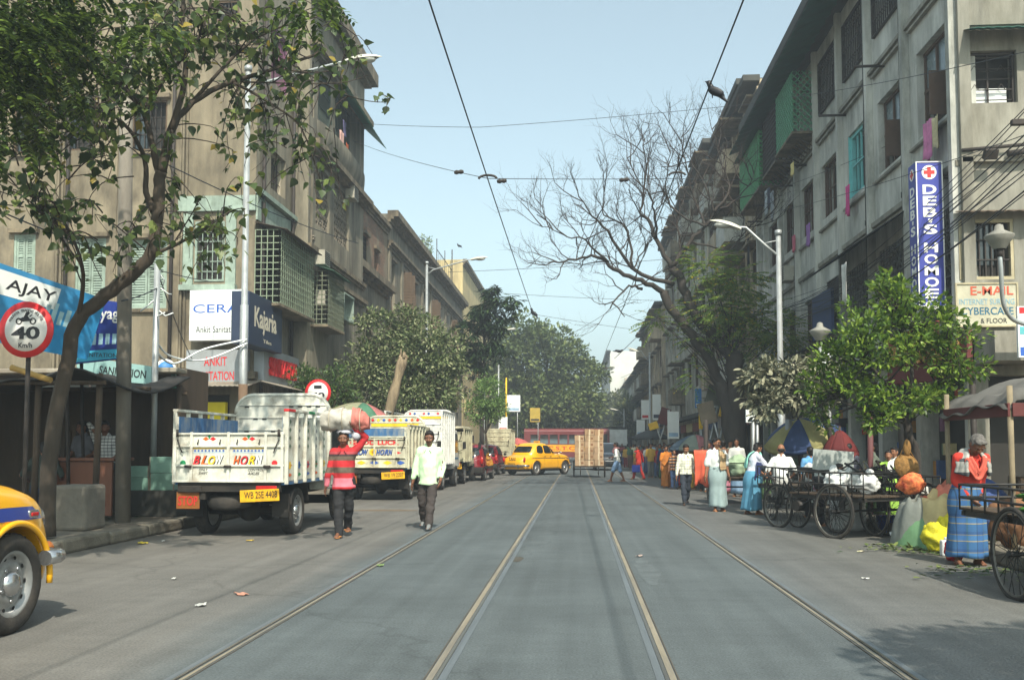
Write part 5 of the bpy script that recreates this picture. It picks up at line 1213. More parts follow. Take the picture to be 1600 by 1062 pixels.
def gate1(t,tg,F,h,zb,zg):
 H=zg-zb;f=lambda n,m,sh_:flat(tg,n,m,F,sh_)
 fancy('BLOW',tg,F,-h*.66,zb+H*.33,h*.56,H*.2,[M_REDP,M_ORANGEP,M_YELP,M_SIGNW]);fancy('HORN',tg,F,h*.08,zb+H*.33,h*.54,H*.2,[M_ORANGEP,M_REDP,M_YELP,M_SIGNW])
 for c in(-h*.36,h*.36):
  f('painted_leaf',M_GREENP,[diamond(c,zb+H*.93,.025,.045)]);f('painted_leaf',M_ORANGEP,[diamond(c-.055,zb+H*.875,.05,.03)]);f('painted_leaf',M_REDP,[diamond(c+.055,zb+H*.875,.05,.03)])
  f('painted_border',M_BLUEP,[diamond(c-h*.26+h*.065*k,zb+H*.63,.02,.02)for k in range(9)]);f('painted_border',mat('pale_blue_paint',s(150,180,206),.5),[[(c-h*.29,zb+H*.585),(c+h*.29,zb+H*.585),(c+h*.29,zb+H*.6),(c-h*.29,zb+H*.6)]])
  f('painted_border',M_YELP,[[(c-h*.29,zb+H*.665),(c+h*.29,zb+H*.665),(c+h*.29,zb+H*.685),(c-h*.29,zb+H*.685)]])
  g=MB()
  for dx in(-.17,.17):g.tube([F.pt(c+dx,zb+H*.86,.005),F.pt(c+dx+.01,zb+H*.82,.03),F.pt(c+dx-.01,zb+H*.78,.02),F.pt(c+dx,zb+H*.74,.005)],.008,5)
  g.build('hook',M_IRON,tg)
 f('reflector',M_GREENP,[disc(-h*.84,zb+H*.37,.045)]);f('reflector',M_REDP,[disc(h*.84,zb+H*.37,.045)])
 lettering('ONLY',tg,M_BLACKLET,(-h*.46,-.004,zb+H*.235),.14,.035,shear=.3);lettering('SWIFT',tg,M_BLACKLET,(-h*.46,-.004,zb+H*.16),.14,.04,shear=.3)
 lettering('CONTROL',tg,M_BLACKLET,(h*.5,-.004,zb+H*.235),.24,.035,shear=.3);lettering('AXLES',tg,M_BLACKLET,(h*.46,-.004,zb+H*.16),.18,.04,shear=.3)
def gate2(t,tg,F,h,zb,zg):
 H=zg-zb;f=lambda n,m,sh_:flat(tg,n,m,F,sh_)
 lettering('GOOD LUCK',tg,M_REDLET,(0,-.004,zb+H*.86),h*1.5,.12,bold=.04)
 fancy('BLOW',tg,F,-h*.8,zb+H*.42,h*.6,.15,[M_BLUEP]);fancy('HORN',tg,F,h*.05,zb+H*.42,h*.5,.15,[M_BLUEP])
 f('painted_sun',M_YELP,[disc(-h*.05,zb+H*.52,.09)]);f('painted_sun',M_ORANGEP,[disc(-h*.05,zb+H*.52,.05)]);f('painted_bird',M_REDP,[diamond(h*.72,zb+H*.5,.09,.03)])
 for k in range(5):f('painted_diamond',[M_BLUEP,M_YELP][k%2],[diamond(-h*.8+k*h*.4,zb+H*.15,.12,.055)])
 g=MB()
 F.box(g,-h*.9,h*.9,zg+.06,zg+.26,-.06,-.04);g.build('blue_sheet',M_BLUEBED,tg)
def head2(t,h,L,zh,cols):
 """bright diamonds along the top of the headboard"""
 F=Fr((0,L-.01,0),(1,0,0),(0,-1,0))
 for k in range(9):
  flat(t,'painted_diamond',cols[k%len(cols)],F,[diamond(-h*.75+k*h*.19,zh-.1,.05,.045)])
 flat(t,'painted_band',M_YELP,F,[[(-h*.8,zh-.28),(h*.8,zh-.28),(h*.8,zh-.2),(-h*.8,zh-.2)]])
truck('cream white small truck with BLOW HORN painted on its tailgate, nearest on the left',-5.21,13.6,R(-.6),gate=gate1,rail=[M_REDP,M_GREENP])
t2=truck('cream truck with GOOD LUCK painted on its tailgate behind the porter',-5.14,23.3,R(-1.0),paint=M_TRKC,zh=2.22,gate=gate2,plate='WB 19 2207',cab=M_TRKC2)
head2(t2,.84,2.42,2.22,[M_REDP,M_YELP,M_BLUEP,M_ORANGEP])
t3=truck('tall white staked truck between the GOOD LUCK truck and the cream covered truck',-5.1,28.6,R(-1.0),paint=M_TRKWH,zs=2.46,zh=2.6,zg=1.8,stakes=7,plate='WB 11 7731',W=1.74,L=2.7)
head2(t3,.84,2.70,2.60,[M_REDP,M_BLUEP,M_SIGNW])
t4=truck('pale yellow covered truck parked ahead of the maroon hatchback',-4.95,33.6,R(-1),paint=M_TRKC2,zs=2.0,zh=2.1,zg=1.9,stakes=5,plate='WB 41 0952',W=1.62,L=2.2)
g=MB();g.bbox(-.82,.82,-.02,2.24,2.02,2.12,.04);g.build('bed_cover',M_TRKC,t4)
for dx in(-.12,.08):flat(t4,'painted_rosette',M_BLUEP,Fr((0,0,0),(1,0,0),(0,-1,0)),[disc(dx,1.76,.06)])
truck('cream truck with slatted top rack seen beyond the two hatchbacks',-4.6,51.8,R(-2),paint=M_TRKC2,zs=2.3,zh=2.4,zg=1.7,stakes=5,plate='WB 15 8810')
# ------------------------------------------------------------------ the bus crossing the street
def bus(label,loc,rz,L=9.6,W=2.4,H=3.0,c1=M_MAROONP,c2=M_TAXIY,txt='C.S.T.C',n=9):
 t=thing('bus',label,'bus',loc,rz);h=W/2;zw0,zw1=1.62,2.45
 FS=Fr((0,-h,0),(1,0,0),(0,-1,0));wd=(L-1.6)/n
 wins=[(-L/2+.5+wd*i+.07,-L/2+.5+wd*(i+1)-.07,zw0,zw1)for i in range(n)]+[(L/2-1.0,L/2-.2,.5,2.5)]
 g=MB();FS.wall(g,-L/2,L/2,.45,.95,[],.1,0);FS.wall(g,-L/2,L/2,.95,1.55,[wins[-1]],.1,1);FS.wall(g,-L/2,L/2,1.55,H-.25,wins,.1,0)
 g.box(-L/2,L/2,-h+.12,h,.45,1.5,0);g.quad((-L/2,-h+.1,1.5),(L/2,-h+.1,1.5),(L/2,-h+.1,H-.25),(-L/2,-h+.1,H-.25),2)
 g.quad((-L/2,h,1.5),(L/2,h,1.5),(L/2,h,H-.25),(-L/2,h,H-.25),0)
 for x in(-L/2,L/2):g.quad((x,-h,.45),(x,h,.45),(x,h,H-.25),(x,-h,H-.25),0)
 g.build('body',[c1,c2,M_DARKROOM],t)
 g=MB()
 def rf(u,v):a=PI*v;return(-L/2+L*u,-h*math.cos(a)*(1.0),H-.25+.27*math.sin(a)**.6)
 g.grid(rf,1,14);g.build('roof',c1,t)
 for i,w in enumerate(wins[:-1]):
  g=MB();FS.box(g,w[0],w[1],zw0,zw0+.38,-.06,-.05);FS.box(g,w[0],w[1],zw0+.4,zw0+.44,-.06,-.01);g.build('window',M_GLASSPALE,t)
 lettering(txt,t,M_REDLET,(-.5,-h-.006,1.25),2.4,.34,bold=.02)
 for x in(-L/2+2.2,L/2-2.4):
  for sy in(-1,1):
   w=wheel_parts(t,Vector((0,0,0)),.48,.26,1,hub=False);w.matrix_local=Matrix.Translation((x,sy*(h-.15),.48))@Matrix.Rotation(PI/2*sy,4,'Z')
  g=MB();pts=[(x+.58*math.cos(PI*i/14),.46+.58*math.sin(PI*i/14))for i in range(15)];FA_=FS
  g.add([FS.pt(a,b,.004)for a,b in pts],[tuple(range(15))]);g.build('wheel_arch',M_BLACKP,t)
 return t
bus('maroon and yellow bus crossing the street behind the taxi',(-1.0,84,0),R(3),L=7.6,n=7,c1=mat('dull_maroon',s(112,50,50),.5,.1,2))
b_=PY(951,690,84);bus('yellow and white bus coming from far down the street',(b_.x+.6,90,0),R(-90),L=8.5,W=2.3,H=3.2,c1=mat('bus_white',s(200,206,206),.5),c2=M_TAXIY,txt='L 9')
# ================================================================== trees
LEAF_SHAPES={'heart':([(0,0,0),(.34,.10,.05),(.46,.32,.08),(.30,.62,.05),(0,.78,0),(0,1.12,-.04),(-.30,.62,.05),(-.46,.32,.08),(-.34,.10,.05)],[(0,1,2,3,4),(0,4,6,7,8),(4,3,5),(4,5,6)]),'oval':([(0,0,0),(.22,.30,.05),(.20,.68,.05),(0,1,-.03),(-.20,.68,.05),(-.22,.30,.05)],[(0,1,2,3),(0,3,4,5)]),'long':([(0,0,0),(.09,.3,.03),(.07,.7,.02),(0,1,-.08),(-.07,.7,.02),(-.09,.3,.03)],[(0,1,2,3),(0,3,4,5)]),'tri':([(0,0,0),(.30,.45,.06),(0,1,0),(-.30,.45,.06)],[(0,1,2),(0,2,3)]),}
def leaf_arrays(P,D,S,shape,rng,roll=1.0):
 """P points, D leaf directions, S sizes -> vertices, faces"""
 tv,tf=LEAF_SHAPES[shape];tv=np.array(tv,float);n=len(P);k=len(tv)
 P=np.asarray(P,float);D=np.asarray(D,float);D/=np.maximum(np.linalg.norm(D,axis=1,keepdims=True),1e-6)
 U=np.tile(np.array([0,0,1.0]),(n,1))+rng.normal(0,.45*roll,(n,3));X=np.cross(D,U);X/=np.maximum(np.linalg.norm(X,axis=1,keepdims=True),1e-6);N_=np.cross(X,D)
 V=P[:,None,:]+S[:,None,None]*(tv[None,:,0,None]*X[:,None,:]+tv[None,:,1,None]*D[:,None,:]+tv[None,:,2,None]*N_[:,None,:])
 return V.reshape(-1,3),tf,k,n
def leaf_mesh(name,P,D,S,shape,m,rng,roll=1.0):
 V,tf,k,n=leaf_arrays(P,D,S,shape,rng,roll)
 lens=np.array([len(f)for f in tf]);loops=np.concatenate([np.array(f)for f in tf])
 me=bpy.data.meshes.new(name);me.vertices.add(len(V));me.vertices.foreach_set('co',V.astype('f').ravel())
 L=(loops[None,:]+(np.arange(n)*k)[:,None]).ravel();me.loops.add(len(L));me.loops.foreach_set('vertex_index',L.astype('i'))
 tot=np.tile(lens,n);st=np.concatenate([[0],np.cumsum(tot)[:-1]]);me.polygons.add(len(tot));me.polygons.foreach_set('loop_start',st.astype('i'));me.polygons.foreach_set('loop_total',tot.astype('i'))
 me.materials.append(m);me.update(calc_edges=True);me.validate();return me
def single_leaves(parent,P,D,S,shape,m,rng,idx,roll=1.0):
 """the leaves that show largest, each an object of its own"""
 tv,tf=LEAF_SHAPES[shape];me=bpy.data.meshes.new('leaf');me.from_pydata(tv,[],tf);me.materials.append(m);me.update()
 for i in idx:
  d=Vector(D[i]).normalized();u=Vector((0,0,1))+Vector(rng.normal(0,.45*roll,3));x=d.cross(u).normalized();n_=x.cross(d);sz=float(S[i])
  M=Matrix((tuple(x*sz),tuple(d*sz),tuple(n_*sz))).transposed().to_4x4();M.translation=Vector(P[i]);link('leaf',me,parent,M)
M_BARK=mat('grey_brown_bark',s(68,60,51),.95,.3,4,bump=.7,bscale=22,stretch=(1,1,.3),stain=s(58,50,42),stain_amt=.6,stain_scale=3)
M_BARKDK=mat('dark_bark',s(58,53,49),.95,.3,4,bump=.7,bscale=22,stretch=(1,1,.3))
M_TWIG=mat('bare_twig',s(58,50,46),.9,.2,6)
def smooth_path(pts,k=4):
 pts=[Vector(p)for p in pts]
 if len(pts)<3:return pts
 out=[]
 for i in range(len(pts)-1):
  p0,p1,p2,p3=pts[max(0,i-1)],pts[i],pts[i+1],pts[min(len(pts)-1,i+2)]
  for j in range(k):
   t=j/k;out.append(.5*((2*p1)+(p2-p0)*t+(2*p0-5*p1+4*p2-p3)*t*t+(3*p1-p0-3*p2+p3)*t**3))
 out.append(pts[-1]);return out
def limb(g,pts,r0,r1,n=8,mi=0,rn=None,jig=.0):
 pp=smooth_path(pts);k=len(pp)
 if rn and jig:pp=[p+Vector((rn.uniform(-jig,jig),rn.uniform(-jig,jig),rn.uniform(-jig,jig)))*min(1,i)for i,p in enumerate(pp)]
 g.tube(pp,[r0+(r1-r0)*(i/(k-1))**.8 for i in range(k)],n,mi);return pp
def sprout(g,p,d,L,r,depth,rn,up=.25,spread=.7,n=4,seg=4,kids=3,ends=None,mi=0,wob=.28):
 pts=[p];dd=d.normalized()
 for i in range(seg):
  dd=(dd+Vector((rn.gauss(0,wob),rn.gauss(0,wob),rn.gauss(0,wob)+up*.35))).normalized();pts.append(pts[-1]+dd*(L/seg))
 r1=r*.55;g.tube(pts,[r+(r1-r)*i/seg for i in range(seg+1)],n,mi,caps=False)
 if ends is not None:ends.append((pts[-1],dd,depth))
 if depth<=0:return
 for k in range(kids):
  i=rn.randint(max(1,seg//2-1),seg);a=rn.uniform(0,2*PI);o=dd.orthogonal();o.rotate(Matrix.Rotation(a,3,dd))if False else None
  o=Vector((rn.gauss(0,1),rn.gauss(0,1),rn.gauss(0,1)));o=(o-dd*o.dot(dd)).normalized()
  sprout(g,pts[i],dd+o*spread*rn.uniform(.6,1.3),L*rn.uniform(.55,.85),r1*rn.uniform(.7,1),depth-1,rn,up,spread,max(3,n-1),seg,kids,ends,mi,wob)
def shell_points(ells,nclump,rng,inner=.55):
 """clump centres spread through a union of ellipsoids, most of them near its skin"""
 vol=np.array([e[1][0]*e[1][1]*e[1][2]for e in ells])**(2/3);pick=rng.choice(len(ells),nclump,p=vol/vol.sum());C=np.array([e[0]for e in ells],float)[pick];Rr=np.array([e[1]for e in ells],float)[pick]
 d=rng.normal(0,1,(nclump,3));d/=np.linalg.norm(d,axis=1,keepdims=True);rad=(inner+(1-inner)*rng.random(nclump)**.6)[:,None]
 return C+d*Rr*rad,d
def crown_leaves(ells,nclump,per,rc,size,rng,droop=.2,inner=.5,flat_=.7):
 c,d=shell_points(ells,nclump,rng,inner);k=rng.poisson(per,nclump).clip(2);idx=np.repeat(np.arange(nclump),k);n=len(idx)
 off=rng.normal(0,1,(n,3));off/=np.linalg.norm(off,axis=1,keepdims=True);rr=rc*(.35+.65*rng.random(n)**.7)[:,None];off2=off*rr;off2[:,2]*=flat_
 P=c[idx]+off2;D=off+.6*d[idx]+rng.normal(0,.4,(n,3));D[:,2]-=droop;S=size*rng.uniform(.65,1.25,n)
 return P,D,S
def tree(name,label,cat,base,trunk_paths,ells,nclump,per,rc,size,shape,lm,seed,group=None,droop=.2,bark=M_BARK,inner=.5,twigs=30,nleaf=0,roll=1.0,extra=None):
 t=thing(name,label,cat,base,0,group);B=Vector(base);rn=random.Random(seed);rng=np.random.default_rng(seed)
 g=MB();tips=[]
 for pts,r0,r1 in trunk_paths:tips+=limb(g,[Vector(p)-B for p in pts],r0,r1,9,0,rn,r0*.15)[len(pts):]
 ee=[(np.array(e[0])-np.array(B),e[1])for e in ells]
 P,D,S=crown_leaves(ee,nclump,per,rc,size,rng,droop,inner)
 for k in range(twigs):
  q=Vector(P[rng.integers(len(P))]);src=min(tips,key=lambda v:(v-q).length+rn.uniform(0,.6));mid=(src+q)/2+Vector((rn.gauss(0,.12),rn.gauss(0,.12),rn.uniform(0,.2)))*(q-src).length*.6
  L_=(q-src).length;limb(g,[src,mid,q],.012+.008*L_,.006,5)
 g.build('trunk',bark,t)
 if extra is not None:
  P=np.concatenate([P,extra[0]-np.array(B)]);D=np.concatenate([D,extra[1]]);S=np.concatenate([S,extra[2]])
 if nleaf:
  cc=np.array(CAMO)-np.array(B);dist=np.linalg.norm(P-cc,axis=1)/S;order=np.argsort(dist);own=order[::max(1,len(order)//(nleaf*6))][:nleaf]
  single_leaves(t,P,D,S,shape,lm,rng,own,roll);keep=np.ones(len(P),bool);keep[own]=False;P,D,S=P[keep],D[keep],S[keep]
 cr=link('crown',leaf_mesh('crown',P,D,S,shape,lm,rng,roll),t);tag(cr,kind='stuff')
 return t
def pe(px,py,rx,ry,Y,depth=None):
 """an ellipsoid from its outline in the photograph at a true distance"""
 c=PY(px,py,Y);k=Y/F_PX;return((c.x,c.y,c.z),(rx*k,depth if depth else rx*k,ry*k))
def pp(*a,Y):return[PY(x,y,Y+(a_[2]if len(a_)>2 else 0))for a_ in a for x,y in[a_[:2]]]
L_PEEPAL=leafmat('peepal_leaf',s(44,58,34),s(126,140,76),s(74,92,52),.35,.42,yellow=s(150,132,56))
L_NEEM=leafmat('dark_compound_leaf',s(36,50,28),s(116,138,58),s(62,82,40),.35,.45)
L_DUSTY=leafmat('dusty_leaf',s(66,82,46),s(150,152,116),s(98,112,68),.15,.7)
L_MIDGREEN=leafmat('mid_green_leaf',s(52,74,40),s(108,128,66),s(74,98,50),.3,.5)
L_BRIGHT=leafmat('bright_green_leaf',s(50,74,30),s(146,168,66),s(92,122,44),.35,.42)
L_GREY=leafmat('grey_dusty_big_leaf',s(74,80,64),s(160,156,130),s(112,114,92),.12,.65)
L_ASHOKA=leafmat('drooping_dark_leaf',s(30,46,28),s(78,100,58),s(44,66,38),.2,.4)
L_FAR=leafmat('far_tree_leaf',s(72,88,48),s(130,140,84),s(94,112,62),.25,.6)
L_FAR2=leafmat('far_olive_leaf',s(66,76,46),s(122,124,74),s(88,98,56),.25,.6)
L_FEATHER=leafmat('feathery_leaf',s(84,116,50),s(150,168,74),s(112,140,60),.4,.5,yellow=s(214,176,40))
# ---- peepal tree over the stall on the left
YT=12.0
B=PY(74,838,YT);B.z=.15
t=thing('peepal_tree','heart leaved tree with crooked trunk growing through the dark stall on the left','tree',B)
rn=random.Random(11);rng=np.random.default_rng(11);g=MB()
P_=lambda*a:[PY(q[0],q[1],YT+(q[2]if len(q)>2 else 0))-B for q in a]
tr=[(P_((74,838),(76,740),(88,650),(106,560),(122,498),(165,462),(205,430),(236,398),(246,345),(248,290),(252,268)),.112,.075),(P_((252,268),(262,225),(266,205),(300,160,.3),(362,128,.5),(430,108,.8),(500,82,1)),.075,.018),(P_((250,275),(240,235),(232,200),(228,172),(256,124),(279,98),(312,56),(330,0)),.055,.015),(P_((228,172),(180,130,-.6),(110,90,-1.2),(30,60,-1.6),(-60,40,-2)),.045,.02),(P_((240,330),(228,300),(226,250),(200,200,-.5),(150,160,-.8)),.05,.018),(P_((236,398),(280,380,.2),(330,350,.4),(360,330,.5)),.03,.01),(P_((266,205),(290,120),(285,40),(290,-60)),.05,.02),(P_((122,498),(130,430,-.4),(110,370,-.8),(60,330,-1.2)),.035,.012),(P_((362,128,.5),(420,160,.6),(470,200,.7),(500,280,.8)),.025,.008),(P_((300,160,.3),(400,60,.6),(520,20,1)),.03,.008),(P_((430,108,.8),(520,110,1),(555,55,1.2)),.012,.004),(P_((470,110,.9),(545,150,1.1),(600,160,1.2),(612,150,1.2)),.012,.003),(P_((362,128,.5),(450,130,.6),(530,130,.8),(575,118,.9)),.014,.004)]
pool=[]
for pts,r0,r1 in tr:pool+=limb(g,pts,r0,r1,10 if r0>.1 else 7,0,rn,r0*.12)
g.build('trunk',M_BARK,t)
blobs=[(50,50,110,60,42,-1.5),(170,50,130,60,42,-1),(40,140,90,80,44,-1.4),(120,190,90,80,34,-.8),(30,250,60,60,20,-1.2),(70,310,60,45,13,-.8),(130,345,55,45,9,-.4),(190,130,60,60,16,-.4),(250,40,90,50,26,0),(335,50,90,55,22,.3),(420,40,80,50,20,.6),(480,30,50,40,11,.9),(420,130,70,50,14,.6),(340,160,70,60,12,.4),(470,190,55,60,11,.7),(505,285,35,45,5,.8),(430,240,40,60,6,.6),(270,315,55,45,7,.1),(310,375,55,40,8,.3),(355,360,40,35,6,.4),(235,235,40,45,5,0),(160,400,45,30,4,-.2),(390,270,40,60,6,.5),(530,90,30,30,4,1),(560,75,14,20,2,1.1),(590,155,22,10,1,1.2),(220,350,40,40,5,.1),(-60,100,110,120,40,-1.5),(-50,290,60,80,14,-1.2),(200,-80,300,60,60,-.6)]
Pl,Dl,Sl=[],[],[];g=MB()
for(bx,by,rx,ry,nt,dy)in blobs:
 for k in range(nt):
  a=rn.uniform(0,2*PI);q_=math.sqrt(rn.random());c=PY(bx+rx*q_*math.cos(a),by+ry*q_*math.sin(a),YT+dy+rn.gauss(0,.55))-B
  src=min(rn.sample(pool,26),key=lambda v:(v-c).length);d=(c-src)
  if d.length>1.0:src=c-d.normalized()*rn.uniform(.35,.8)+Vector((0,0,.12))
  mid=(src+c)/2+Vector((rn.gauss(0,.05),rn.gauss(0,.05),.08));pts=smooth_path([src,mid,c,c+Vector((rn.gauss(0,.12),rn.gauss(0,.12),-.2-.15*rn.random()))],3)
  g.tube(pts,[.010-.0007*i for i in range(len(pts))],4,caps=False)
  for j in range(rn.randint(6,10)):
   i=rn.randint(2,len(pts)-1);Pl.append(pts[i]+Vector((rn.gauss(0,.05),rn.gauss(0,.05),rn.gauss(0,.03))));Dl.append(Vector((rn.gauss(0,.75),rn.gauss(0,.75),-.75+rn.gauss(0,.35))));Sl.append(rn.uniform(.075,.145))
tag(g.build('twigs',M_TWIG,t),kind='stuff')
Pl,Dl,Sl=np.array(Pl),np.array(Dl),np.array(Sl)
vis=[i for i in range(len(Pl))if Sl[i]>.115];own=rn.sample(vis,300);single_leaves(t,Pl,Dl,Sl,'heart',L_PEEPAL,rng,own)
keep=np.ones(len(Pl),bool);keep[own]=False
tag(link('crown',leaf_mesh('crown',Pl[keep],Dl[keep],Sl[keep],'heart',L_PEEPAL,rng),t),kind='stuff')
# ---- compound leaved tree over the near left corner
def pinnate(P0,D0,L_,rng,n=9,size=.07):
 P,D,S=[],[],[]
 for p,d,l in zip(P0,D0,L_):
  d=d/np.linalg.norm(d);sd=np.cross(d,[0,0,1.0]);sd/=max(1e-6,np.linalg.norm(sd))
  for k in range(n):
   q=p+d*l*(k+1)/n+np.array([0,0,-.25*l*((k+1)/n)**2])
   for sg in(1,-1):P.append(q);D.append(sg*sd+d*.45+np.array([0,0,-.3])+rng.normal(0,.08,3));S.append(size*(1-.4*abs(k/n-.45))*rng.uniform(.85,1.15))
 return np.array(P),np.array(D),np.array(S)
YN=8.6
B=Vector((-7.6,7.6,.15));t=thing('shade_tree','big dark tree with feather like leaflets hanging into the top left corner','tree',B)
rng=np.random.default_rng(5);rn=random.Random(5);g=MB()
limb(g,[(0,0,0),(.1,-.1,2.5),(.3,0,5),(.9,.4,7)],.26,.16,10,0,rn,.03);limb(g,[(.9,.4,7),(2.2,.8,8.0),(3.6,.9,8.4)],.12,.03,8);limb(g,[(.3,0,5),(1.2,1.0,6.2),(2.3,1.8,6.8)],.09,.02,8);limb(g,[(.9,.4,7),(.2,1.5,8.5),(-1,2,9)],.09,.02,8);limb(g,[(.3,0,5),(-1.2,.8,6.5),(-2.4,1.2,7.2)],.09,.02,8)
g.build('trunk',M_BARKDK,t)
el=[((a[0]-B.x,a[1]-B.y,a[2]-B.z),r_)for a,r_ in(pe(40,-40,150,60,YN,.9),pe(-40,60,120,100,YN-.5,.8),pe(80,80,90,70,YN,.6),pe(20,190,60,60,YN-.3,.4),pe(490,10,22,34,YN+.6,.2),pe(230,60,40,40,YN,.3))]+[((.3,.3,8.4),(1.6,1.4,.8))]
c,d=shell_points(el,1000,rng,.15);d[:,2]-=.8
P,D,S=pinnate(c,d,rng.uniform(.22,.42,len(c)),rng,9,.085)
tag(link('crown',leaf_mesh('crown',P,D,S,'long' if False else 'oval',L_NEEM,rng,.5),t),kind='stuff')
# ---- dusty trees on the left pavement
def leftx(px,Y):return PY(px,600,Y).x
def simple_trunk(x,y,z1,ells,r=.14,lean=.15,rn=random.Random(2),n=5):
 top=Vector((x+rn.uniform(-lean,lean),y,z1));out=[([(x,y,.12),(x+rn.uniform(-.1,.1),y,z1*.5),top],r,r*.7)]
 for e in(ells*3)[:n]:
  c=Vector(e[0])+Vector((rn.uniform(-.4,.4)*e[1][0],rn.uniform(-.4,.4)*e[1][1],rn.uniform(-.2,.5)*e[1][2]));m_=(top+c)/2+Vector((rn.gauss(0,.15),rn.gauss(0,.15),-.1));out.append(([top,m_,c],r*.6,r*.15))
 return out
E=[pe(590,520,42,40,33),pe(600,590,58,50,33),pe(655,550,58,55,33),pe(680,600,55,45,33.5),pe(640,500,30,25,33.5),pe(570,580,34,50,32.5),pe(640,620,80,30,33),pe(700,560,34,50,34)]
bx=leftx(635,33);tree('dusty_tree','wide dust coated tree on the left pavement behind the GOOD LUCK truck','tree',(bx,33,.1),simple_trunk(bx,33,2.3,E),E,620,26,.30,.15,'oval',L_DUSTY,21,'trees along the left pavement',.25,inner=.35,twigs=60)
E=[pe(500,600,38,28,28),pe(530,605,30,34,28),pe(470,590,22,18,28),pe(525,635,34,26,28)]
bx=leftx(515,28);tree('small_tree','small dark green tree behind the round 40 sign and the first truck','tree',(bx,28,.1),simple_trunk(bx,28,2.2,E,.08),E,170,24,.22,.10,'oval',L_MIDGREEN,22,'trees along the left pavement')
E=[pe(762,620,26,28,44),pe(748,640,22,22,44),pe(775,640,20,18,44),pe(765,600,16,14,44)]
bx=leftx(760,44);tree('small_tree','small bright green tree below the drooping dark tree','tree',(bx,44,.1),simple_trunk(bx,44,2.0,E,.07),E,200,22,.25,.13,'oval',leafmat('fresh_leaf',s(84,116,60),s(150,176,104),s(116,146,80),.35,.5),23,'trees along the left pavement')
# drooping mast tree
rng=np.random.default_rng(31);YA=47.0;B=PY(752,690,YA);B.z=.1
t=thing('mast_tree','tall dark tree with whorls of long drooping leaves beside the street lamp','tree',B,0,'trees along the left pavement')
g=MB();zt=PY(760,455,YA).z;limb(g,[(0,0,0),(.1,0,zt*.5),(.25,0,zt-.2)],.13,.03,8)
wh=[]
for(px,py,n,r_)in((768,462,12,.5),(745,490,16,.8),(785,485,12,.7),(730,520,16,.8),(765,520,18,.8),(740,555,18,.8),(775,545,14,.7),(750,580,14,.7),(725,560,10,.6),(758,500,14,.8),(800,475,5,.4)):
 c=PY(px,py,YA)-B
 for k in range(n):
  d=rng.normal(0,1,3);d/=np.linalg.norm(d);q=np.array(c)+d*r_*rng.random()**.4;wh.append(q)
  if k%3==0:limb(g,[(.12,0,float(min(q[2]*.9,zt-.3))),Vector(q)*.5+Vector((.05,0,q[2]*.45+.2)),Vector(q)],.03,.01,5)
g.build('trunk',M_BARKDK,t)
P,D,S=[],[],[]
for q in wh:
 n=22;a=rng.uniform(0,2*PI,n);dz=rng.uniform(-1.1,.1,n)
 for i in range(n):P.append(q+rng.normal(0,.05,3));D.append((math.cos(a[i]),math.sin(a[i]),dz[i]));S.append(rng.uniform(.32,.55))
tag(link('crown',leaf_mesh('crown',np.array(P),np.array(D),np.array(S),'long',L_ASHOKA,rng,.4),t),kind='stuff')
# great spreading tree over the crossing and the trees beyond
E=[pe(810,560,55,60,88),pe(850,560,60,55,88),pe(820,520,40,30,88),pe(890,590,48,40,89),pe(870,630,70,45,88),pe(830,640,50,40,88),pe(925,580,26,16,90),pe(905,640,40,38,90),pe(795,610,30,60,88),pe(880,550,34,20,88)]
bx=-5.0;tree('banyan_tree','huge spreading grey green tree rising behind the bus','tree',(bx,88,0),[([(bx,88,0),(bx+.3,88,3),(bx+1,88,5.2)],.55,.4),([(bx+1,88,5.2),(bx+3.2,88.5,7),(bx+6,89,8.6),(bx+8.6,90,9.0)],.25,.05),([(bx+1,88,5),(bx-.5,88,8),(bx-1.2,88,11)],.3,.06),([(bx+1,88,5),(bx+2,88,8.5),(bx+2.5,88,11.5)],.28,.06),([(bx+.8,88,4.6),(bx+4,89,5.2),(bx+7,90,6.2)],.2,.05)],E,900,26,.75,.42,'tri',L_FAR,41,'far trees over the street',.1,inner=.4,twigs=60)
for k,(px,py,rx,ry,Y,lab,lm,n)in enumerate(((960,645,42,34,128,'olive tree far down the street left of the white block',L_FAR2,380),(985,655,26,28,112,'smaller olive tree beside the far signs',L_FAR2,220),(915,660,48,36,150,'hazy far tree in the gap beside the carton stack',L_FAR,330),(830,650,46,44,118,'shaded far tree behind the bus roof',L_FAR,260))):
 E=[pe(px,py,rx,ry,Y),pe(px+rx*.5,py+ry*.4,rx*.6,ry*.6,Y),pe(px-rx*.5,py+ry*.3,rx*.6,ry*.7,Y)];x=PY(px,690,Y).x
 tree('far_tree',lab,'tree',(x,Y,0),simple_trunk(x,Y,3.2,E,.3),E,n,22,.9,.5,'tri',lm,50+k,'far trees over the street',.1,inner=.4,twigs=16)
E=[pe(890,668,230,34,215),pe(960,660,120,30,230)]
x=0;tree('far_tree','line of pale hazy trees at the very end of the street','tree',(-4,215,0),simple_trunk(-4,215,4,E,.4),E,500,20,1.6,.9,'tri',L_FAR,61,'far trees over the street',.1,inner=.3,twigs=10)
E=[pe(668,384,9,14,58),pe(663,375,5,8,58)]
q=PY(668,405,58);tree('sapling','little sapling sprouting from the parapet of the stucco terrace','plant',q,[([q,q+Vector((0,0,.5)),q+Vector((.05,0,.9))],.03,.01)],E,26,12,.16,.14,'oval',leafmat('pale_leaf',s(110,132,92),s(160,172,130),None,.3),71,twigs=8)
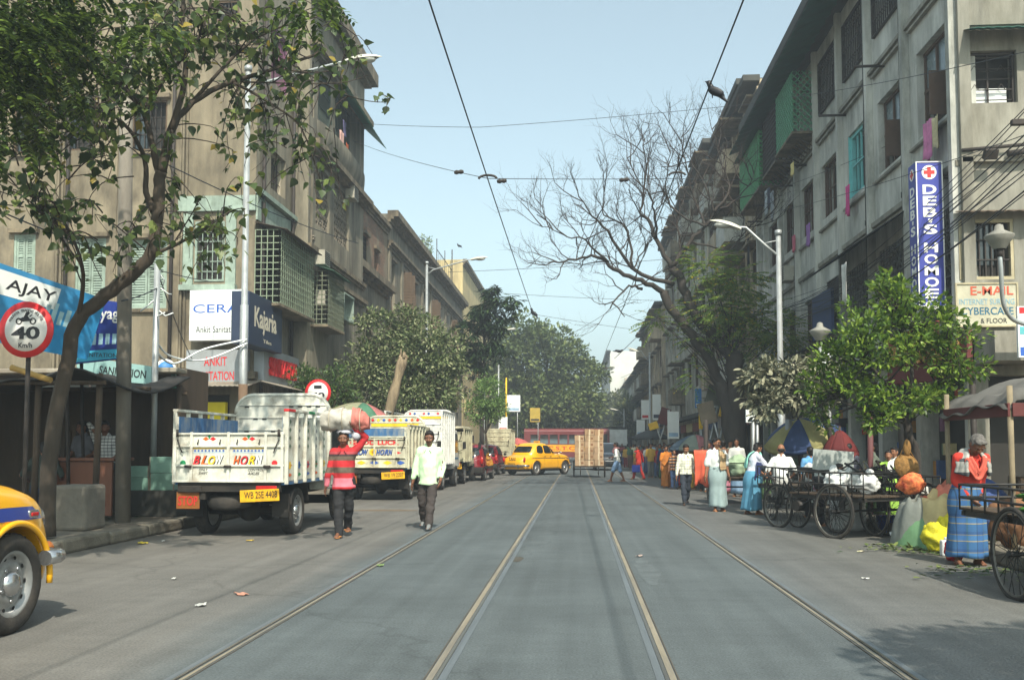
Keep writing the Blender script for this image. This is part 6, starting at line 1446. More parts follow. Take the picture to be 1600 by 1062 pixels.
# dead leaning stump
p0,p1=PY(606,652,29.5),PY(630,558,29.5)
t=thing('dead_trunk','bare sawn off trunk leaning above the trucks','tree',(p0.x-.4,29.5,.1));B=Vector(t.location);g=MB()
pts=smooth_path([Vector((0,0,0)),(p0-B)*.55,p0-B,p1-B],5);g.tube(pts,[.20+.03*math.sin(i*2.3)-.0035*i for i in range(len(pts))],12);e=pts[-1]
for k in range(5):a=2*PI*k/5;g.cyl(e+Vector((.13*math.cos(a),.13*math.sin(a),-.05)),e+Vector((.1*math.cos(a),.1*math.sin(a),.08+.1*(k%3))),.06,.015,6)
g.build('trunk',mat('bleached_trunk',s(140,124,100),.9,.35,5,bump=1,bscale=20,stretch=(1,1,.2),stain=s(66,54,44),stain_amt=.9,stain_scale=5),t)
# ---- bare tree on the right
YB=30.0;B=PY(1150,742,YB);B.z=.15
t=thing('bare_tree','leafless spreading tree with forked dark trunk leaning over the street on the right','tree',B)
rn=random.Random(17);rng=np.random.default_rng(17);g=MB();P_=lambda*a:[PY(q[0],q[1],YB+(q[2]if len(q)>2 else 0))-B for q in a]
def zz(*a):return[(800+x/2.655,150+y/2.655,*r_)for x,y,*r_ in a]
main=[(P_((1150,742),(1150,650),(1149,600),(1147,555)),.34,.26),(P_((1149,610),(1136,634-15),(1124,598),(1107,558),(1088,533),(1056,493),(1037,456)),.20,.13),(P_((1147,558),(1124,533),(1096,507),(1076,471),(1060,432),(1049,417)),.19,.12),(P_((1150,740),(1136,640),(1124,598)),.22,.18)]
subs=[(zz((640,820),(560,775,-.3),(460,740,-.6),(390,690,-.9),(330,665,-1),(240,680,-1.2),(160,690,-1.4)),.10,.022),(zz((660,710),(600,600),(560,510,.3),(530,480,.3),(560,330,.6),(545,180,.8)),.09,.016),(zz((660,710),(740,600),(800,540,.2),(840,480,.3),(800,380,.4),(740,270,.5)),.08,.016),(zz((670,780),(500,715,-.4),(400,560,-.6),(330,490,-.8),(270,400,-1)),.08,.014),(zz((500,710,-.4),(480,560,-.2),(380,490,0),(385,400,0)),.05,.012),(zz((540,800,-.2),(480,790,-.5),(410,880,-.8)),.05,.02),(zz((600,600),(590,480,-.6),(560,400,-.9),(480,260,-1.2)),.05,.012),(zz((800,540),(760,440,.8),(720,300,1),(700,170,1.2)),.05,.012),(zz((840,480),(900,380,.6),(860,250,.9),(830,140,1)),.05,.010),(zz((840,480),(940,420,.8),(1000,330,1)),.04,.01),(zz((640,760),(700,640,.6),(680,520,1),(720,420,1.2),(690,300,1.4)),.05,.012),(zz((740,600),(900,640,.6),(960,560,1),(1040,520,1.2)),.04,.01),(zz((400,690,-.9),(300,600,-1.4),(230,580,-1.6),(130,540,-1.8)),.04,.01),(zz((800,540),(660,460,.5),(640,330,.7),(660,220,.9)),.04,.01),(zz((500,715),(560,620,.8),(620,560,1.2)),.03,.01)]
pool=[]
for pts,r0,r1 in main:limb(g,pts,r0*1.05,r1*1.05,12,0,rn,.05)
for pts,r0,r1 in subs:pl_=limb(g,P_(*pts),r0,r1,7,0,rn,.05);pool.append(pl_)
g.build('trunk',M_BARKDK,t)
g=MB()
for pl_ in pool:
 n=len(pl_)
 for i in range(max(2,n//4),n):
  if rn.random()<.8:
   d=(pl_[i]-pl_[i-1]).normalized();o=Vector((rn.gauss(0,1),rn.gauss(0,.8),rn.gauss(.5,.7)));d2=(d*.6+o.normalized()*.9)
   sprout(g,pl_[i],d2,rn.uniform(.6,1.2),.024,3,rn,.3,.75,4,3,3,None,0,.22)
 sprout(g,pl_[-1],(pl_[-1]-pl_[-3]),rn.uniform(.7,1.1),.014,3,rn,.3,.7,4,3,3,None,0,.22)
tag(g.build('twigs',M_TWIG,t),kind='stuff')
def feather(ells,n,rng,L0=.45,lf=.075):
 c,d=shell_points(ells,n,rng,.2);d[:,2]*=.4;return pinnate(c,d,rng.uniform(L0*.7,L0*1.3,n),rng,9,lf)
EL=[pe(1100,420,34,30,YB),pe(1150,440,40,32,YB),pe(1120,480,50,34,YB),pe(1170,500,60,34,YB),pe(1215,520,40,26,YB),pe(1090,530,26,24,YB+.5),pe(1190,560,46,30,YB+.5),pe(1085,580,14,30,YB+.6),pe(1025,500,12,16,YB)]
EL=[((np.array(e[0])-np.array(B)),(e[1][0],min(1.0,e[1][1]),e[1][2]))for e in EL]
P,D,S=feather(EL,950,rng,.55,.12)
tag(link('crown',leaf_mesh('crown',P,D,S,'oval',L_FEATHER,rng,.5),t),kind='stuff')
g=MB()
for k in range(46):
 e=EL[rn.randrange(len(EL))];q=Vector([float(e[0][i]+rn.uniform(-.7,.7)*e[1][i])for i in range(3)]);src=PY(1140,rn.uniform(500,640),YB)-B
 limb(g,[src,(src+q)/2+Vector((rn.gauss(0,.2),rn.gauss(0,.2),.15)),q],.02,.006,5)
tag(g.build('shoots',M_BARKDK,t),kind='stuff')
# ---- grey dusty tree and the bright tree before it
E=[pe(1195,590,30,26,19.6),pe(1235,600,42,34,19.6),pe(1205,630,36,26,19.4),pe(1265,612,32,26,19.6),pe(1285,580,28,30,20)]
b=PY(1300,745,19.8);b.z=.15
tree('grey_leaf_tree','tree with big pale dust coated leaves above the striped parasol','tree',b,[([b,PY(1302,700,19.8),PY(1288,655,19.8),PY(1262,630,19.7)],.10,.06),([PY(1288,655,19.8),PY(1295,610,19.8)],.05,.02),([PY(1262,630,19.7),PY(1215,610,19.6)],.045,.015)],E,190,17,.2,.15,'oval',L_GREY,81,None,.45,M_BARKDK,.4,30)
E=[pe(1395,470,44,34,14.6,.7),pe(1385,440,14,18,14.6,.3),pe(1505,575,36,20,14.6,.4),pe(1275,600,26,20,15,.4),pe(1440,500,52,40,14.6,.8),pe(1345,530,48,34,14.5,.7),pe(1400,550,70,38,14.4,.8),pe(1470,545,48,40,14.6,.7),pe(1310,570,40,36,14.8,.6),pe(1345,610,48,30,14.5,.6),pe(1415,625,54,26,14.3,.6),pe(1470,625,34,22,14.4,.5),pe(1290,635,24,34,15,.5),pe(1510,520,32,14,14.8,.4),pe(1375,655,34,18,14.2,.5),pe(1480,600,22,26,14.5,.4),pe(1330,480,10,16,14.6,.2)]
b=PY(1428,800,14.6);b.z=.15
tree('green_tree','bushy bright green tree on the right pavement below the tall blue sign','tree',b,[([b,PY(1432,720,14.6),PY(1420,680,14.6),PY(1416,640,14.6)],.085,.06),([PY(1416,640,14.6),PY(1385,600,14.5),PY(1350,560,14.5)],.045,.015),([PY(1416,640,14.6),PY(1425,580,14.6),PY(1410,500,14.6)],.045,.015),([PY(1418,650,14.6),PY(1462,600,14.6),PY(1480,540,14.6)],.04,.012),([PY(1418,655,14.6),PY(1350,640,14.4),PY(1300,620,14.7)],.035,.012),([PY(1410,660,14.5),PY(1380,650,14.2),PY(1340,645,14.2)],.02,.008)],E,430,17,.125,.098,'oval',L_BRIGHT,91,None,-.05,M_BARKDK,.15,150,300)
# off to the right of the view: the pavement tree whose shade reaches the road there
E=[((4.9,1.4,5.2),(1.6,1.3,.9)),((4.3,2.0,4.8),(.9,.9,.6))]
tree('green_tree','pavement tree outside the right edge whose shade falls on the road','tree',(5.8,1.4,.15),simple_trunk(5.8,1.4,3.2,E,.1),E,420,20,.3,.13,'oval',L_MIDGREEN,95,None,.1)
# ================================================================== people
def capsule(g,a,b,ra,rb,n=10):
 a,b=Vector(a),Vector(b);d=b-a;L=d.length
 d=d/L if L>1e-5 else Vector((0,0,1))
 pts,rs=[],[]
 for i in range(4):t=PI/2*i/4;pts.append(a-d*ra*math.cos(t));rs.append(max(.0008,ra*math.sin(t)))
 for t in(0,.5,1):pts.append(a+d*L*t);rs.append(ra+(rb-ra)*t)
 for i in range(1,5):t=PI/2*i/4;pts.append(b+d*rb*math.sin(t));rs.append(max(.0008,rb*math.cos(t)))
 g.tube(pts,rs,n,caps=True)
def fuse(g,vox,smooth=4,disp=0.0,dscale=(9,9,9),seed=0):
 """one continuous surface from overlapping closed shapes"""
 me=g.mesh('m',[]);o=bpy.data.objects.new('m',me);col.objects.link(o)
 m=o.modifiers.new('r','REMESH');m.mode='VOXEL';m.voxel_size=vox;m.use_smooth_shade=True
 if smooth:s_=o.modifiers.new('s','SMOOTH');s_.iterations=smooth;s_.factor=.5
 out=evaluated_mesh(o);bpy.data.objects.remove(o);bpy.data.meshes.remove(me)
 if disp:
  n=len(out.vertices);co=np.empty(n*3,'f');no=np.empty(n*3,'f');out.vertices.foreach_get('co',co);out.vertices.foreach_get('normal',no);co=co.reshape(-1,3);no=no.reshape(-1,3)
  q=co*np.array(dscale)+seed*3.7
  dv=np.array([mnoise.noise(Vector(p))+.5*mnoise.noise(Vector(p)*2.3)for p in q],'f');co=co+no*(dv*disp)[:,None];out.vertices.foreach_set('co',co.astype('f').ravel());out.update()
 out.polygons.foreach_set('use_smooth',[True]*len(out.polygons));return out
def ik(a,t,l1,l2,pole):
 a,t=Vector(a),Vector(t);d=t-a;L=max(abs(l1-l2)*1.05+.05,min(d.length,(l1+l2)*.999));u=d.normalized()if d.length>1e-6 else Vector((0,0,-1));x=(l1*l1-l2*l2+L*L)/(2*L);h=math.sqrt(max(0,l1*l1-x*x))
 p=Vector(pole)-u*Vector(pole).dot(u);p=p.normalized()if p.length>1e-6 else u.orthogonal();return a+u*x+p*h,a+u*L
def stripes(name,cols,axis=2,period=1.0,off=0.0,plaid=None,rough=.85):
 """bands of colour woven across the cloth; cols = [(position 0..1, rgb)]"""
 if name in MATS:return MATS[name]
 m=bpy.data.materials.new(name);m.use_nodes=True;MATS[name]=m;nt=m.node_tree;N=nt.nodes;L=nt.links;p=N['Principled BSDF'];p.inputs['Roughness'].default_value=rough
 tc=N.new('ShaderNodeTexCoord');sp=N.new('ShaderNodeSeparateXYZ');L.new(tc.outputs['Object'],sp.inputs[0])
 def band(ax,cs):
  a=N.new('ShaderNodeMath');a.operation='MULTIPLY_ADD';L.new(sp.outputs[ax],a.inputs[0]);a.inputs[1].default_value=1/period;a.inputs[2].default_value=off
  f=N.new('ShaderNodeMath');f.operation='FRACT';L.new(a.outputs[0],f.inputs[0]);cr=N.new('ShaderNodeValToRGB');cr.color_ramp.interpolation='CONSTANT';L.new(f.outputs[0],cr.inputs[0]);e=cr.color_ramp.elements
  e[0].position=cs[0][0];e[0].color=(*cs[0][1],1);e[1].position=cs[1][0];e[1].color=(*cs[1][1],1)
  for q,c in cs[2:]:k=e.new(q);k.color=(*c,1)
  return cr.outputs[0]
 c=band(axis,cols)
 if plaid:
  mx=N.new('ShaderNodeMixRGB');mx.blend_type='MULTIPLY';mx.inputs[0].default_value=1;L.new(c,mx.inputs[1]);L.new(band(0,plaid),mx.inputs[2]);c=mx.outputs[0]
 nz=N.new('ShaderNodeTexNoise');nz.inputs['Scale'].default_value=7;L.new(tc.outputs['Object'],nz.inputs['Vector']);mr=N.new('ShaderNodeMapRange');L.new(nz.outputs[0],mr.inputs[0]);mr.inputs[3].default_value=.8;mr.inputs[4].default_value=1.15
 mu=N.new('ShaderNodeMixRGB');mu.blend_type='MULTIPLY';mu.inputs[0].default_value=1;L.new(c,mu.inputs[1]);L.new(mr.outputs[0],mu.inputs[2]);L.new(mu.outputs[0],p.inputs['Base Color']);return m
M_SKIN=mat('brown_skin',s(140,96,70),.55,.1,8);M_SKIN2=mat('dark_brown_skin',s(112,74,54),.55,.1,8);M_SKIN3=mat('light_brown_skin',s(146,100,74),.55,.1,8)
M_HAIR=mat('black_hair',s(24,21,20),.55,.3,40);M_HAIRG=mat('grey_hair',s(96,92,88),.7,.4,40);M_EYEW=mat('eye_white',s(200,194,186),.4,0);M_EYEB=mat('eye_dark',s(20,16,14),.3,0);M_LIP=mat('lips',s(104,58,50),.5,0)
M_SHOED=mat('dark_shoe',s(40,36,34),.6,.2,10);M_SANDAL=mat('tan_sandal',s(160,108,62),.7,.2,10);M_SNEAK=mat('grey_sneaker',s(112,114,114),.7,.3,14)
def cl(name,c=None,var=.12):return mat(name,c,.88,var,7,bump=.15,bscale=60)
NP=[0]
def person(label,pos,rz=PI,H=1.65,lean=0.0,side=0.0,head=(0,0),hands=None,feet=None,hipz=None,top=None,sleeve=.9,hem=.47,bottom=None,kind='trousers',skirt=None,shoes='sandal',skin=M_SKIN,hair=M_HAIR,bald=False,long_hair=False,lod=1,belly=0.0,scarf=None,group=None,collar=True,moustache=False,extra=None,skirt_hem=.06,poles=None):
 NP[0]+=1;sd=NP[0];t=thing('person',label,'person',pos,rz,group);vox=(.010,.017,.026)[lod];k=H/1.65
 hz=(hipz if hipz is not None else .505*H);Rt=Matrix.Translation((0,0,hz))@Matrix.Rotation(side,4,'Y')@Matrix.Rotation(-lean,4,'X')@Matrix.Translation((0,0,-.505*H))
 up=lambda x,y,z:Rt@Vector((x*k,y*k,z*H))
 sh=[up(-.160,-.01,.797),up(.160,-.01,.797)];hip=[Vector((-.085*k,0,hz)),Vector((.085*k,0,hz))]
 feet=feet or[(-.09,.0,0),(.09,.0,0)];hands=hands or[(-.24,.06,.47),(.24,.06,.47)]
 An=[Vector((f[0]*k,f[1]*k,f[2]*k+.075*k))for f in feet]
 Hn=[(up(*h[:3])if len(h)==3 else Vector(h[:3]))for h in hands];l1,l2=.285*k,.255*k
 poles=poles or[(-.5,-1,-.1),(.5,-1,-.1)]
 arms=[ik(sh[i],Hn[i],l1,l2,poles[i])for i in(0,1)];kneep=(0,1,.15);legs=[ik(hip[i],An[i],.385*k,.378*k,(-.12+.24*i,1,0.1))for i in(0,1)]
 neck,chest,belly_,pel=up(0,-.01,.845),up(0,0,.74),up(0,.012+belly*.25,.62),Vector((0,0,hz+.03*k))
 Rh=Matrix.Rotation(head[1],4,'Z')@Matrix.Rotation(-lean*.35-head[0],4,'X');hb=up(0,.01,.868);hd=lambda x,y,z:hb+(Rh@Vector((x*k,y*k,z*k)))
 # ---- the body, one surface
 g=MB()
 capsule(g,up(-.09,0,.76),up(.09,0,.76),.078*k,.078*k);g.ell(chest,(.138*k,.098*k,.14*k),Rt.to_3x3());g.ell(belly_,(.135*k,(.09+belly*.2)*k,.15*k),Rt.to_3x3());g.ell(pel,(.15*k,.105*k,.12*k))
 capsule(g,chest,pel,.11*k,.12*k);capsule(g,neck-Vector((0,0,.04*k)),hd(0,.0,.03),.056*k,.052*k)
 for i in(0,1):capsule(g,sh[i],up((-.1,.1)[i],0,.785),.054*k,.062*k)
 g.ell(hd(0,-.008,.115),(.077*k,.096*k,.098*k),Rh.to_3x3(),16,10);g.ell(hd(0,.028,.06),(.058*k,.066*k,.072*k),Rh.to_3x3(),14,8);capsule(g,hd(0,.05,.012),hd(0,.06,.012),.03*k,.026*k)
 if lod<2:
  capsule(g,hd(0,.084,.105),hd(0,.106,.064),.011*k,.017*k,8);capsule(g,hd(-.05,.076,.122),hd(.05,.076,.122),.014*k,.014*k,8)
  for sg in(-1,1):g.ell(hd(sg*.079,-.005,.085),(.012*k,.024*k,.034*k),Rh.to_3x3(),8,6);capsule(g,hd(sg*.042,.066,.07),hd(sg*.03,.076,.06),.024*k,.02*k,8)
 for i in(0,1):
  e,w=arms[i];capsule(g,sh[i],e,.050*k,.038*k);capsule(g,e,w,.040*k,.027*k);d=(w-e).normalized()
  sx=(-1,1)[i];lat=Vector((0,1,0))-d*d.y;lat=lat.normalized()if lat.length>.2 else(Vector((1,0,0))-d*d.x).normalized();nrm=d.cross(lat)
  pc=w+d*.045*k
  for q in(-.5,.5):capsule(g,w+d*.005,pc+lat*q*.045*k+d*.035*k,.024*k,.021*k,8)
  for f,(o_,L_)in enumerate(((-.034,.062),(-.012,.074),(.011,.070),(.032,.054))):
   b0=pc+lat*o_*k+d*.04*k;b1=b0+(d*.8+nrm*sx*-.15).normalized()*L_*.55*k;b2=b1+(d*.6+nrm*sx*-.5).normalized()*L_*.5*k
   capsule(g,b0,b1,.0098*k,.009*k,6);capsule(g,b1,b2,.009*k,.0075*k,6)
  th0=w+d*.02*k+lat*.03*k;th1=th0+(lat*.8+d*.6).normalized()*.045*k;capsule(g,th0,th1,.014*k,.011*k,6);capsule(g,th1,th1+(d*.9+lat*.25).normalized()*.03*k,.011*k,.009*k,6)
 for i in(0,1):
  kn,an=legs[i];capsule(g,hip[i],kn,.083*k,.056*k);capsule(g,kn,kn+(an-kn)*.35,.055*k,.058*k);capsule(g,kn+(an-kn)*.35,an,.056*k,.036*k)
  fx=(-.02,.02)[i];capsule(g,an+Vector((0,-.035*k,-.045*k)),an+Vector((fx,.10*k,-.055*k)),.032*k,.026*k);capsule(g,an,an+Vector((fx,.09*k,-.05*k)),.036*k,.026*k);capsule(g,an+Vector((fx-.02,.11*k,-.06*k)),an+Vector((fx+.025,.13*k,-.06*k)),.018*k,.016*k)
 me=fuse(g,vox,3);me.materials.append(skin);link('body',me,t)
 # ---- hair
 g=MB()
 if not bald:
  g.ell(hd(0,-.022,.133),(.084*k,.098*k,.09*k),Rh.to_3x3(),14,9);capsule(g,hd(-.04,.05,.185),hd(.045,.055,.183),.026*k,.024*k,8);g.ell(hd(0,-.05,.07),(.072*k,.055*k,.075*k),Rh.to_3x3(),12,8)
  for sg in(-1,1):capsule(g,hd(sg*.07,.012,.13),hd(sg*.076,.012,.085),.014*k,.010*k,6)
  if long_hair:g.ell(hd(0,-.10,.07),(.05*k,.045*k,.055*k),None,10,8)
 else:
  g.ell(hd(0,-.055,.075),(.074*k,.052*k,.05*k),Rh.to_3x3(),12,8)
  for sg in(-1,1):capsule(g,hd(sg*.074,-.005,.10),hd(sg*.06,-.06,.085),.015*k,.02*k,6)
 me=fuse(g,max(vox,.011),2,.008,(30,30,30),sd);me.materials.append(hair);link('hair',me,t)
 if lod<2:
  g=MB()
  for sg in(-1,1):g.ell(hd(sg*.031,.074,.101),(.013*k,.008*k,.0075*k),Rh.to_3x3(),8,6)
  ey=g.build('eyes',M_EYEW,t);g=MB()
  for sg in(-1,1):g.ell(hd(sg*.031,.0805,.101),(.006*k,.004*k,.0065*k),Rh.to_3x3(),8,6)
  g.build('pupils',M_EYEB,ey)
  g=MB();capsule(g,hd(-.022,.089,.030),hd(.022,.089,.030),.0065*k,.0065*k,6);g.build('mouth',M_LIP,t)
  g=MB()
  for sg in(-1,1):capsule(g,hd(sg*.016,.086,.122),hd(sg*.05,.076,.125),.006*k,.004*k,6)
  if moustache:capsule(g,hd(-.03,.088,.045),hd(.03,.088,.045),.008*k,.008*k,6)
  g.build('eyebrows',hair,t)
  # ---- clothes
 cv=max(.013,vox)
 if top:
  g=MB();T=.018*k
  capsule(g,up(-.095,0,.765),up(.095,0,.765),.088*k+T*.5,.088*k+T*.5);g.ell(chest,(.153*k+T,.115*k+T,.17*k),Rt.to_3x3());pass
  for i in(0,1):capsule(g,sh[i],up((-.1,.1)[i],0,.79),.062*k+T*.3,.076*k)
  pz=hem;hb2=up(0,0,pz)if hipz is None else Vector((0,0,hz-.02));capsule(g,belly_,hb2+Vector((0,0,.12*k)),.125*k+T,.125*k+T,14)
  # hem ring so that the shirt ends in a clean edge
  ring=[];W_=.158*k+T;D_=.115*k+T
  vs=[];nn=18
  for z_,sc2 in((pz,1.05),((pz+.56)/2,1.0),(.57,.96),(.62,.95),(.68,.99),(.73,1.0),(.775,.86)):
   bz=belly*.42*k*math.exp(-((z_-.59)/.075)**2)
   for j in range(nn):
    a=2*PI*j/nn;q=up(W_/k*sc2*math.cos(a),(D_*sc2+bz*max(0,math.sin(a)))/k*math.sin(a)+.008,z_)if hipz is None else up(W_/k*sc2*math.cos(a),D_/k*sc2*math.sin(a)+.008,max(z_,.5));vs.append(q)
  fs=[(i*nn+j,i*nn+(j+1)%nn,(i+1)*nn+(j+1)%nn,(i+1)*nn+j)for i in range(6)for j in range(nn)]+[tuple(range(nn))[::-1],tuple(range(6*nn,7*nn))];g.add(vs,fs)
  for i in(0,1):
   e,w=arms[i];fl=1.15 if sleeve<.6 else 1.0
   if sleeve>=.5:capsule(g,sh[i],e,.062*k+T*.2,.052*k);f=(sleeve-.5)/.5;q=e+(w-e)*f;capsule(g,e,q,.052*k,.043*k);
   elif sleeve>0:q=sh[i]+(e-sh[i])*sleeve*2;capsule(g,sh[i],q,.066*k*fl,.064*k*fl)
  if collar:capsule(g,up(-.045,-.005,.845),up(.045,-.005,.845),.042*k,.042*k,10)
  me=fuse(g,cv,3,.017 if lod<2 else 0,(8,8,5),sd);me.materials.append(top);st=link('shirt',me,t)
  if lod==0 and collar:
   g=MB()
   for sg in(-1,1):a,b,c=up(sg*.02,.115,.815),up(sg*.075,.085,.83),up(sg*.06,.128,.775);a2,b2_,c2=[q+Rt.to_3x3()@Vector((0,.01,.008))for q in(a,b,c)];g.add([a,b,c,a2,b2_,c2],[(0,1,2),(3,5,4),(0,3,4,1),(1,4,5,2),(2,5,3,0)])
   g.build('collar',top,st)
 if kind=='trousers' and bottom:
  g=MB();g.ell(pel,(.172*k,.128*k,.13*k));capsule(g,hip[0]+Vector((.03,0,.03)),hip[1]+Vector((-.03,0,.03)),.115*k,.115*k)
  for i in(0,1):
   kn,an=legs[i];q=an+Vector((0,-.01*k,-.012*k));capsule(g,hip[i]*1.0,kn,.098*k,.078*k,12);capsule(g,kn,an+(kn-an)*.25,.078*k,.072*k,12);capsule(g,an+(kn-an)*.25,q,.072*k,.066*k,12)
  me=fuse(g,cv,3,.018 if lod<2 else 0,(6,6,10),sd+5);me.materials.append(bottom);link('trousers',me,t)
 elif kind in('lungi','skirt','saree')and bottom:
  fc=(An[0]+An[1])/2;wtop=up(0,0,.60)if hipz is None else pel;ph=sd*1.3;spread=abs(An[0].y-An[1].y)/2;sx=max(.17*k,abs(An[0].x-An[1].x)/2+.10*k);g=MB()
  rt,rb=(.165*k,.14*k),(sx*(1.12 if kind=='skirt' else 1.02),.165*k+spread)
  def fn(u,v,inn=0.0):
   a=2*PI*u;w_=v**.8;c=wtop.lerp(Vector((fc.x,fc.y-.02*k,skirt_hem*H)),v);hipb=math.sin(min(1,v*2.2)*PI)*.035*k if v<.45 else 0
   f=1+(.10*v+.015)*(math.sin(a*5+ph)*.5+.6*math.sin(a*9+2.1*ph+v*2)*.6)+(.10*v*max(0,math.cos(a-PI/2))**8)
   x=(rt[0]+(rb[0]-rt[0])*w_+hipb-inn)*math.cos(a)*f;y=(rt[1]+(rb[1]-rt[1])*w_+hipb-inn)*math.sin(a)*f;return c+Vector((x,y,.012*k*math.sin(a*3+ph)*v))
  g.grid(fn,56 if lod<2 else 28,18 if lod<2 else 8);sk=g.build({'lungi':'lungi','skirt':'skirt','saree':'saree'}[kind],bottom,t);md=sk.modifiers.new('t','SOLIDIFY');md.thickness=.008
  if kind=='lungi' and lod<2:
   g=MB();capsule(g,up(-.12,.10,.60),up(.10,.13,.59),.03*k,.034*k);capsule(g,up(.02,.15,.60),up(.03,.17,.52),.03*k,.02*k);me=fuse(g,.014,2,.01,(14,14,14),sd);me.materials.append(bottom);link('waist_knot',me,sk)
 elif kind=='shorts' and bottom:
  g=MB();g.ell(pel,(.172*k,.128*k,.13*k))
  for i in(0,1):kn,an=legs[i];capsule(g,hip[i],kn,.105*k,.095*k,12)
  me=fuse(g,cv,3,.014,(6,6,9),sd);me.materials.append(bottom);link('shorts',me,t)
  # ---- feet
 if shoes:
  for i in(0,1):
   an=legs[i][1];fx=(-.02,.02)[i];g=MB()
   if shoes=='sandal':
    g.ell(an+Vector((fx*.5,.04*k,-.072*k)),(.047*k,.135*k,.012*k),None,14,6);capsule(g,an+Vector((-.042,.06,-.055))*1,an+Vector((.042,.06,-.05)),.012*k,.012*k,6);me=g.mesh('sandal',M_SANDAL);link('sandal',me,t)
   else:
    capsule(g,an+Vector((0,-.035*k,-.035*k)),an+Vector((fx,.105*k,-.05*k)),.042*k,.034*k);capsule(g,an+Vector((0,-.01,.02)),an+Vector((fx,.05*k,-.03*k)),.043*k,.036*k);g.ell(an+Vector((fx*.5,.04*k,-.066*k)),(.048*k,.14*k,.014*k));me=fuse(g,.012,2);me.materials.append({'dark':M_SHOED,'sneaker':M_SNEAK}[shoes]);link('shoe',me,t)
    # ---- cloth over a shoulder
 if scarf:
  for nm,m,pts,w_,th in scarf:
   g=MB();pts=smooth_path([up(*p)for p in pts],5);n=len(pts)
   vs=[];
   for i,p in enumerate(pts):
    tg=(pts[min(n-1,i+1)]-pts[max(0,i-1)]).normalized();ctr=up(0,0,min(.745,max(.45,(p.z/H))));out=p-ctr;lat=tg.cross(out.normalized());lat=lat.normalized()
    for j in range(7):
     u=j/6-.5;vs.append(p+lat*u*w_*k*(1+.12*math.sin(i*.9))+out.normalized()*(.012*math.sin(j*2.4+i*.5)+.004))
   g.add(vs,[(i*7+j,i*7+j+1,(i+1)*7+j+1,(i+1)*7+j)for i in range(n-1)for j in range(6)],0,True);so=g.build(nm,m,t);md=so.modifiers.new('t','SOLIDIFY');md.thickness=th
 return t,dict(sh=sh,arms=arms,up=up,hd=hd,k=k)
def stand(px,fy,ty,f=1.0):
 p=G(px,fy);return p,(fy-ty)*p.y/F_PX*f
 # porter in the red striped sweater
C_REDSW=stripes('red_striped_knit',[(0.0,s(176,34,40)),(.44,s(176,34,40)),(.472,s(214,116,130)),(.552,s(176,34,40)),(.60,s(92,78,66)),(.655,s(182,36,42)),(.715,s(92,78,66)),(.755,s(60,40,42)),(.775,s(160,60,66)),(.80,s(172,34,40))],2,1.62,0.0)
pos,H=stand(537,839,690);H=1.62
por,J=person('porter in red striped sweater steadying a sack on his head',pos,PI+.1,H,head=(.12,.05),hands=[(-.19,.08,1.02),(.27,.10,.47)],side=.03,feet=[(-.02,-.30,.07),(.05,.16,0)],top=C_REDSW,sleeve=.97,hem=.45,bottom=cl('black_trousers',s(38,38,40)),skin=M_SKIN2,lod=0,poles=[(-.9,-.4,.2),(.5,-1,-.1)],shoes='sandal')
hp=Vector(pos)+Vector((0,0,H*1.0+.19))
hp.z-=.015;t=thing('sack_bundle','white cloth sack with pink end carried on the porter\'s head','sack',hp+Vector((0,0,0)),.08)
def lumpy(cx,r,n,mi):pass
t.scale=(.9,.92,.92);g=MB()
def sackf(u,v):
 a=2*PI*v;x=-.40+.58*u;rr=.205*(1-abs(2*u-1)**5*.35)*(1+.05*math.sin(a*3+u*7)+.03*math.sin(u*23));nz_=mnoise.noise(Vector((x*6,math.cos(a)*1.8,math.sin(a)*1.8)))*.05+mnoise.noise(Vector((x*19,math.cos(a)*5,math.sin(a)*5)))*.018;rr=rr*.94+nz_;return Vector((x,rr*math.cos(a),rr*.92*math.sin(a)-.32*(x+.02)**2))
g.grid(sackf,24,28);g.add([sackf(0,j/28)for j in range(28)],[tuple(range(28))])
sk=g.build('sack',mat('white_sackcloth',s(186,182,172),.92,.14,5,bump=.8,bscale=9,stain=s(132,124,112),stain_amt=.6),t)
g=MB()
def pinkf(u,v):
 a=2*PI*v;x=.14+.28*u;rr=(.205-.10*u**2.5+.03*mnoise.noise(Vector((x*14,math.cos(a)*3,math.sin(a)*3))))*(1+.07*math.sin(a*4+u*5)+.06*math.sin(u*17+a));return Vector((x,rr*math.cos(a),rr*.92*math.sin(a)-.32*(x+.02)**2))
g.grid(pinkf,14,28);g.add([pinkf(1,j/28)for j in range(28)],[tuple(range(28))])
g.build('sack_end',mat('pink_sackcloth',s(180,108,98),.92,.2,6,bump=.5,bscale=10),t)
g=MB()
for x in(-.24,-.02,.28):g.tube([Vector((x,.212*math.cos(a),.200*math.sin(a)-.32*(x+.02)**2))for a in[2*PI*i/24 for i in range(25)]],.008,5)
g.build('rope',mat('rope',s(170,160,140),.9),t)
t2_=thing('head_pad','rolled white cloth pad under the sack on the porter\'s head','cloth',hp+Vector((.14,.02,-.20)),0)
g=MB();g.tube([Vector((.10*math.cos(a)-.14,.10*math.sin(a),0))for a in[2*PI*i/18 for i in range(19)]],.03,8);g.ell((.04,-.04,-.05),(.07,.05,.07));g.build('pad',mat('pad_cloth',s(176,176,184),.9),t2_)
# man in the pale green shirt
pos,H=stand(669,827,672)
person('man in pale green shirt with one hand in his pocket walking by the rail',pos,PI-.05,H,lean=.02,head=(.18,.08),hands=[(-.215,.06,.50),(.26,.05,.455)],side=-.03,feet=[(-.05,.24,.0),(.11,-.22,.05)],top=cl('pale_green_shirt',s(202,232,190),.05),sleeve=.86,hem=.455,bottom=cl('dark_grey_trousers',s(62,56,54)),shoes='sneaker',skin=M_SKIN2,lod=0,belly=.07,moustache=True)
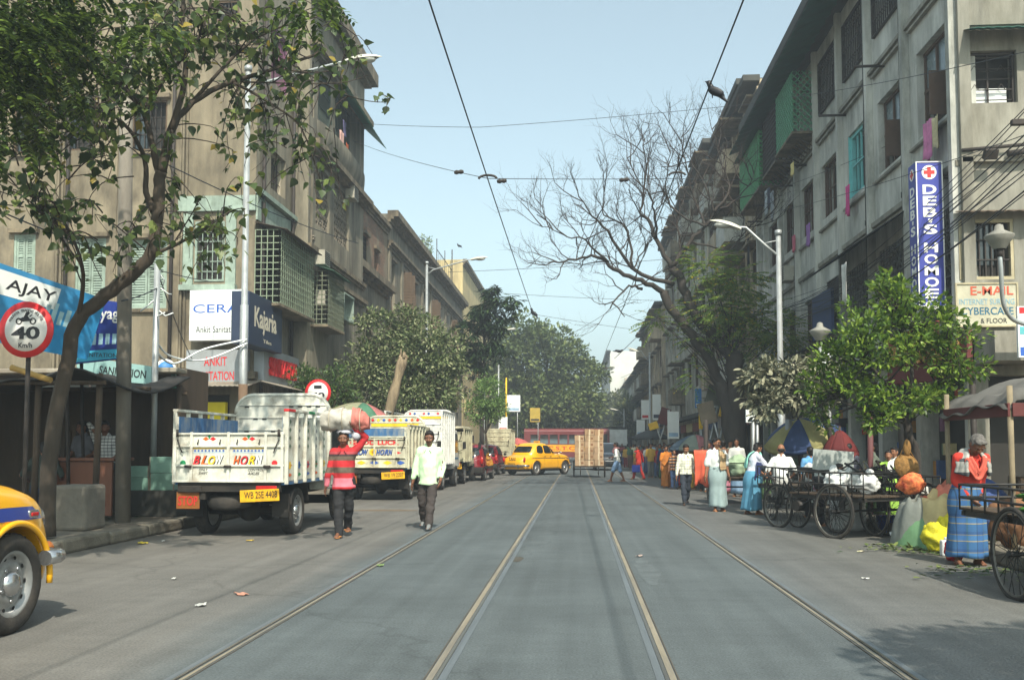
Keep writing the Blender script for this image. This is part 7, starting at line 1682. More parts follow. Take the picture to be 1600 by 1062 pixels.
# right side walkers
C_CHECK=stripes('pale_checked_shirt',[(0,s(226,226,206)),(.72,s(110,108,100)),(.82,s(226,226,206))],2,.062,0,plaid=[(0,(1,1,1)),(.7,(.42,.42,.4)),(.8,(1,1,1))])
pos,H=stand(1072,789,695)
person('young man in pale checked shirt and black trousers walking towards the camera',pos,PI+.1,H,head=(.32,.1),hands=[(-.27,.03,.46),(.27,.08,.47)],feet=[(-.06,-.26,.05),(.08,.2,0)],top=C_CHECK,sleeve=.95,hem=.50,bottom=cl('black_blue_jeans',s(46,52,62)),shoes='dark',lod=0)
pos,H=stand(1121,798,686)
M_TANGAM=stripes('tan_towel',[(0,s(176,150,112)),(.8,s(140,100,70)),(.9,s(176,150,112))],2,.12)
person('man in white shirt and grey lungi with a tan towel over his shoulder',pos,PI+.15,H,head=(-.02,.45),hands=[(-.26,.05,.47),(.28,.04,.46)],feet=[(-.10,.02,0),(.08,.08,0)],top=cl('white_shirt',s(216,218,214),.05),sleeve=.46,hem=.47,bottom=cl('grey_green_lungi',s(142,160,160)),kind='lungi',lod=0,moustache=True,scarf=[('towel',M_TANGAM,[(-.10,-.15,.62),(-.11,-.13,.76),(-.10,-.02,.845),(-.10,.12,.78),(-.10,.16,.66),(-.11,.16,.56)],.20,.02)])
pos,H=stand(1176,803,697)
person('man in white and navy shirt and bright blue lungi leaning over a handcart',pos,-R(62),H*1.04,lean=.2,head=(.35,0),hands=[(-.12,.40,.60),(.16,.42,.58)],feet=[(-.13,-.06,0),(.12,.05,0)],top=stripes('white_navy_shirt',[(0,s(206,208,222)),(.5,s(206,208,222))],2,3),sleeve=.45,hem=.46,bottom=cl('bright_blue_lungi',s(84,140,168)),kind='lungi',lod=0,hair=M_HAIR,scarf=[('side_panel',cl('navy_panel',s(44,54,96)),[(.20,.0,.47),(.205,.0,.60),(.195,.0,.72)],.17,.012),('towel',cl('mint_towel',s(140,206,190)),[(-.06,.13,.80),(-.09,.03,.86),(-.09,-.13,.80),(-.08,-.17,.70),(-.08,-.17,.62)],.24,.015)])
# seated on a cart, seen from behind
CART2_Y=18.1
p=PY(1222,775,CART2_Y+.35)
person('bald man in white shirt sitting on a handcart with his back turned',(p.x,p.y,.66-.05),-.15,1.5,lean=.12,head=(.15,0),hipz=.08,hands=[(-.24,.22,.60),(.24,.22,.60)],feet=[(-.14,.42,-.30),(.14,.42,-.30)],top=cl('white_shirt'),sleeve=.5,hem=.5,bottom=cl('white_dhoti',s(200,200,196)),bald=True,lod=0,shoes=None)
# behind the carts
def behind(label,px,ty,Y,rz,H,**kw):
 p=PY(px,700,Y);top_z=PY(px,ty,Y).z;return person(label,(p.x,Y,max(0.0,min(.15,top_z-H))if top_z-H>-.2 else 0.0),rz,min(H,max(1.2,top_z)),**kw)
behind('person in mauve striped shirt bending over behind the big cart',1281,712,16.6,-R(100),1.45,lean=.75,head=(-.1,.2),hands=[(-.2,.25,.55),(.2,.3,.55)],top=stripes('mauve_stripes',[(0,s(150,96,116)),(.5,s(206,190,196))],2,.07),sleeve=.6,bottom=cl('dark_trousers2',s(48,46,52)),lod=1)
behind('man in blue shirt with his back turned under the striped parasol',1266,697,18.6,.1,1.42,top=cl('sky_blue_shirt',s(96,150,196)),sleeve=.5,bottom=cl('dark_trousers2'),lod=1)
behind('man in dark grey shirt facing the shops behind the white drum',1326,692,18.4,-.4,1.48,top=cl('slate_shirt',s(74,76,88)),sleeve=.5,bottom=cl('dark_trousers2'),lod=1)
behind('man in grey green shirt talking beside the shop post',1364,690,17.9,R(75),1.5,hands=[(-.2,.32,.63),(.2,.2,.60)],top=cl('grey_green_shirt',s(96,104,92)),sleeve=.5,bottom=cl('blue_grey_trousers',s(70,84,104)),lod=1)
behind('woman in lime green kurta standing near the hanging basket',1388,703,17.4,R(160),1.42,top=cl('lime_kurta',s(150,190,80)),sleeve=.45,hem=.40,bottom=cl('lime_skirt',s(140,180,74)),kind='skirt',long_hair=True,lod=1,scarf=[('shawl',cl('white_shawl',s(204,206,204)),[(-.10,-.1,.8),(-.08,.02,.85),(-.05,.15,.78),(.0,.17,.66)],.14,.012)])
behind('man in white shirt standing in the shadow of the shop behind the lime kurta',1398,698,18.2,R(120),1.48,top=cl('white_shirt'),sleeve=.5,bottom=cl('dark_trousers2'),lod=1)
behind('person with dark arms stooping over the railing of the big cart',1302,735,16.2,R(80),1.3,lean=.95,head=(.2,0),hands=[(-.16,.42,.62),(.16,.42,.6)],top=cl('charcoal_vest',s(58,54,56)),sleeve=.3,bottom=cl('dark_trousers2'),lod=1)
# old woman in red by the sacks
C_PLAID=stripes('blue_plaid_skirt',[(0,s(52,96,140)),(.42,s(150,140,110)),(.48,s(60,108,156)),(.78,s(120,120,110)),(.83,s(46,84,130))],2,.2,0,plaid=[(0,(1,1,1)),(.4,(1.0,.9,.7)),(.48,(.75,.8,.9)),(.9,(.5,.5,.5)),(.95,(1,1,1))])
pos,H=stand(1512,882,706)
M_GREYPL=stripes('grey_plaid_scarf',[(0,s(150,150,144)),(.5,s(70,72,76)),(.75,s(170,168,160))],2,.16)
person('grey haired woman in red jacket and blue plaid wrap bent over by the sacks',pos,PI+.12,H*1.16,lean=.34,head=(.75,.05),hands=[(-.07,.17,.56),(.06,.20,.545)],feet=[(-.12,.0,0),(.14,.03,0)],top=cl('red_jacket',s(196,56,44)),sleeve=.93,hem=.49,bottom=C_PLAID,kind='lungi',skin=M_SKIN2,hair=M_HAIRG,long_hair=False,lod=0,shoes=None,skirt_hem=.06,scarf=[('scarf',M_GREYPL,[(-.19,.12,.70),(-.16,.09,.79),(-.10,-.05,.845),(.0,-.10,.85),(.10,-.05,.845),(.16,.09,.79),(.18,.12,.70)],.15,.03),('scarf',cl('salmon_scarf',s(206,96,80)),[(-.11,.13,.83),(-.06,.175,.76),(.0,.19,.70),(.06,.175,.76),(.11,.12,.83)],.10,.03)])
# people further along the right side
pos,H=stand(1041,761,697)
person('woman in orange saree walking along the right side of the street',pos,PI+.2,H,top=cl('orange_blouse',s(200,120,40)),sleeve=.4,hem=.52,bottom=cl('orange_saree',s(184,112,44),.25),kind='saree',long_hair=True,lod=1,skirt_hem=.03,scarf=[('pallu',cl('orange_saree'),[(.18,.10,.55),(.05,.16,.68),(-.08,.10,.82),(-.10,-.08,.82),(-.08,-.16,.62),(-.06,-.17,.42)],.26,.01)])
pos,H=stand(1054,764,703)
person('youth in multicoloured patterned shirt and jeans beside the orange saree',pos,PI,H,top=stripes('multicolour_shirt',[(0,s(60,44,40)),(.3,s(200,140,60)),(.5,s(150,50,46)),(.7,s(230,210,170)),(.85,s(40,50,80))],2,.10,0,plaid=[(0,(1,1,1)),(.5,(.5,.5,.6))]),sleeve=.5,bottom=cl('blue_jeans',s(62,82,116)),shoes='dark',lod=1)
pos,H=stand(1027,746,697)
person('man in maroon red shirt and blue jeans further along the right side',pos,PI,H,feet=[(-.09,-.1,0),(.09,.12,0)],top=cl('maroon_shirt',s(150,42,58)),sleeve=.9,bottom=cl('blue_jeans'),shoes='dark',lod=1)
pos,H=stand(998,749,696)
sar,J=person('woman in red and gold sari stepping across with a blue bag',pos,R(78),H,lean=.04,feet=[(-.07,.26,0),(.07,-.24,.03)],hands=[(-.2,.2,.46),(.22,.02,.42)],top=cl('red_sari',s(190,50,36),.2),sleeve=.5,hem=.44,bottom=cl('red_trousers',s(176,50,42)),long_hair=True,lod=1,scarf=[('shawl',cl('red_shawl',s(188,44,40)),[(-.1,.12,.8),(.0,-.02,.86),(.08,-.14,.72),(.1,-.2,.5)],.26,.012),('apron',cl('gold_cloth',s(214,170,60)),[(-.05,.15,.64),(-.04,.2,.5),(-.02,.24,.36)],.24,.012)])
t=thing('shoulder_bag','blue and orange carrier bag held by the woman in red and gold','bag',pos+Vector((-.12,-.26,H*.22)),R(70))
g=MB();g.bbox(-.06,.06,-.17,.17,0,.30,.03);g.build('bag',cl('blue_bag',s(50,66,150)),t);g=MB();g.tube([(0,-.1,.3),(0,-.08,.42),(0,.08,.42),(0,.1,.3)],.012,5);g.build('handle',M_ORANGEP,t)
pos,H=stand(964,753,691)
person('barelegged man in white shirt and pale blue wrap crossing the rails',pos,R(80),H,lean=.05,feet=[(-.07,.26,0),(.07,-.28,.04)],hands=[(-.2,.2,.62),(.2,.12,.60)],top=cl('white_shirt'),sleeve=.7,hem=.50,bottom=cl('pale_blue_wrap',s(128,156,190)),kind='shorts',skin=M_SKIN2,lod=1,scarf=[('towel',cl('mauve_towel',s(150,104,104)),[(-.1,.14,.74),(-.12,.02,.85),(.0,-.1,.86),(.1,.0,.85),(.1,.14,.74)],.13,.03)])
pos,H=stand(1098,768,698)
person('man in grey shirt half hidden behind the orange hanging cloth',pos+Vector((.1,.5,0)),PI-.4,H,top=cl('grey_shirt',s(120,122,124)),sleeve=.5,bottom=cl('dark_trousers2'),lod=1)
# the crowd beyond: each a person of its own
rn=random.Random(77)
cols=[('white',s(196,196,190)),('pale blue',s(140,170,200)),('maroon',s(120,44,54)),('dark blue',s(50,62,100)),('grey',s(120,120,118)),('pink',s(200,130,150)),('green',s(70,110,80)),('mustard',s(190,150,60)),('teal',s(40,120,130)),('brown',s(100,72,56)),('cream',s(200,190,160)),('red',s(180,50,46))]
spots=[(1012,741),(1019,737),(1006,735),(1035,748),(1047,752),(1062,752),(985,733),(978,730),(1001,729),(1015,731),(1024,734),(1033,739),(1043,744),(993,726),(972,727),(1009,726),(1052,748),(1069,757),(1080,760),(1017,746),(1031,742),(1004,731),(990,730),(1012,728),(1021,730),(1038,741),(1058,747),(1066,750),(1075,753),(1049,743),(981,727),(1084,764),(1108,768),(1131,772),(1142,770),(1092,759),(1152,776),(1116,763),(1068,762),(1060,758),(1101,757)]
where=['beside the tall signs','behind the maroon shirt','under the grey canopy','behind the orange saree','near the faded parasol','at the edge of the stalls']
for i,(px,fy)in enumerate(spots):
 pos,_=stand(px,fy,690);cn,c=cols[i%12];cn2,c2=cols[(i*5+3+i//12*2+i//24+i//36*3)%12];back=rn.random()<.45;kd=rn.choice(['trousers','trousers','lungi','saree']);hh=rn.uniform(1.42,1.62)
 person('%s in %s top, %s %s, %s %s'%('woman' if kd=='saree' else 'man',cn,cn2,{'trousers':'trousers','lungi':'lungi','saree':'sari'}[kd],'walking away' if back else 'facing us',where[i%6]),pos,(0 if back else PI)+rn.uniform(-.5,.5),hh,feet=[(-.09,rn.uniform(-.15,.15),0),(.09,rn.uniform(-.15,.15),0)],hands=[(-.25,rn.uniform(-.1,.2),.47),(.25,rn.uniform(-.1,.2),.47)],top=cl('crowd_%s'%cn.replace(' ','_'),c),sleeve=rn.choice([.45,.9]),bottom=cl('crowd_%s'%cn2.replace(' ','_'),c2),kind=kd,long_hair=kd=='saree',lod=2,skin=rn.choice([M_SKIN,M_SKIN2]),group='people in the far crowd')
 # at the stall on the left
C_CHECK2=stripes('black_white_check_shirt',[(0,s(206,206,202)),(.6,s(60,60,66)),(.8,s(206,206,202))],2,.055,0,plaid=[(0,(1,1,1)),(.6,(.4,.4,.42)),(.8,(1,1,1))])
def seated(label,px,ty,Y,rz,H,seat,**kw):
 p=PY(px,700,Y);return person(label,(p.x,Y,seat-.1),rz,H,hipz=.12,feet=[(-.13,.40,-.36),(.13,.40,-.36)],shoes=None,lod=1,**kw)
seated('man in black and white checked shirt sitting behind the stall counter',166,643,15.6,PI+.2,1.6,1.02,lean=.15,head=(.15,.4),hands=[(-.16,.22,.60),(.1,.16,.86)],top=C_CHECK2,sleeve=.7,bottom=cl('dark_trousers2'),skin=M_SKIN2)
seated('man in grey vest sitting left of the checked shirt at the stall',134,643,15.8,PI-.3,1.6,1.02,lean=.1,head=(.1,-.4),hands=[(-.2,.26,.60),(.2,.26,.6)],top=cl('grey_vest',s(92,92,98)),sleeve=.3,bottom=cl('dark_trousers2'),skin=M_SKIN2)
seated('man in dark shirt sitting with his back turned under the stall roof',66,668,14.4,.3,1.6,.66,lean=.2,head=(.2,.2),hands=[(-.25,.2,.62),(.25,.2,.62)],top=cl('dark_green_shirt',s(44,52,46)),sleeve=.6,bottom=cl('navy_lungi',s(44,50,74)),skin=M_SKIN2)
# ================================================================== lamps, poles, signs, wires
M_GALV=mat('galvanised_steel',s(168,172,172),.45,.12,5,metal=.45,stain=s(120,116,108),stain_amt=.4)
M_LAMPHEAD=mat('lamp_housing',s(196,194,180),.5,.1,4,stain=s(140,132,116),stain_amt=.4);M_LAMPGLASS=mat('lamp_bowl',s(176,176,168),.2,.05,3,spec=.6)
M_CONC=mat('concrete_pole',s(128,122,112),.9,.2,2,bump=.3,stain=s(84,78,70),stain_amt=.6,stretch=(1,1,.3))
def street_lamp(label,x,y,h,hx,hz,rise=.5,group='street lamps',hl=.75,band=None):
 t=thing('street_lamp',label,'street lamp',(x,y,.15),0,group);h-=.15;hz-=.15;dx=hx-x;sg=1 if dx>0 else-1
 g=MB();g.tube([(0,0,0),(0,0,h*.45),(0,0,h*.451),(0,0,h)],[.095,.09,.07,.06],12);g.build('pole',M_GALV,t)
 g=MB();g.cyl((0,0,h-.02),(0,0,h+.10),.085,n=12);g.build('pole_cap',M_GALV,t)
 g=MB();g.tube([(0,0,h-.55),(sg*.3,0,h-.35+(hz-h)*.3),(dx-sg*hl*.5,0,hz-.03),(dx,0,hz)],[.035,.035,.03,.028],8);g.cyl((0,0,h-.15),(sg*.42,0,h-.30+(hz-h)*.3),.015,n=6);g.build('arm',M_GALV,t)
 Mh=Matrix.Translation((dx,0,hz))@Matrix.Rotation(-sg*math.atan2(hz-h+.3,abs(dx))*.8,4,'Y')
 g=MB()
 def hf(u,v):
  a=PI*v;w=.15*math.sin(PI*min(1,.12+u*.95))**.6;return Mh@Vector((sg*(u-.35)*hl,-w*math.cos(a),.11*math.sin(a)*math.sin(PI*min(1,.1+u*.95))**.5))
 g.grid(hf,12,10);hd_=g.build('lamp_head',M_LAMPHEAD,t)
 g=MB();g.ell(Mh@Vector((sg*.15,0,.0)),(hl*.30,.12,.09));g.build('lamp_bowl',M_LAMPGLASS,hd_)
 if band:g=MB();g.cyl((0,0,.0),(0,0,band),.099,n=12);g.build('painted_base',mat('brown_band',s(104,84,66),.8,.2,4),t)
 return t
def lampL(label,Y,px_pole,px_head,py_head,py_top,**k):
 a=PY(px_pole,py_top,Y);b=PY(px_head,py_head,Y);street_lamp(label,a.x,Y,a.z,b.x,b.z,**k)
lampL('tall silver street lamp among the peepal branches beside the CERA sign',20,388,560,95,110,band=2.6,hl=.85)
lampL('tall silver street lamp rising out of the dusty tree',43,667,745,405,412,hl=.85)
lampL('street lamp behind the drooping dark tree',69,757,797,515,518)
lampL('far street lamp before the spreading tree on the left',98,799,824,567,572,hl=1.0)
lampL('silver street lamp before the long grey building on the right',23,1216,1140,354,366,hl=.8)
lampL('far street lamp on the right before the grey brown block',65,1015,992,548,553,hl=.9)
lampL('farthest street lamp on the right',100,975,960,640,640,hl=.9)
def cone_lamp(label,px,py,Y,pole_pts=None,sc=1.0):
 p=PY(px,py,Y);t=thing('cone_lamp',label,'lamp',p,0,'cone shaded lamps');k=.22*sc
 g=MB();g.lathe([(.02,.12*sc),(.06*sc,.10*sc),(.075*sc,.02*sc),(k,-.06*sc),(k*1.02,-.08*sc),(k*.75,-.16*sc),(.10*sc,-.26*sc),(.085*sc,-.28*sc)],24);g.build('lamp_shade',mat('grey_cone',s(132,130,122),.6,.15,5),t)
 g=MB();g.cyl((0,0,-.27*sc),(0,0,-.40*sc),.05*sc,n=10);g.build('lamp_holder',M_IRON,t)
 pts=pole_pts or[(0,0,-.4*sc),(0,0,-p.z+.15)];g=MB();g.tube(smooth_path([Vector(q)for q in pts],4),.035*sc,8);g.build('pole',M_GALV,t)
Yc=15.0;p=PY(1561,362,Yc);cone_lamp('cone shaded lamp on a curved pipe before the E-MAIL board',1561,362,Yc,[Vector((0,0,-.38))]+[PY(x,y,Yc+.1*i)-p for i,(x,y)in enumerate(((1564,420),(1567,470),(1578,494),(1594,504),(1625,512)))])
cone_lamp('cone shaded lamp on a thin pole by the bright green tree',1281,512,20.4,None,1.0)
def pole(label,px,py_top,py_base,Y,r,m,name='pole',cat='pole',r2=None,px_top=None,group=None):
 b=PY(px,py_base,Y);tz=PY(px,py_top,Y).z;tx=PY(px_top or px,py_top,Y).x;t=thing(name,label,cat,(b.x,Y,.15),0,group);g=MB();g.cyl((0,0,0),(tx-b.x,0,tz-.15),r,r2 or r,14);g.build('shaft',m,t);return t
t=pole('thick grey concrete pole standing behind the peepal trunk',192,-40,800,14.6,.12,M_CONC,'utility_pole',r2=.10,px_top=199)
t=pole('thin silver pole tied with white ribbons behind the truck',239,412,740,16.4,.055,M_GALV,'utility_pole',px_top=246)
g=MB();rn=random.Random(8)
for k in range(5):z=4.0+rn.uniform(-.5,.4);a=rn.uniform(0,6.28);g.tube([Vector((.06*math.cos(a),.06*math.sin(a),z)),Vector((.2*math.cos(a),.2*math.sin(a),z-.1)),Vector((.35*math.cos(a+.4),.3*math.sin(a),z-.4*rn.random()))],.014,4)
g.build('ribbon',M_SIGNW,t)
for(px,y0,y1,Y,r,m,lab)in((1177,640,760,24,.045,M_GALV,'thin grey pole in front of the dark trunk on the right'),(1232,655,780,20.5,.07,M_GALV,'grey pole under the striped parasol'),(1045,640,735,47,.07,M_GALV,'grey pole behind the walking crowd'),(791,590,735,60,.05,M_YELP,'slim yellow pole beside the hidden taxi'),(779,570,735,64,.06,M_GALV,'grey pole between the left trees and the yellow pole'),(1103,655,760,28,.07,M_IRON,'dark pole behind the man with the tan towel'),(1360,650,800,17.2,.05,mat('maroon_post',s(96,58,58),.7,.2,4),'maroon post at the shop front')):
 pole(lab,px,y0,y1,Y,r,m)
 # speed limit signs
def round_sign(label,px,py,r_px,Y,truckpic=False):
 p=PY(px,py,Y);r=r_px*Y/F_PX;t=thing('road_sign',label,'road sign',(p.x,Y,.0),0,'round 40 speed limit signs');z=p.z
 Ms=Matrix.Translation((0,0,z))@Matrix.Rotation(PI/2,4,'X')
 g=MB();g.cyl((0,0,0),(0,.015,0),.01,n=4)if False else g.lathe([(0.001,.0),(r,.0),(r,.02),(.001,.02)],40,Ms);pl=g.build('sign_plate',mat('sign_red',s(200,40,44),.4,.06,3,coat=.2),t)
 g=MB();g.lathe([(.001,.024),(r*.78,.024),(r*.78,.021)],40,Ms);g.build('sign_face',mat('sign_white',s(214,212,208),.45,.05,3),pl)
 lettering('40',pl,M_BLACKLET,(0,-.027,z-r*(.12 if not truckpic else .22)),r*1.05,r*.46,bold=.03)
 if not truckpic:
  lettering('Km/h',pl,M_BLACKLET,(0,-.027,z-r*.56),r*.5,r*.18,bold=.01)
  g=MB()
  for cx in(-.26,.26):g.tube([Vector((r*(cx+.10*math.cos(a)),-.027,z+r*(.30+.10*math.sin(a))))for a in[2*PI*i/16 for i in range(17)]],r*.022,4)
  for poly in([(-.28,.36),(-.12,.44),(.06,.44),(.26,.32),(.10,.30),(-.12,.28)],[(-.10,.42),(.0,.62),(.10,.64),(.14,.58),(.06,.48),(.12,.42)],[(.14,.44),(.24,.52),(.22,.54),(.12,.48)]):g.add([(r*x,-.0275,z+r*y)for x,y in poly],[tuple(range(len(poly)))])
  g.build('motorcycle_symbol',M_BLACKLET,pl)
  for i,ch in enumerate('KOLKATA TRAFFIC POLICE'):
   if ch==' ':continue
   a=R(150-120*i/21);lettering(ch,pl,M_BLACKLET,(r*.68*math.cos(a),-.027,z+r*.68*math.sin(a)),None,r*.085,rot=(0,PI/2-a,0),bold=0)
 else:
  g=MB();g.box(-r*.3,r*.3,-.029,-.025,z+r*.28,z+r*.55);g.build('bus_symbol',M_BLACKLET,pl)
 g=MB();g.cyl((0,.05,.1),(0,.05,z+r*.5),.03,n=10);g.build('post',M_IRON,t)
round_sign('round red rimmed sign with motorcycle and 40 Km/h at the left edge',42,515,46,11.5)
round_sign('smaller round red rimmed 40 sign above the truck headboard',497,613,21,26.5,True)
# tilted boards over the stall
def board(label,corners,m,depth=.06,name='hoarding',cat='sign',frame=M_IRON):
 tl,tr,br,bl=[Vector(c)for c in corners];bl=tl+(br-tr)*1.25;o=(tl+tr+br+bl)/4;t=thing(name,label,cat,o);n=(tr-tl).cross(tl-bl).normalized()
 if n.y>0:n=-n
 g=MB();f=[c-o for c in(bl,br,tr,tl)];b=[c-n*depth for c in f];g.add(f+b,[(0,1,2,3),(7,6,5,4),(0,4,5,1),(1,5,6,2),(2,6,7,3),(3,7,4,0)]);g.build('sign_face',m,t)
 u=(tr-tl+br-bl).normalized();v=n.cross(u)*1.0
 if v.z<0:v=-v
 def at(a,b_,d=.005):return(f[0]*(1-a)+f[1]*a)*(1-b_)+(f[3]*(1-a)+f[2]*a)*b_+n*d
 Mr=Matrix((tuple(u),tuple(-n),tuple(v))).transposed()
 def put(txt,a,b_,w,h,mm,bold=.0):o_=lettering(txt,t,mm,at(a,b_),w,h,bold=bold,rot=Mr.to_euler());return o_
 def band(a0,a1,b0,b1,mm,nm='printed_band',d=.003):g=MB();g.quad(at(a0,b0,d),at(a1,b0,d),at(a1,b1,d),at(a0,b1,d));return g.build(nm,mm,t)
 g=MB()
 for a in(.15,.85):g.cyl(at(a,.1,-.08),Vector((at(a,.1,-.08).x,at(a,.1).y+.3,-o.z+.2)),.03,n=6)
 g.build('post',frame,t);return t,put,band
M_SKYB=mat('sky_blue_print',s(34,126,178),.5,.15,1.5,stain=s(90,150,190),stain_amt=.5);M_NAVYB=mat('navy_print',s(34,54,130),.5,.15,2)
t,put,band=board('tilted blue hoarding with white AJAY band over the stall',[PY(-75,385,13.0),PY(166,468,14.4),PY(136,562,14.4),PY(-75,528,13.0)],M_SKYB)
band(.0,.70,.62,.93,M_SIGNW);put('A AJAY',.46,.76,1.0,.22,M_BLACKLET,.01);band(.02,.30,.04,.22,M_SIGNW);put('BATH',.22,.12,.4,.1,M_NAVY)
for k in range(5):band(.60+.045*k,.63+.045*k,.42,.62+.05*(k%3),mat('pale_print',s(150,186,196),.5),'printed_tap')
t,put,band=board('navy prayag hoarding with a cyan foot band behind the peepal trunk',[PY(118,462,15.0),PY(198,474,15.0),PY(192,560,15.0),PY(116,548,15.0)],M_NAVYB)
band(0,1,.02,.18,mat('cyan_print',s(70,180,210),.5));put('prayag',.52,.72,.62,.2,M_WHITELET,.015);put('SANITATION',.55,.10,.6,.07,M_NAVY)
for k in range(4):band(.38+.13*k,.46+.13*k,.27,.45,mat('pale_print'),'printed_tap')
t,put,band=board('pale teal fascia reading SANITATION beyond the navy hoarding',[PY(120,556,17.5),PY(236,572,17.5),PY(236,600,17.5),PY(120,586,17.5)],mat('teal_fascia',s(140,176,172),.6,.15,2))
put('SANITATION',.62,.5,.95,.16,M_BLACKLET,.01)
p=PY(259,576,24);t=thing('hanging_sign','oval blue and white hanging sign left of the ANKIT panel','sign',p,.5);g=MB();Ms=Matrix.Rotation(PI/2,4,'X');g.lathe([(.001,-.02),(.26,-.02),(.26,.02),(.001,.02)],28,Ms);g.build('sign_plate',M_SIGNW,t);g=MB();g.lathe([(.001,.025),(.2,.025),(.2,.021)],28,Ms);g.build('sign_disc',mat('azure_print',s(60,120,180),.5),t);g=MB();g.cyl((0,0,.26),(0,2.4,.5),.02,n=6);g.build('bracket',M_IRON,t)
# stall, kiosk and clutter on the left pavement
M_TARP=mat('black_tarpaulin',s(48,46,44),.85,.3,2,bump=.4,bscale=6);M_OLDW=mat('old_dark_timber',s(70,58,46),.9,.3,3,stretch=(1,1,.2),bump=.3)
t=thing('pavement_stall','dark timber stall under a black tarpaulin roof on the left pavement','stall',(-8.7,15.2,.15))
g=MB();rn=random.Random(4)
def rf(u,v):x=-2.4+3.9*u;y=-1.6+3.2*v;return Vector((x,y,2.28+.25*v+.10*math.sin(u*9+v*4)-.12*math.sin(PI*v)+.05*math.sin(u*23)))
g.grid(rf,26,14);o=g.build('roof_sheet',M_TARP,t);md=o.modifiers.new('t','SOLIDIFY');md.thickness=.03
for k,(x,y)in enumerate(((-2.2,-1.4),(1.3,-1.35),(1.35,1.4),(-2.2,1.4),(.35,-1.4))):g=MB();g.cyl((x,y,0),(x+.03,y,2.35),.05,n=8);g.build('post',M_OLDW,t)
for y in(-1.5,0,1.5):g=MB();g.cyl((-2.4,y,2.2),(1.5,y,2.2),.035,n=6);g.build('rafter',M_OLDW,t)
g=MB();g.bbox(.05,1.15,-.55,-.5,.10,.98,.01);g.bbox(.02,1.2,-.6,.1,.99,1.04,.01);g.build('counter',mat('brown_counter',s(110,70,52),.6,.2,3,stretch=(1,1,.3)),t)
g=MB();g.box(-2.45,1.3,1.42,1.46,0,2.3);g.box(-2.46,-2.42,-1.3,1.41,0,2.3);g.build('added_dark_boards',M_OLDW,t)  # dark back and side boards, added to make the stall interior dark
g=MB();g.bbox(-2.2,-.4,-1.0,-.5,.42,.47,.01);g.build('bench_top',M_OLDW,t)
for x in(-2.1,-1.3,-.5):g=MB();g.box(x-.03,x+.03,-.95,-.55,0,.42);g.build('bench_leg',M_OLDW,t)
for k in range(4):g=MB();g.bbox(-.5+.1*k,-.42+.1*k,.6,.65,.6,1.5+.1*(k%2),.01);g.build('plank',M_OLDW,t)
p=PY(45,585,12.6);t=thing('bamboo_pole','yellow bamboo pole lying across the stall roof front','pole',p);a,b=PY(18,574,12.6)-p,PY(80,594,12.6)-p;g=MB();g.tube([a+(b-a)*i/8 for i in range(9)],[.045,.04,.04,.046,.04,.04,.046,.04,.04],10);g.build('shaft',mat('bamboo',s(170,136,70),.6,.2,6),t)
p=PY(118,830,13.3);t=thing('concrete_block','rough concrete block at the kerb in front of the stall','block',(p.x,13.3,.15));g=MB();g.bbox(-.28,.28,-.25,.35,0,.66,.05);g.build('block',mat('rough_concrete',s(112,106,96),.95,.25,3,bump=.6,bscale=10),t)
t=thing('kiosk','green framed kiosk with grey rolling shutter behind the stall','kiosk',(-9.9,19.0,.15));M_GREENF=mat('dull_green_paint',s(62,106,88),.7,.2,3)
g=MB();g.box(-2.6,1.5,.05,1.6,0,2.9);g.build('wall',M_OLDW,t)
for k in range(24):g=MB();z=.15+k*.105;g.bbox(-1.6,.35,-.0,.035,z,z+.098,.012);g.build('shutter_slat',mat('grey_shutter',s(116,116,112),.6,.15,3,metal=.3),t)
for x in(-1.7,.38,1.35):g=MB();g.bbox(x,x+.1,-.03,.04,0,2.75,.01);g.build('door_frame',M_GREENF,t)
g=MB();g.bbox(-2.7,1.7,-.5,.0,2.75,2.85,.02);g.build('canopy',M_TIN,t)
for k in range(4):g=MB();g.bbox(.55+.17*k,.69+.17*k,.0,.04,1.0+.15*(k%2),1.9,.008);g.build('hanging_packet',mat('packet_%d'%k,(s(190,184,176),s(150,130,150),s(180,160,120),s(120,70,60))[k],.5),t)
t=thing('plastered_wall','cream plastered wall with loops of black cable behind the glass boxes','wall',(-10.1,23.6,.15));a,b=PY(196,600,23.6),PY(292,600,23.6)
g=MB();g.box(a.x+10.1,b.x+10.1,0,.2,0,2.75);g.build('wall',mat('cream_plaster',s(196,184,156),.9,.12,1.5,bump=.3,stain=s(130,116,96),stain_amt=.6),t);g=MB();rn=random.Random(9)
for k in range(12):
 x=rn.uniform(a.x+10.3,b.x+9.9);z=rn.uniform(1.2,2.6);r_=rn.uniform(.12,.35);g.tube([Vector((x+r_*math.cos(q)*.6,-.02-.006*k,z+r_*math.sin(q)))for q in[rn.uniform(0,1)+5*i/12 for i in range(13)]],.008,4)
g.build('cables',M_BLACKP,t);g=MB();g.cyl((a.x+10.6,-.05,0),(a.x+10.6,-.05,2.75),.03,n=8);g.build('pipe',M_IRON,t)
t=thing('low_wall','low dark wall on the pavement edge carrying the glass boxes','wall',(-7.5,16.0,.15));g=MB();g.bbox(-.42,.52,-.2,.3,0,.46,.02);g.build('wall',mat('dark_wall',s(60,60,56),.9,.2,3),t)
M_GLASSBOX=mat('green_glass',s(140,180,164),.12,.15,3,spec=.6,alpha=.82)
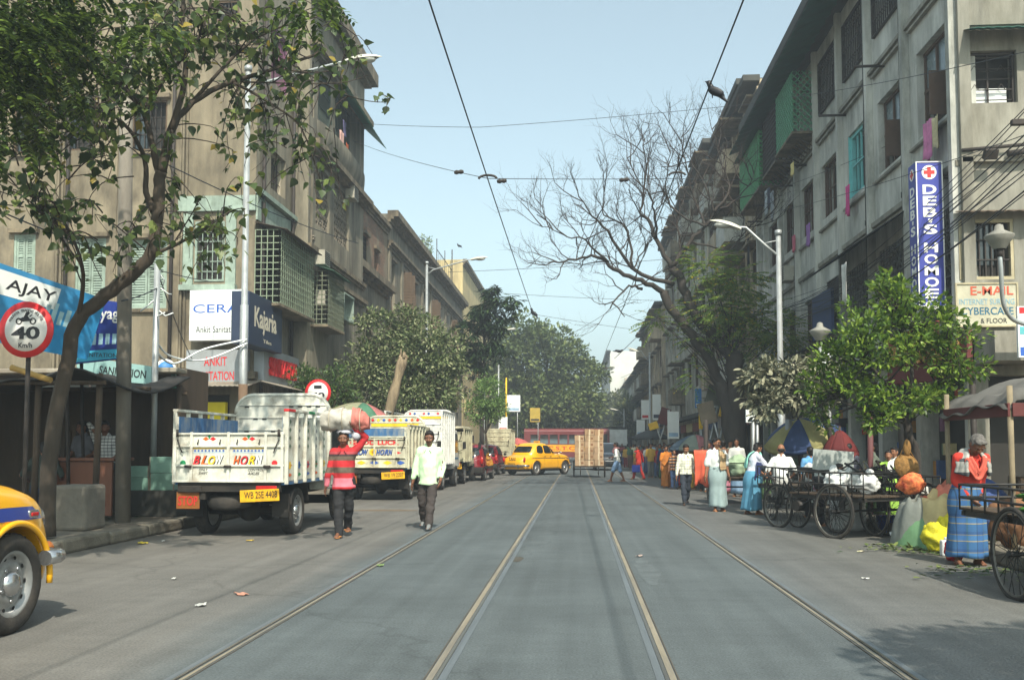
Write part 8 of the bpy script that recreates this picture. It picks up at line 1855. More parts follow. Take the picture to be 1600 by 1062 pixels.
for k,(x,z,w,h,lab)in enumerate(((-7.72,.61,.44,.22,'lower left'),(-7.26,.61,.42,.30,'lower right'),(-7.70,.835,.38,.2,'upper left'),(-7.28,.915,.4,.28,'topmost'))):
 t=thing('glass_box','pale green glass display box, %s of the stack on the low wall'%lab,'glass box',(x,16.0,z),0,'glass boxes on the low wall');g=MB();g.bbox(-w/2,w/2,-.16,.16,0,h,.01);g.build('glass',M_GLASSBOX,t)
 for q in range(4):g=MB();sx,sy=(-1,1)[q%2],(-1,1)[q//2];g.box(sx*w/2-.008,sx*w/2+.008,sy*.16-.008,sy*.16+.008,0,h+.004);g.build('edge_strip',M_TIN,t)
 # parasols
def parasol(label,px,py,Y,r,cols_,tilt=(0,0),h=.42,group='street parasols'):
 p=PY(px,py,Y);t=thing('parasol',label,'parasol',(p.x,Y,.1),0,group);Mt=Matrix.Translation((0,0,p.z-.1))@Matrix.Rotation(tilt[0],4,'X')@Matrix.Rotation(tilt[1],4,'Y');n=8
 for k in range(n):
  g=MB()
  def fn(u,v):
   a=2*PI*(k+u)/n;rr=r*v*(1-.06*math.sin(PI*u)*v);z=-h*v**1.7-.03*math.sin(PI*u)*v*v;return Mt@Vector((rr*math.cos(a),rr*math.sin(a),z))
  g.grid(fn,4,6)
  def vl(u,v):a=2*PI*(k+u)/n;q=r*(1-.06*math.sin(PI*u));return Mt@Vector((q*math.cos(a),q*math.sin(a),-h-.03*math.sin(PI*u)-.10*v))
  g.grid(vl,4,1);o=g.build('canopy_panel',cols_[k%len(cols_)],t);md=o.modifiers.new('t','SOLIDIFY');md.thickness=.006
 g=MB();g.cyl(Mt@Vector((0,0,.08)),(0,0,0),.02,n=8);g.build('pole',M_OLDW,t)
 for k in range(n):a=2*PI*k/n;g=MB();g.tube([Mt@Vector((r*q*math.cos(a),r*q*math.sin(a),-h*q**1.7-.01))for q in(0,.4,.75,1)],.006,4);g.build('rib',M_IRON,t)
PC=lambda n,c:mat('parasol_'+n,c,.8,.15,3,stain=tuple(v*.7 for v in c),stain_amt=.4,transl=.3)
parasol('tilted yellow and blue striped parasol over the handcarts',1248,654,20.6,.85,[PC('straw',s(168,162,110)),PC('blue',s(66,86,128))],(R(16),R(-14)))
parasol('dark red parasol behind the bright green tree',1312,672,18.6,.36,[PC('red',s(120,50,48)),PC('red2',s(110,46,46))])
parasol('faded pink and blue parasol behind the checked shirt walker',1086,679,31,.85,[PC('pink',s(170,112,116)),PC('slate',s(86,104,120)),PC('grey',s(140,150,140))])
parasol('grey canopy parasol among the far crowd',1016,672,56,1.1,[PC('dkgrey',s(78,82,84))])
parasol('wide beige and green parasol behind the GOOD LUCK truck',568,629,27.5,1.05,[PC('beige',s(170,166,132)),PC('beige2',s(160,160,130)),PC('green',s(84,130,104)),PC('rose',s(190,120,116))],(0,R(10)))
parasol('pink parasol beside the bus front',808,684,57,.9,[PC('rose2',s(206,110,104))])
# right hand stall with its tarpaulin
t=thing('market_stall','stall under a ragged grey tarpaulin with maroon fascia on the right','stall',(6.0,12.4,.15));M_GTARP=mat('grey_tarpaulin',s(94,92,88),.8,.2,1.6,bump=.5,bscale=5,stain=s(72,70,66),stain_amt=.6)
def tf(u,v):
 x=-.95+2.6*u;y=-1.0+2.0*v;e=min(1,u*2.2)*(1-.5*max(0,u-.6));return Vector((x,y,1.72+.52*math.sin(min(1,.08+u*1.3)*PI/2)*(1-.25*abs(2*v-1)**2)+.05*math.sin(u*15+v*6)+.03*math.sin(v*19+u*3)-.12*(v<.04)*abs(math.sin(u*13))-.1*(u<.04)))
g=MB();g.grid(tf,34,22);o=g.build('tarpaulin',M_GTARP,t);md=o.modifiers.new('t','SOLIDIFY');md.thickness=.015
g=MB();g.bbox(-.85,1.6,-1.02,-.99,1.58,1.74,.005);g.bbox(-.9,-.87,-1.0,.95,1.58,1.74,.005);g.build('fascia',mat('maroon_cloth',s(88,46,44),.8,.2,3),t)
for x,y,lx in((-.85,-.95,0),(1.5,-.95,0),(1.5,.95,0),(-.85,.95,0),(.35,-.98,.25)):g=MB();g.cyl((x-lx,y,0),(x,y,1.95),.035,n=8);g.build('post',mat('bamboo_grey',s(128,116,94),.8,.2,5),t)
g=MB();g.bbox(-.6,1.5,-.3,.8,.5,.56,.01);g.build('table_top',M_OLDW,t)
# wheels with spokes, handcarts, bicycle
M_BLKMETAL=mat('black_frame_metal',s(46,46,46),.55,.25,5,metal=.3,stain=s(96,84,72),stain_amt=.4,stain_scale=4);M_BRIGHTRIM=mat('bright_rim',s(120,118,112),.45,.25,6,metal=.6,stain=s(80,66,54),stain_amt=.6,stain_scale=8)
def spoke_wheel(parent,c,r,rz=0.0,n=22,thick=.022):
 Mw=Matrix.Translation(c)@Matrix.Rotation(rz,4,'Z')@Matrix.Rotation(PI/2,4,'Y')
 g=MB();ring=[2*PI*i/40 for i in range(41)];g.tube([Mw@Vector((r*math.cos(a),r*math.sin(a),0))for a in ring],thick,8,caps=False);w=g.build('wheel',M_TYRE,parent)
 g=MB();g.tube([Mw@Vector(((r-thick*1.3)*math.cos(a),(r-thick*1.3)*math.sin(a),0))for a in ring],thick*.55,6,caps=False);g.build('rim',M_BRIGHTRIM,w)
 g=MB();g.cyl(Mw@Vector((0,0,-.05)),Mw@Vector((0,0,.05)),.028,n=10)
 for i in range(n):a=2*PI*i/n;d=.04 if i%2 else-.04;g.cyl(Mw@Vector((.02*math.cos(a+1.2),.02*math.sin(a+1.2),d)),Mw@Vector(((r-.02)*math.cos(a),(r-.02)*math.sin(a),0)),.004,n=3)
 g.build('spokes',M_BLKMETAL,w);return w
def handcart(label,x,y,rz,L=1.75,W=.98,z=.62,r=.40,rail=.36,front=True,group='handcarts along the right kerb'):
 t=thing('handcart',label,'cart',(x,y,0),rz,group);h=W/2
 for k in range(6):a=-h+W*k/6;g=MB();g.bbox(a+.004,a+W/6-.004,-L/2,L/2,z,z+.028,.006);g.build('plank',M_OLDW,t)
 g=MB()
 for sx in(-h+.05,h-.05):g.bbox(sx-.025,sx+.025,-L/2,L/2,z-.06,z-.002,.006)
 for yy in(-L/2+.05,0,L/2-.05):g.bbox(-h,h,yy-.02,yy+.02,z-.055,z-.004,.005)
 g.cyl((-h-.06,-.25,r),(h+.06,-.25,r),.02,n=8);g.box(-h+.1,-h+.13,-.3,-.2,r,z-.06);g.box(h-.13,h-.1,-.3,-.2,r,z-.06);g.build('chassis',M_BLKMETAL,t)
 for sx in(-1,1):spoke_wheel(t,(sx*(h+.06),-.25,r),r)
 if rail:
  g=MB()
  for sx in(-h,h):
   for q in range(8):yy=-L/2+L*q/7;g.cyl((sx,yy,z),(sx,yy,z+rail),.010,n=5)
   for zz_ in(rail*.5,rail):g.cyl((sx,-L/2,z+zz_),(sx,L/2,z+zz_),.014,n=6)
  for q in range(5):xx=-h+W*q/4;g.cyl((xx,L/2,z),(xx,L/2,z+rail),.010,n=5)
  for zz_ in(rail*.5,rail):g.cyl((-h,L/2,z+zz_),(h,L/2,z+zz_),.014,n=6);g.cyl((-h,-L/2,z+rail),(h,-L/2,z+rail),.014,n=6)
  g.build('side_rails',M_BLKMETAL,t)
 if front:
  g=MB();f=L/2;g.tube([(0,f,z-.03),(0,f+.35,.45),(0,f+.62,.92)],.018,8);g.tube([(0,f-.1,z-.05),(0,f+.35,.38),(0,f+.7,.80)],.016,8);g.tube([(0,f+.30,.42),(0,f+.22,.95)],.015,8)
  for sx in(-.05,.05):g.cyl((sx,f+.62,.80),(sx,f+.86,r-.02),.012,n=6)
  g.tube([(-.26,f+.42,1.0),(-.22,f+.6,1.02),(0,f+.62,.98),(.22,f+.6,1.02),(.26,f+.42,1.0)],.013,6);g.cyl((-.1,f+.3,.40),(.1,f+.3,.40),.09,n=16);g.build('frame',M_BLKMETAL,t)
  g=MB();g.ell((0,f+.2,1.0),(.09,.14,.04));g.build('saddle',M_SHOED,t);spoke_wheel(t,(0,f+.86,r-.04),r-.04)
 return t
cA=handcart('black railed tricycle cart loaded with white sacks beside the big drum',4.2,14.8,R(28),L=1.6)
handcart('tricycle cart piled with bundled metal rods next to the tarpaulin heap',4.95,15.1,R(14),L=1.3,W=.8,rail=.30,front=False)
p=PY(1217,790,17.9);handcart('black railed handcart on which the bald man sits',p.x+.38,18.2,R(6),L=1.6,front=False)
p=PY(1112,770,22.5);handcart('handcart with dark rails behind the man with the tan towel',3.75,23.2,R(4),L=1.7,front=True)
handcart('dark cart at the right edge with a big spoked wheel and green vegetables',4.50,9.0,R(1),L=2.0,W=1.05,z=.72,r=.405,rail=.26,front=False)
t=thing('bicycle','old bicycle leaning on the railed tricycle cart','bicycle',(3.93,15.75,0),R(22));t.rotation_euler=(0,R(5),R(22))
for yy in(-.52,.52):spoke_wheel(t,(0,yy,.34),.34,0,24,.018)
g=MB();g.tube([(0,-.52,.34),(0,-.05,.30),(0,.40,.78),(0,-.16,.80),(0,-.05,.30)],.014,7);g.tube([(0,-.52,.34),(0,-.16,.80),(0,-.18,.90)],.011,7);g.tube([(0,.52,.34),(0,.42,.70),(0,.38,.95)],.014,7);g.tube([(-.27,.28,.98),(-.2,.42,1.0),(.2,.42,1.0),(.27,.28,.98)],.012,6);g.build('frame',M_BLKMETAL,t)
g=MB();g.ell((0,-.2,.93),(.07,.13,.035));g.build('saddle',M_SHOED,t);g=MB();g.cyl((-.05,-.05,.3),(.05,-.05,.3),.09,n=16);g.build('chain_wheel',M_BLKMETAL,t)
# loads
def blob(name,label,cat,loc,r,m,seed,lumps=.12,neck=False,group=None,squash=True):
 rn=random.Random(seed);o=Vector((seed*3.1,0,0));t=thing(name,label,cat,loc,rn.uniform(0,6),group);g=MB()
 def fn(u,v):
  th=PI*v;ph=2*PI*u;d=Vector((math.sin(th)*math.cos(ph),math.sin(th)*math.sin(ph),math.cos(th)));k=1+lumps*mnoise.noise(d*1.7+o)*2+lumps*.5*mnoise.noise(d*5+o)-.07*(1-abs(mnoise.noise(d*4.3+o*2)))**6;p=Vector((d.x*r[0]*k,d.y*r[1]*k,r[2]+d.z*r[2]*k));p.z=max(0,p.z);return p
 g.grid(fn,36,24)
 if neck:g.tube([(0,0,r[2]*1.9),(.02,0,r[2]*2.1),(.06,.02,r[2]*2.25)],[.05,.035,.07],8)
 g.build('body',m,t);return t
M_YSACK=mat('yellow_net_sack',s(196,186,40),.7,.2,12,bump=.5,bscale=40);M_RSACK=mat('brick_red_sack',s(172,92,70),.85,.2,6,bump=.4);M_WBAG=mat('white_plastic',s(206,208,206),.4,.08,6,bump=.6,bscale=7)
def gl(px,py):q=G(px,py);return Vector((q.x,q.y,0))
blob('sack','yellow net sack standing lower in front of the woman in red','sack',gl(1460,862),(.19,.16,.2),M_YSACK,3,.16,group='sacks by the stall');blob('sack','second yellow sack leaning against the first beside the white can','sack',gl(1481,858),(.14,.14,.24),M_YSACK,5,.16,group='sacks by the stall')
blob('sack','tall brick red sack behind the yellow sacks','sack',gl(1452,853),(.21,.2,.33),M_RSACK,7,.14,group='sacks by the stall');blob('sack','dark net sack beside the woman in red','sack',gl(1497,858),(.15,.15,.3),mat('dark_net',s(50,54,60),.9,.3,20),8,.12,group='sacks by the stall')
blob('plastic_bag','crumpled white plastic bag on the road by the cart','bag',gl(1418,850),(.17,.13,.10),M_WBAG,9,.3);blob('sack','red cloth bundle at the feet of the woman in red','sack',gl(1492,876),(.12,.12,.13),M_REDP,10,.2,group='sacks by the stall')
t=thing('jerrycan','small white plastic can beside the yellow sacks','can',gl(1479,868));g=MB();g.bbox(-.07,.07,-.05,.05,0,.2,.02);g.cyl((0,0,.2),(0,0,.235),.025,n=10);g.build('can',M_WBAG,t)
t=thing('covered_heap','heap of goods under green, red and straw coloured sheets','heap',(5.08,13.35,0));rn=random.Random(3)
cols4=[mat('green_sheet_heap',s(96,132,96),.75,.2,3,bump=.5,bscale=6),mat('red_sheet_heap',s(196,116,96),.8,.2,3,bump=.5,bscale=6),mat('straw_sheet_heap',s(176,160,116),.8,.2,3,bump=.5,bscale=6),mat('grey_sheet_heap',s(112,116,110),.8,.2,3,bump=.5,bscale=6)]
def heap(cx,cy,rx,ry,h,m,nm,sd):
 g=MB()
 def fn(u,v):
  a=2*PI*u;q=v;e=(1-q**4.5)*(1+.10*mnoise.noise(Vector((math.cos(a)*4*q+sd,math.sin(a)*4*q,sd))))+.05*abs(mnoise.noise(Vector((math.cos(a)*7*q,math.sin(a)*7*q,sd))));n_=mnoise.noise(Vector((math.cos(a)*1.6+sd,math.sin(a)*1.6,q*2.5)));return Vector((cx+rx*q*math.cos(a)*(1+.12*n_),cy+ry*q*math.sin(a)*(1+.12*n_),max(0,h*e*(1+.15*n_))))
 g.grid(fn,48,22);g.build(nm,m,t)
heap(0,0,.64,.55,.52,cols4[0],'green_sheet',1);heap(.16,.02,.44,.40,.84,cols4[1],'red_sheet',2);heap(-.06,-.10,.46,.42,.70,cols4[2],'straw_sheet',3);heap(-.36,.06,.32,.38,.62,cols4[3],'grey_sheet',4)
blob('bundle','bright red patterned bundle on top of the sheeted heap','bundle',PY(1424,772,13.5),(.19,.17,.15),mat('red_pattern',s(196,60,44),.8,.5,14,col2=s(210,120,70)),12,.12)
q=PY(1418,728,14.2);t=thing('basket','round woven cane basket hung on the trunk of the green tree','basket',q,.2);g=MB();Mb=Matrix.Rotation(PI/2-.25,4,'X');g.lathe([(.001,.10),(.08,.09),(.15,.05),(.19,-.01),(.20,-.03),(.185,-.02),(.14,.03),(.001,.07)],28,Mb);g.build('basket',mat('woven_cane',s(132,98,52),.85,.35,26,bump=.6,bscale=50),t)
g=MB();g.tube([(-.12,.02,.12),(0,.05,.34),(.12,.02,.12)],.01,5);g.ell((0,.0,.27),(.06,.05,.13));g.build('tied_mouth',mat('woven_cane'),t)
q=PY(1332,745,15.6);t=thing('drum','big white plastic drum standing behind the tricycle cart','drum',(q.x,15.9,0));g=MB();g.lathe([(.001,0),(.26,0),(.28,.04),(.28,.3),(.29,.32),(.28,.34),(.28,.62),(.29,.64),(.28,.66),(.27,.86),(.22,.9),(.001,.9)],28);g.build('drum',M_WBAG,t);lettering('MILTON',t,M_REDLET,(-.05,-.286,.76),.2,.05);t.rotation_euler=(0,0,-.25)
t=thing('metal_sheet','pale grey sheet of board leaning behind the drum','board',(PY(1297,720,17).x,17,0));g=MB();g.bbox(-.36,.36,-.01,.02,.35,1.32,.004,M=Matrix.Rotation(-.12,4,'X')@Matrix.Rotation(.08,4,'Y'));g.build('sheet',mat('pale_board',s(150,156,152),.6,.12,2),t)
q=G(1325,805);t=thing('bucket','blue plastic bucket under the tricycle cart','bucket',(4.9,15.2,0));g=MB();g.lathe([(.001,0),(.13,0),(.17,.28),(.18,.28),(.165,.28),(.12,.02)],20);g.build('bucket',mat('blue_plastic',s(36,70,150),.4,.1,4),t)
for k,(dx,dy,rr)in enumerate(((-.15,.1,.2),(.18,.2,.19),(.05,-.35,.17))):
 a=R(28);blob('sack',('white sack at the rail end','white sack in the middle','smaller white sack at the back')[k]+' of the railed tricycle cart','sack',(4.2+dx*math.cos(a)-dy*math.sin(a),14.8+dx*math.sin(a)+dy*math.cos(a),.655),(rr,rr,rr*.85),M_WBAG,30+k,.2,True,'sacks on the handcarts')
blob('sack','white bundle beside the bald man on his handcart','sack',(4.4,17.75,.655),(.2,.2,.2),M_WBAG,35,.2,False,'sacks on the handcarts');blob('sack','pale green bundle on the cart behind the blue lungi','sack',(3.9,23.2,.655),(.3,.3,.24),mat('pale_green_cloth',s(150,170,140),.85,.15,4),36,.2,False,'sacks on the handcarts')
t=thing('metal_rods','bundle of black and bright metal rods and frames on the second tricycle cart','rods',(4.95,15.1,.66),R(14));rn=random.Random(12);ms=[M_BLKMETAL,M_BRIGHTRIM,M_IRON]
for k in range(34):g=MB();x=rn.uniform(-.42,.42);y=rn.uniform(-.6,.3);z0=rn.uniform(0,.2);g.tube([(x,y,z0),(x+rn.uniform(-.2,.2),y+rn.uniform(.1,.5),z0+rn.uniform(.05,.35)),(x+rn.uniform(-.3,.3),y+rn.uniform(.3,.7),z0+rn.uniform(0,.3))],rn.uniform(.008,.018),6);g.build('rod',ms[k%3],t)
tag((lambda o:o)(blob('vegetable_heap','green vegetables piled on the cart at the right edge','vegetables',(4.6,9.1,.75),(.42,.6,.10),mat('leafy_green',s(70,120,50),.7,.4,14,bump=.8,bscale=20),40,.3)))
blob('vegetable_heap','yellow bananas heaped beyond the big spoked wheel','fruit',(4.95,9.9,.2),(.25,.25,.12),mat('banana_yellow',s(206,176,40),.6,.3,10),41,.3)
q=G(1095,768);g=MB();F_=Fr((0,0,0),(1,0,0),(0,-1,0));cloth('hanging_cloth','long orange red cloth hung from the handle beside the tan towel man','cloth',PY(1096,703,22.0),.36,.82,mat('orange_red_cloth',s(204,92,66),.85,.2,5),F_,None,44)
MK=[('jute sack',s(150,128,92)),('white sack',s(200,198,190)),('grey sack',s(120,118,112)),('green sack',s(90,120,80)),('brown sack',s(128,92,66)),('blue sack',s(70,90,140))]
for k,(x,y,w_)in enumerate(((5.5,15.6,'behind the tricycle cart'),(5.8,16.5,'by the white drum'),(6.2,15.2,'near the maroon post'),(5.4,17.3,'under the grey leaved tree'),(5.7,18.6,'in front of the shops'),(5.35,12.7,'beside the stall post'),(5.9,13.1,'behind the sheeted heap'),(5.3,19.8,'by the thin lamp pole'),(5.6,21.5,'near the bare tree foot'),(4.9,24.5,'behind the walking man'),(5.2,11.6,'under the ragged tarpaulin'))):
 n_,c=MK[k%6];r_=.20+.05*(k%3);blob('sack','full %s standing %s'%(n_,w_),'sack',(x,y,.15 if x>KERB_R else 0),(r_,r_*.9,r_*1.25),mat('sackcloth_%d'%(k%6),c,.9,.2,6,bump=.5,bscale=14,stain=tuple(v*.5 for v in c),stain_amt=.5),60+k,.15,k%2==0,'sacks along the right pavement')
for k,(x,y,z,w_)in enumerate(((5.75,12.2,.72,'upper'),(6.3,12.1,.72,'right hand'),(5.6,20.4,.15,'far'))):
 t=thing('crate','slatted wooden crate, the %s one of the market goods'%w_,'crate',(x,y,z),.1*k,'wooden crates');
 for q in range(4):
  for sy in(-1,1):g=MB();g.bbox(-.24,.24,sy*.16-.008,sy*.16+.008,.01+q*.07,.06+q*.07,.003);g.build('slat',M_OLDW,t)
 for sx in(-1,1):g=MB();g.bbox(sx*.24-.012,sx*.24+.012,-.15,.15,0,.28,.003);g.build('end_board',M_OLDW,t)
 # carton cart in the road
cx,cy=PY(921,740,42).x,42.0;t=thing('carton_cart','flat handcart carrying the tall stack of cartons along the rails','cart',(cx,cy,0));g=MB();g.bbox(-.66,.66,-.15,1.9,.46,.52,.01);g.build('platform',M_OLDW,t)
for sx in(-.70,.70):spoke_wheel(t,(sx,.6,.36),.36,0,14,.03)
g=MB();g.cyl((-.7,.6,.36),(.7,.6,.36),.025,n=8);g.cyl((-.4,-.1,.46),(-.4,-.1,.1),.02,n=6);g.cyl((.4,-.1,.46),(.4,-.1,.1),.02,n=6);g.build('axle',M_BLKMETAL,t)
cm_=[mat('carton_%d'%k,c,.85,.1,3,stain=s(120,90,60),stain_amt=.3)for k,c in enumerate((s(170,142,110),s(160,132,102),s(178,150,120)))]
rn=random.Random(6);proto={}
for j in range(3):
 for i in range(3):
  for l in range(6):
   if(l==5 and i==0)or(i==2 and j==0 and l>4):continue
   w,d,h=.425,.55,.272;key=rn.randrange(3)
   if key not in proto:
    g=MB();g.bbox(-w/2+.004,w/2-.004,-d/2+.004,d/2-.004,0,h-.004,.008);me=g.mesh('carton',cm_[key]);g=MB();g.box(-.03,.03,-d/2+.001,-d/2+.003,0,h-.006);mt=g.mesh('tape',mat('tape',s(206,190,160),.4));g=MB();g.box(.06,.17,-d/2+.0015,-d/2+.0035,.08,.17);ml=g.mesh('printed_label',mat('carton_print',s(128,92,62),.8));proto[key]=(me,mt,ml)
   o=link('carton',proto[key][0]);o.location=(cx-.44+i*.43+rn.uniform(-.012,.012)+(.02 if l==5 else 0),cy+.12+j*.56+rn.uniform(-.015,.015)+(.25 if i==2 and j==0 else 0)*0,.522+l*.274);o.rotation_euler=(0,0,rn.uniform(-.02,.02));tag(o,'brown cardboard carton in the tall stack on the handcart','carton','cartons stacked on the handcart');link('tape',proto[key][1],o);link('printed_label',proto[key][2],o)
   # far signs and boards along both pavements
def hang(label,px,py,w_px,h_px,Y,m,m2=None,roll=0.,txt=None):
 p=PY(px,py,Y);w,h=w_px*Y/F_PX,h_px*Y/F_PX;t=thing('street_sign',label,'sign',p,0,'signs over the far pavements');t.rotation_euler=(0,roll,.15);g=MB();g.bbox(-w/2,w/2,-.03,.03,-h/2,h/2,.01);g.build('sign_board',m,t)
 if m2:g=MB();g.box(-w*.4,w*.4,-.036,-.031,-h*.42,-h*.28);g.build('printed_band',m2,t)
 g=MB();g.cyl((w*.3,.05,h/2),(w*.3+.0,.05,-p.z+.2),.035,n=6);g.build('post',M_GALV,t)
 if txt:lettering(txt,t,M_REDLET,(0,-.036,0),w*.8,h*.3)
S_=mat
for a in(('white hoarding on the left before the spreading tree',802,630,22,26,70,M_SIGNW,mat('pale_blue_paint')),('ochre board on the left below the spreading tree',836,648,16,22,75,mat('ochre_board',s(176,150,60),.6),M_IRON),('red and white board behind the hatchbacks',786,662,14,22,58,M_SIGNW,M_REDLET),('maroon board hanging over the far right pavement',1038,650,16,26,50,mat('maroon_board'),None,.3),('white and blue tall board on the far right pavement',1052,664,18,42,44,M_SIGNW,mat('pale_blue_paint')),('small tilted yellow board on the far right pavement',1021,665,15,11,52,M_YELP,None,-.3),('tall white banner with red print far on the right',1008,640,12,30,72,M_SIGNW,M_REDLET),('tall white banner with dark print far on the right',1026,636,13,40,64,M_SIGNW,M_NAVY),('lowest white board far on the right',1001,668,13,24,78,M_SIGNW,mat('pale_blue_paint')),('grey brown board leaning on the bare tree trunk',1105,645,26,34,30.5,mat('taupe_board',s(120,108,92),.8,.2,2),None,-.25),('upper dull board beside the bare tree trunk',1118,618,28,30,31,mat('dull_board',s(96,98,88),.8,.2,2),None,.25),('yellow pennant board beside the bare tree',1130,642,12,18,30.8,M_YELP,None,.2),('thin yellow board left of the bare tree',1095,658,6,24,32,M_YELP),('blue and white board among the walkers',1091,622,10,30,36,mat('azure_print'),M_SIGNW),('white cloth sign under the grey leaved tree',1177,650,24,20,21.5,M_SIGNW,M_NAVY),('white shop board beside the far umbrella',1290,570,22,38,20.8,M_SIGNW)):hang(*a)
q=PY(998,596,150);t=thing('billboard','long pale billboard seen end on high above the far street','billboard',q);g=MB();g.box(-2.2,2.0,0,1.5,-.7,.7);g.build('billboard_box',mat('pale_billboard',s(180,170,156),.8,.1,2),t);g=MB();g.cyl((1.5,.7,-.7),(1.5,.7,-q.z),.25,n=8);g.build('post',M_GALV,t)
# overhead wires
M_WIRE=mat('black_wire',s(40,44,50),.6,0)
def wire(label,pts,r=.012,sag=.0,name='cable',group=None,n=18,cat='wire'):
 pts=[Vector(p)for p in pts];out=[]
 for a,b in zip(pts,pts[1:]):
  for i in range(n):u=i/n;out.append(a.lerp(b,u)-Vector((0,0,sag*4*u*(1-u)*(b-a).length/10)))
 out.append(pts[-1]);o_=out[0].copy();t=MB().tube([p-o_ for p in out],r,5).build(name,M_WIRE);t.location=o_;tag(t,label,cat,group);return t
hw=6.38;xl_,xr_=-1.63,1.95
wire('tram contact wire running over the left track',[(xl_+.03,-4,hw),(xl_+.0,17.2,hw-.08),(xl_,34.8,hw-.05),(xl_-.3,110,hw)],.011,.01,'tram_wire','tram contact wires')
wire('tram contact wire running over the right track',[(xr_+.1,-4,hw+.1),(xr_-.1,13.3,hw),(xr_-.45,49,hw),(xr_-.4,110,hw)],.011,.01,'tram_wire','tram contact wires')
A,B_,C_=PX(550,219,XL+.6),PY(762,279,17.2),PX(1195,278,XR-.1)
wire('span wire with insulators from the tan corner building to the contact wire',[A,B_],.007,.05);wire('span wire from the contact wire across to the grey building',[B_,PY(1060,279,19.5),C_],.007,.03)
wire('upper thin span wire between the roofs',[PX(548,192,XL+.6),PY(750,199,30),PX(1225,157,XR)],.009,.05)
for k,((x0,y0,Y0),(x1,y1,Y1),lab)in enumerate((((700,425,70),(1040,405,75),'upper'),((740,455,80),(1045,470,85),'second'),((770,480,88),(1030,520,92),'slanting'),((960,560,52),(1050,470,60),'short rising'),((860,540,90),(1000,455,70),'long rising'),((970,590,100),(1035,560,90),'lowest'))):wire('thin far cable, the %s one over the end of the street'%lab,[PY(x0,y0,Y0),PY(x1,y1,Y1)],.018,.06,'cable','far cables')
def insul(px,py,Y,label):
 p=PY(px,py,Y);t=thing('insulator',label,'insulator',p,0,'wire insulators');g=MB();g.lathe([(.001,-.10),(.03,-.09),(.045,-.04),(.03,0),(.045,.04),(.03,.09),(.001,.10)],12,Matrix.Rotation(PI/2,4,'Y')@Matrix.Rotation(.25,4,'X'));g.build('body',M_IRON,t)
insul(717,269,17.6,'dark insulator on the left part of the span wire');insul(784,283,17.3,'small insulator right of the wire clamp');insul(975,281,18.5,'insulator on the span wire before the bare branches')
for px,py,Y,lab in((762,277,17.2,'curved clamp holding the left contact wire'),(1058,272,19.5,'curved clamp hanging in the bare branches')):p=PY(px,py,Y);t=thing('wire_clamp',lab,'clamp',p,0,'wire clamps');g=MB();g.tube([(.17*math.cos(a),0,.07*math.sin(a)-.03)for a in[PI*i/10 for i in range(11)]],.022,6);g.build('arch',M_IRON,t)
rn=random.Random(21);wh_=['lowest','second','third','fourth','fifth','sixth','seventh','eighth','ninth','tenth','eleventh','twelfth','thirteenth','topmost']
for k in range(14):
 wire('black cable in the bundle before the blue sign, %s from below'%wh_[k],[PY(1640,275-11*k+rn.uniform(-14,14),12.5+.12*k),PX(1352+rn.uniform(-30,30),468-4*k+rn.uniform(-12,12),XR-.5),PX(1130+rn.uniform(-40,40),500+rn.uniform(-40,50),XR-.4)],.008+.004*(k%5==0),.10,'cable','black cables before the right building')
for k,(a,b,lab)in enumerate((((1235,152,26),(1650,70,14),'thin cable rising across the upper windows of the grey building'),((1215,330,30),(1660,190,13),'cable crossing the tall blue sign from the third floor'),((1200,300,34),(1470,190,20),'short cable under the upper windows'))):wire(lab,[PY(*a),PY(*b)],.007,.06)
for k,(a,b,lab)in enumerate((((120,185,14),(560,380,30),'black cable slanting from the concrete pole to the corner building'),((0,330,13),(330,440,25),'cable passing below the mint shutters'),((245,420,16.4),(300,560,25),'loose cable from the thin silver pole'),((190,470,14.2),(246,450,16.4),'short cable between the two left poles'))):wire(lab,[PY(*a),PY(*b)],.012,.12)
for k,(pts,lab)in enumerate((([(242,548,16.35),(272,568,18),(320,545,19.3),(386,530,19.9)],'upper thick white cable looping below the CERA sign'),([(242,530,16.35),(266,556,18),(320,562,19.3),(386,536,19.9)],'lower thick white cable looping below the CERA sign'))):t=MB().tube(smooth_path([PY(*q)for q in pts],6),.02,6).build('white_cable',M_SIGNW);tag(t,lab,'cable')
# crows
def crow(label,px,py,Y,rz,sc=1.0,pitch=.5):
 p=PY(px,py,Y);t=thing('crow',label,'crow',p,rz,'crows on the wires');t.scale=(sc,)*3;Rp=Matrix.Rotation(pitch,3,'X');f=lambda x,y,z:Rp@Vector((x,y,z))*1.0
 g=MB();g.ell(f(0,0,.08),(.065,.13,.07),Rp.to_3x3(),12,8);capsule(g,f(0,.09,.11),f(0,.15,.15),.05,.042);g.ell(f(0,.16,.165),(.04,.048,.04));capsule(g,f(0,.19,.165),f(0,.245,.152),.018,.005,8);capsule(g,f(0,-.10,.06),f(0,-.27,.015),.04,.018);me=fuse(g,.012,2);me.materials.append(mat('crow_black',s(26,26,32),.5,.2,8));link('body',me,t)
 g=MB()
 for sg in(-1,1):g.ell(f(sg*.058,-.03,.085),(.018,.15,.055),Rp.to_3x3(),10,6)
 g.build('wings',mat('crow_black'),t);g=MB()
 for sg in(-1,1):g.cyl((sg*.025,.0,.03),(sg*.025,0,-.03),.007,n=5)
 g.build('legs',M_IRON,t)
crow('crow on the right contact wire above the bare tree',1113,150,13.2,R(75),.88,.55);crow('crow on the left contact wire before the spreading tree',832,492,34.8,R(70),1.0,.6);crow('crow on the far right contact wire',966,551,49,R(-80),1.1,-.2);crow('crow on the aerial of the terrace roof',717,386,60,R(60),1.0,.3)
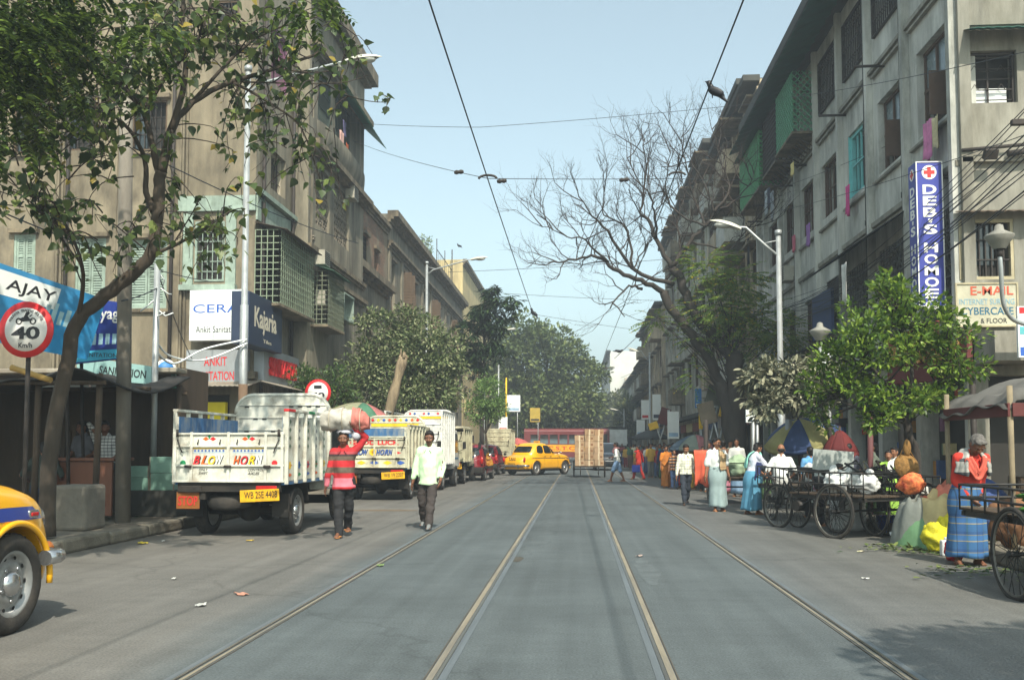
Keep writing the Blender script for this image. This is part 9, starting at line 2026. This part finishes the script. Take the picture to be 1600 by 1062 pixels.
# litter
rn=random.Random(31)
for k,(px,py,w,c,lab)in enumerate(((376,929,.10,s(180,130,110),'thin pink and white wrapper lying on the left lane'),(222,849,.14,s(190,170,50),'yellow leaf scrap by the left kerb'),(391,845,.07,s(190,160,40),'small yellow scrap behind the first truck'),(255,846,.05,s(200,200,196),'white paper bit near the kerb'),(272,905,.05,s(206,206,200),'white paper bit on the left lane'),(315,946,.09,s(190,190,184),'pale flattened paper right of the taxi wheel'),(595,884,.08,s(110,130,80),'green leaf beside the left rail'),(1000,869,.08,s(170,150,140),'brown scrap between the right rails'),(1352,905,.05,s(206,206,200),'white paper bit near the right kerb'),(1345,862,.06,s(200,190,160),'cream scrap beside the tricycle cart'),(600,764,.1,s(200,200,196),'white scrap near the second truck'))):
 q=G(px,py);t=MB();n=5;hs=[[rn.uniform(.004,.02)for _ in range(n+1)]for _ in range(n+1)];t.grid(lambda u,v:Vector(((u-.5)*w*1.6,(v-.5)*w*(.7+.3*math.sin(u*5)),hs[int(u*n+.01)][int(v*n+.01)])),n,n);o=t.build('litter',mat('litter_%d'%k,c,.7,.25,20));o.location=(q.x,q.y,.004);o.rotation_euler=(0,0,rn.uniform(0,3));tag(o,lab,'litter','litter on the road')
rng=np.random.default_rng(3);P,D,S=[],[],[]
for(px,py,n,sp)in((1440,862,160,.35),(1400,856,60,.25),(1520,893,60,.3),(175,822,60,.35),(160,815,40,.3),(1580,905,40,.4)):
 q=G(px,py)
 for _ in range(n):P.append((q.x+rng.normal(0,sp),q.y+rng.normal(0,sp*.7),.02+(.15 if q.x+0<-7 else 0)));D.append((rng.normal(),rng.normal(),.15));S.append(rng.uniform(.05,.12))
P=np.array(P);P[:,2]=np.where((P[:,0]<KERB_L-.02)|(P[:,0]>KERB_R),.17,.02)
tag(link('leaf_litter',leaf_mesh('leaf_litter',P,np.array(D),np.array(S),'oval',leafmat('trampled_leaf',s(40,70,40),s(120,130,70),None,.1),rng,.3)),kind='stuff')
q=PY(1640,215,12.9);t=thing('utility_pole','iron pole just past the right edge from which the black cables run','pole',(q.x,q.y,.15));g=MB();g.cyl((0,0,0),(0,0,7.0),.08,.06,12);g.build('shaft',M_IRON,t);g=MB();g.bbox(-.5,.5,-.04,.04,5.6,5.68,.01);g.build('cross_arm',M_IRON,t)
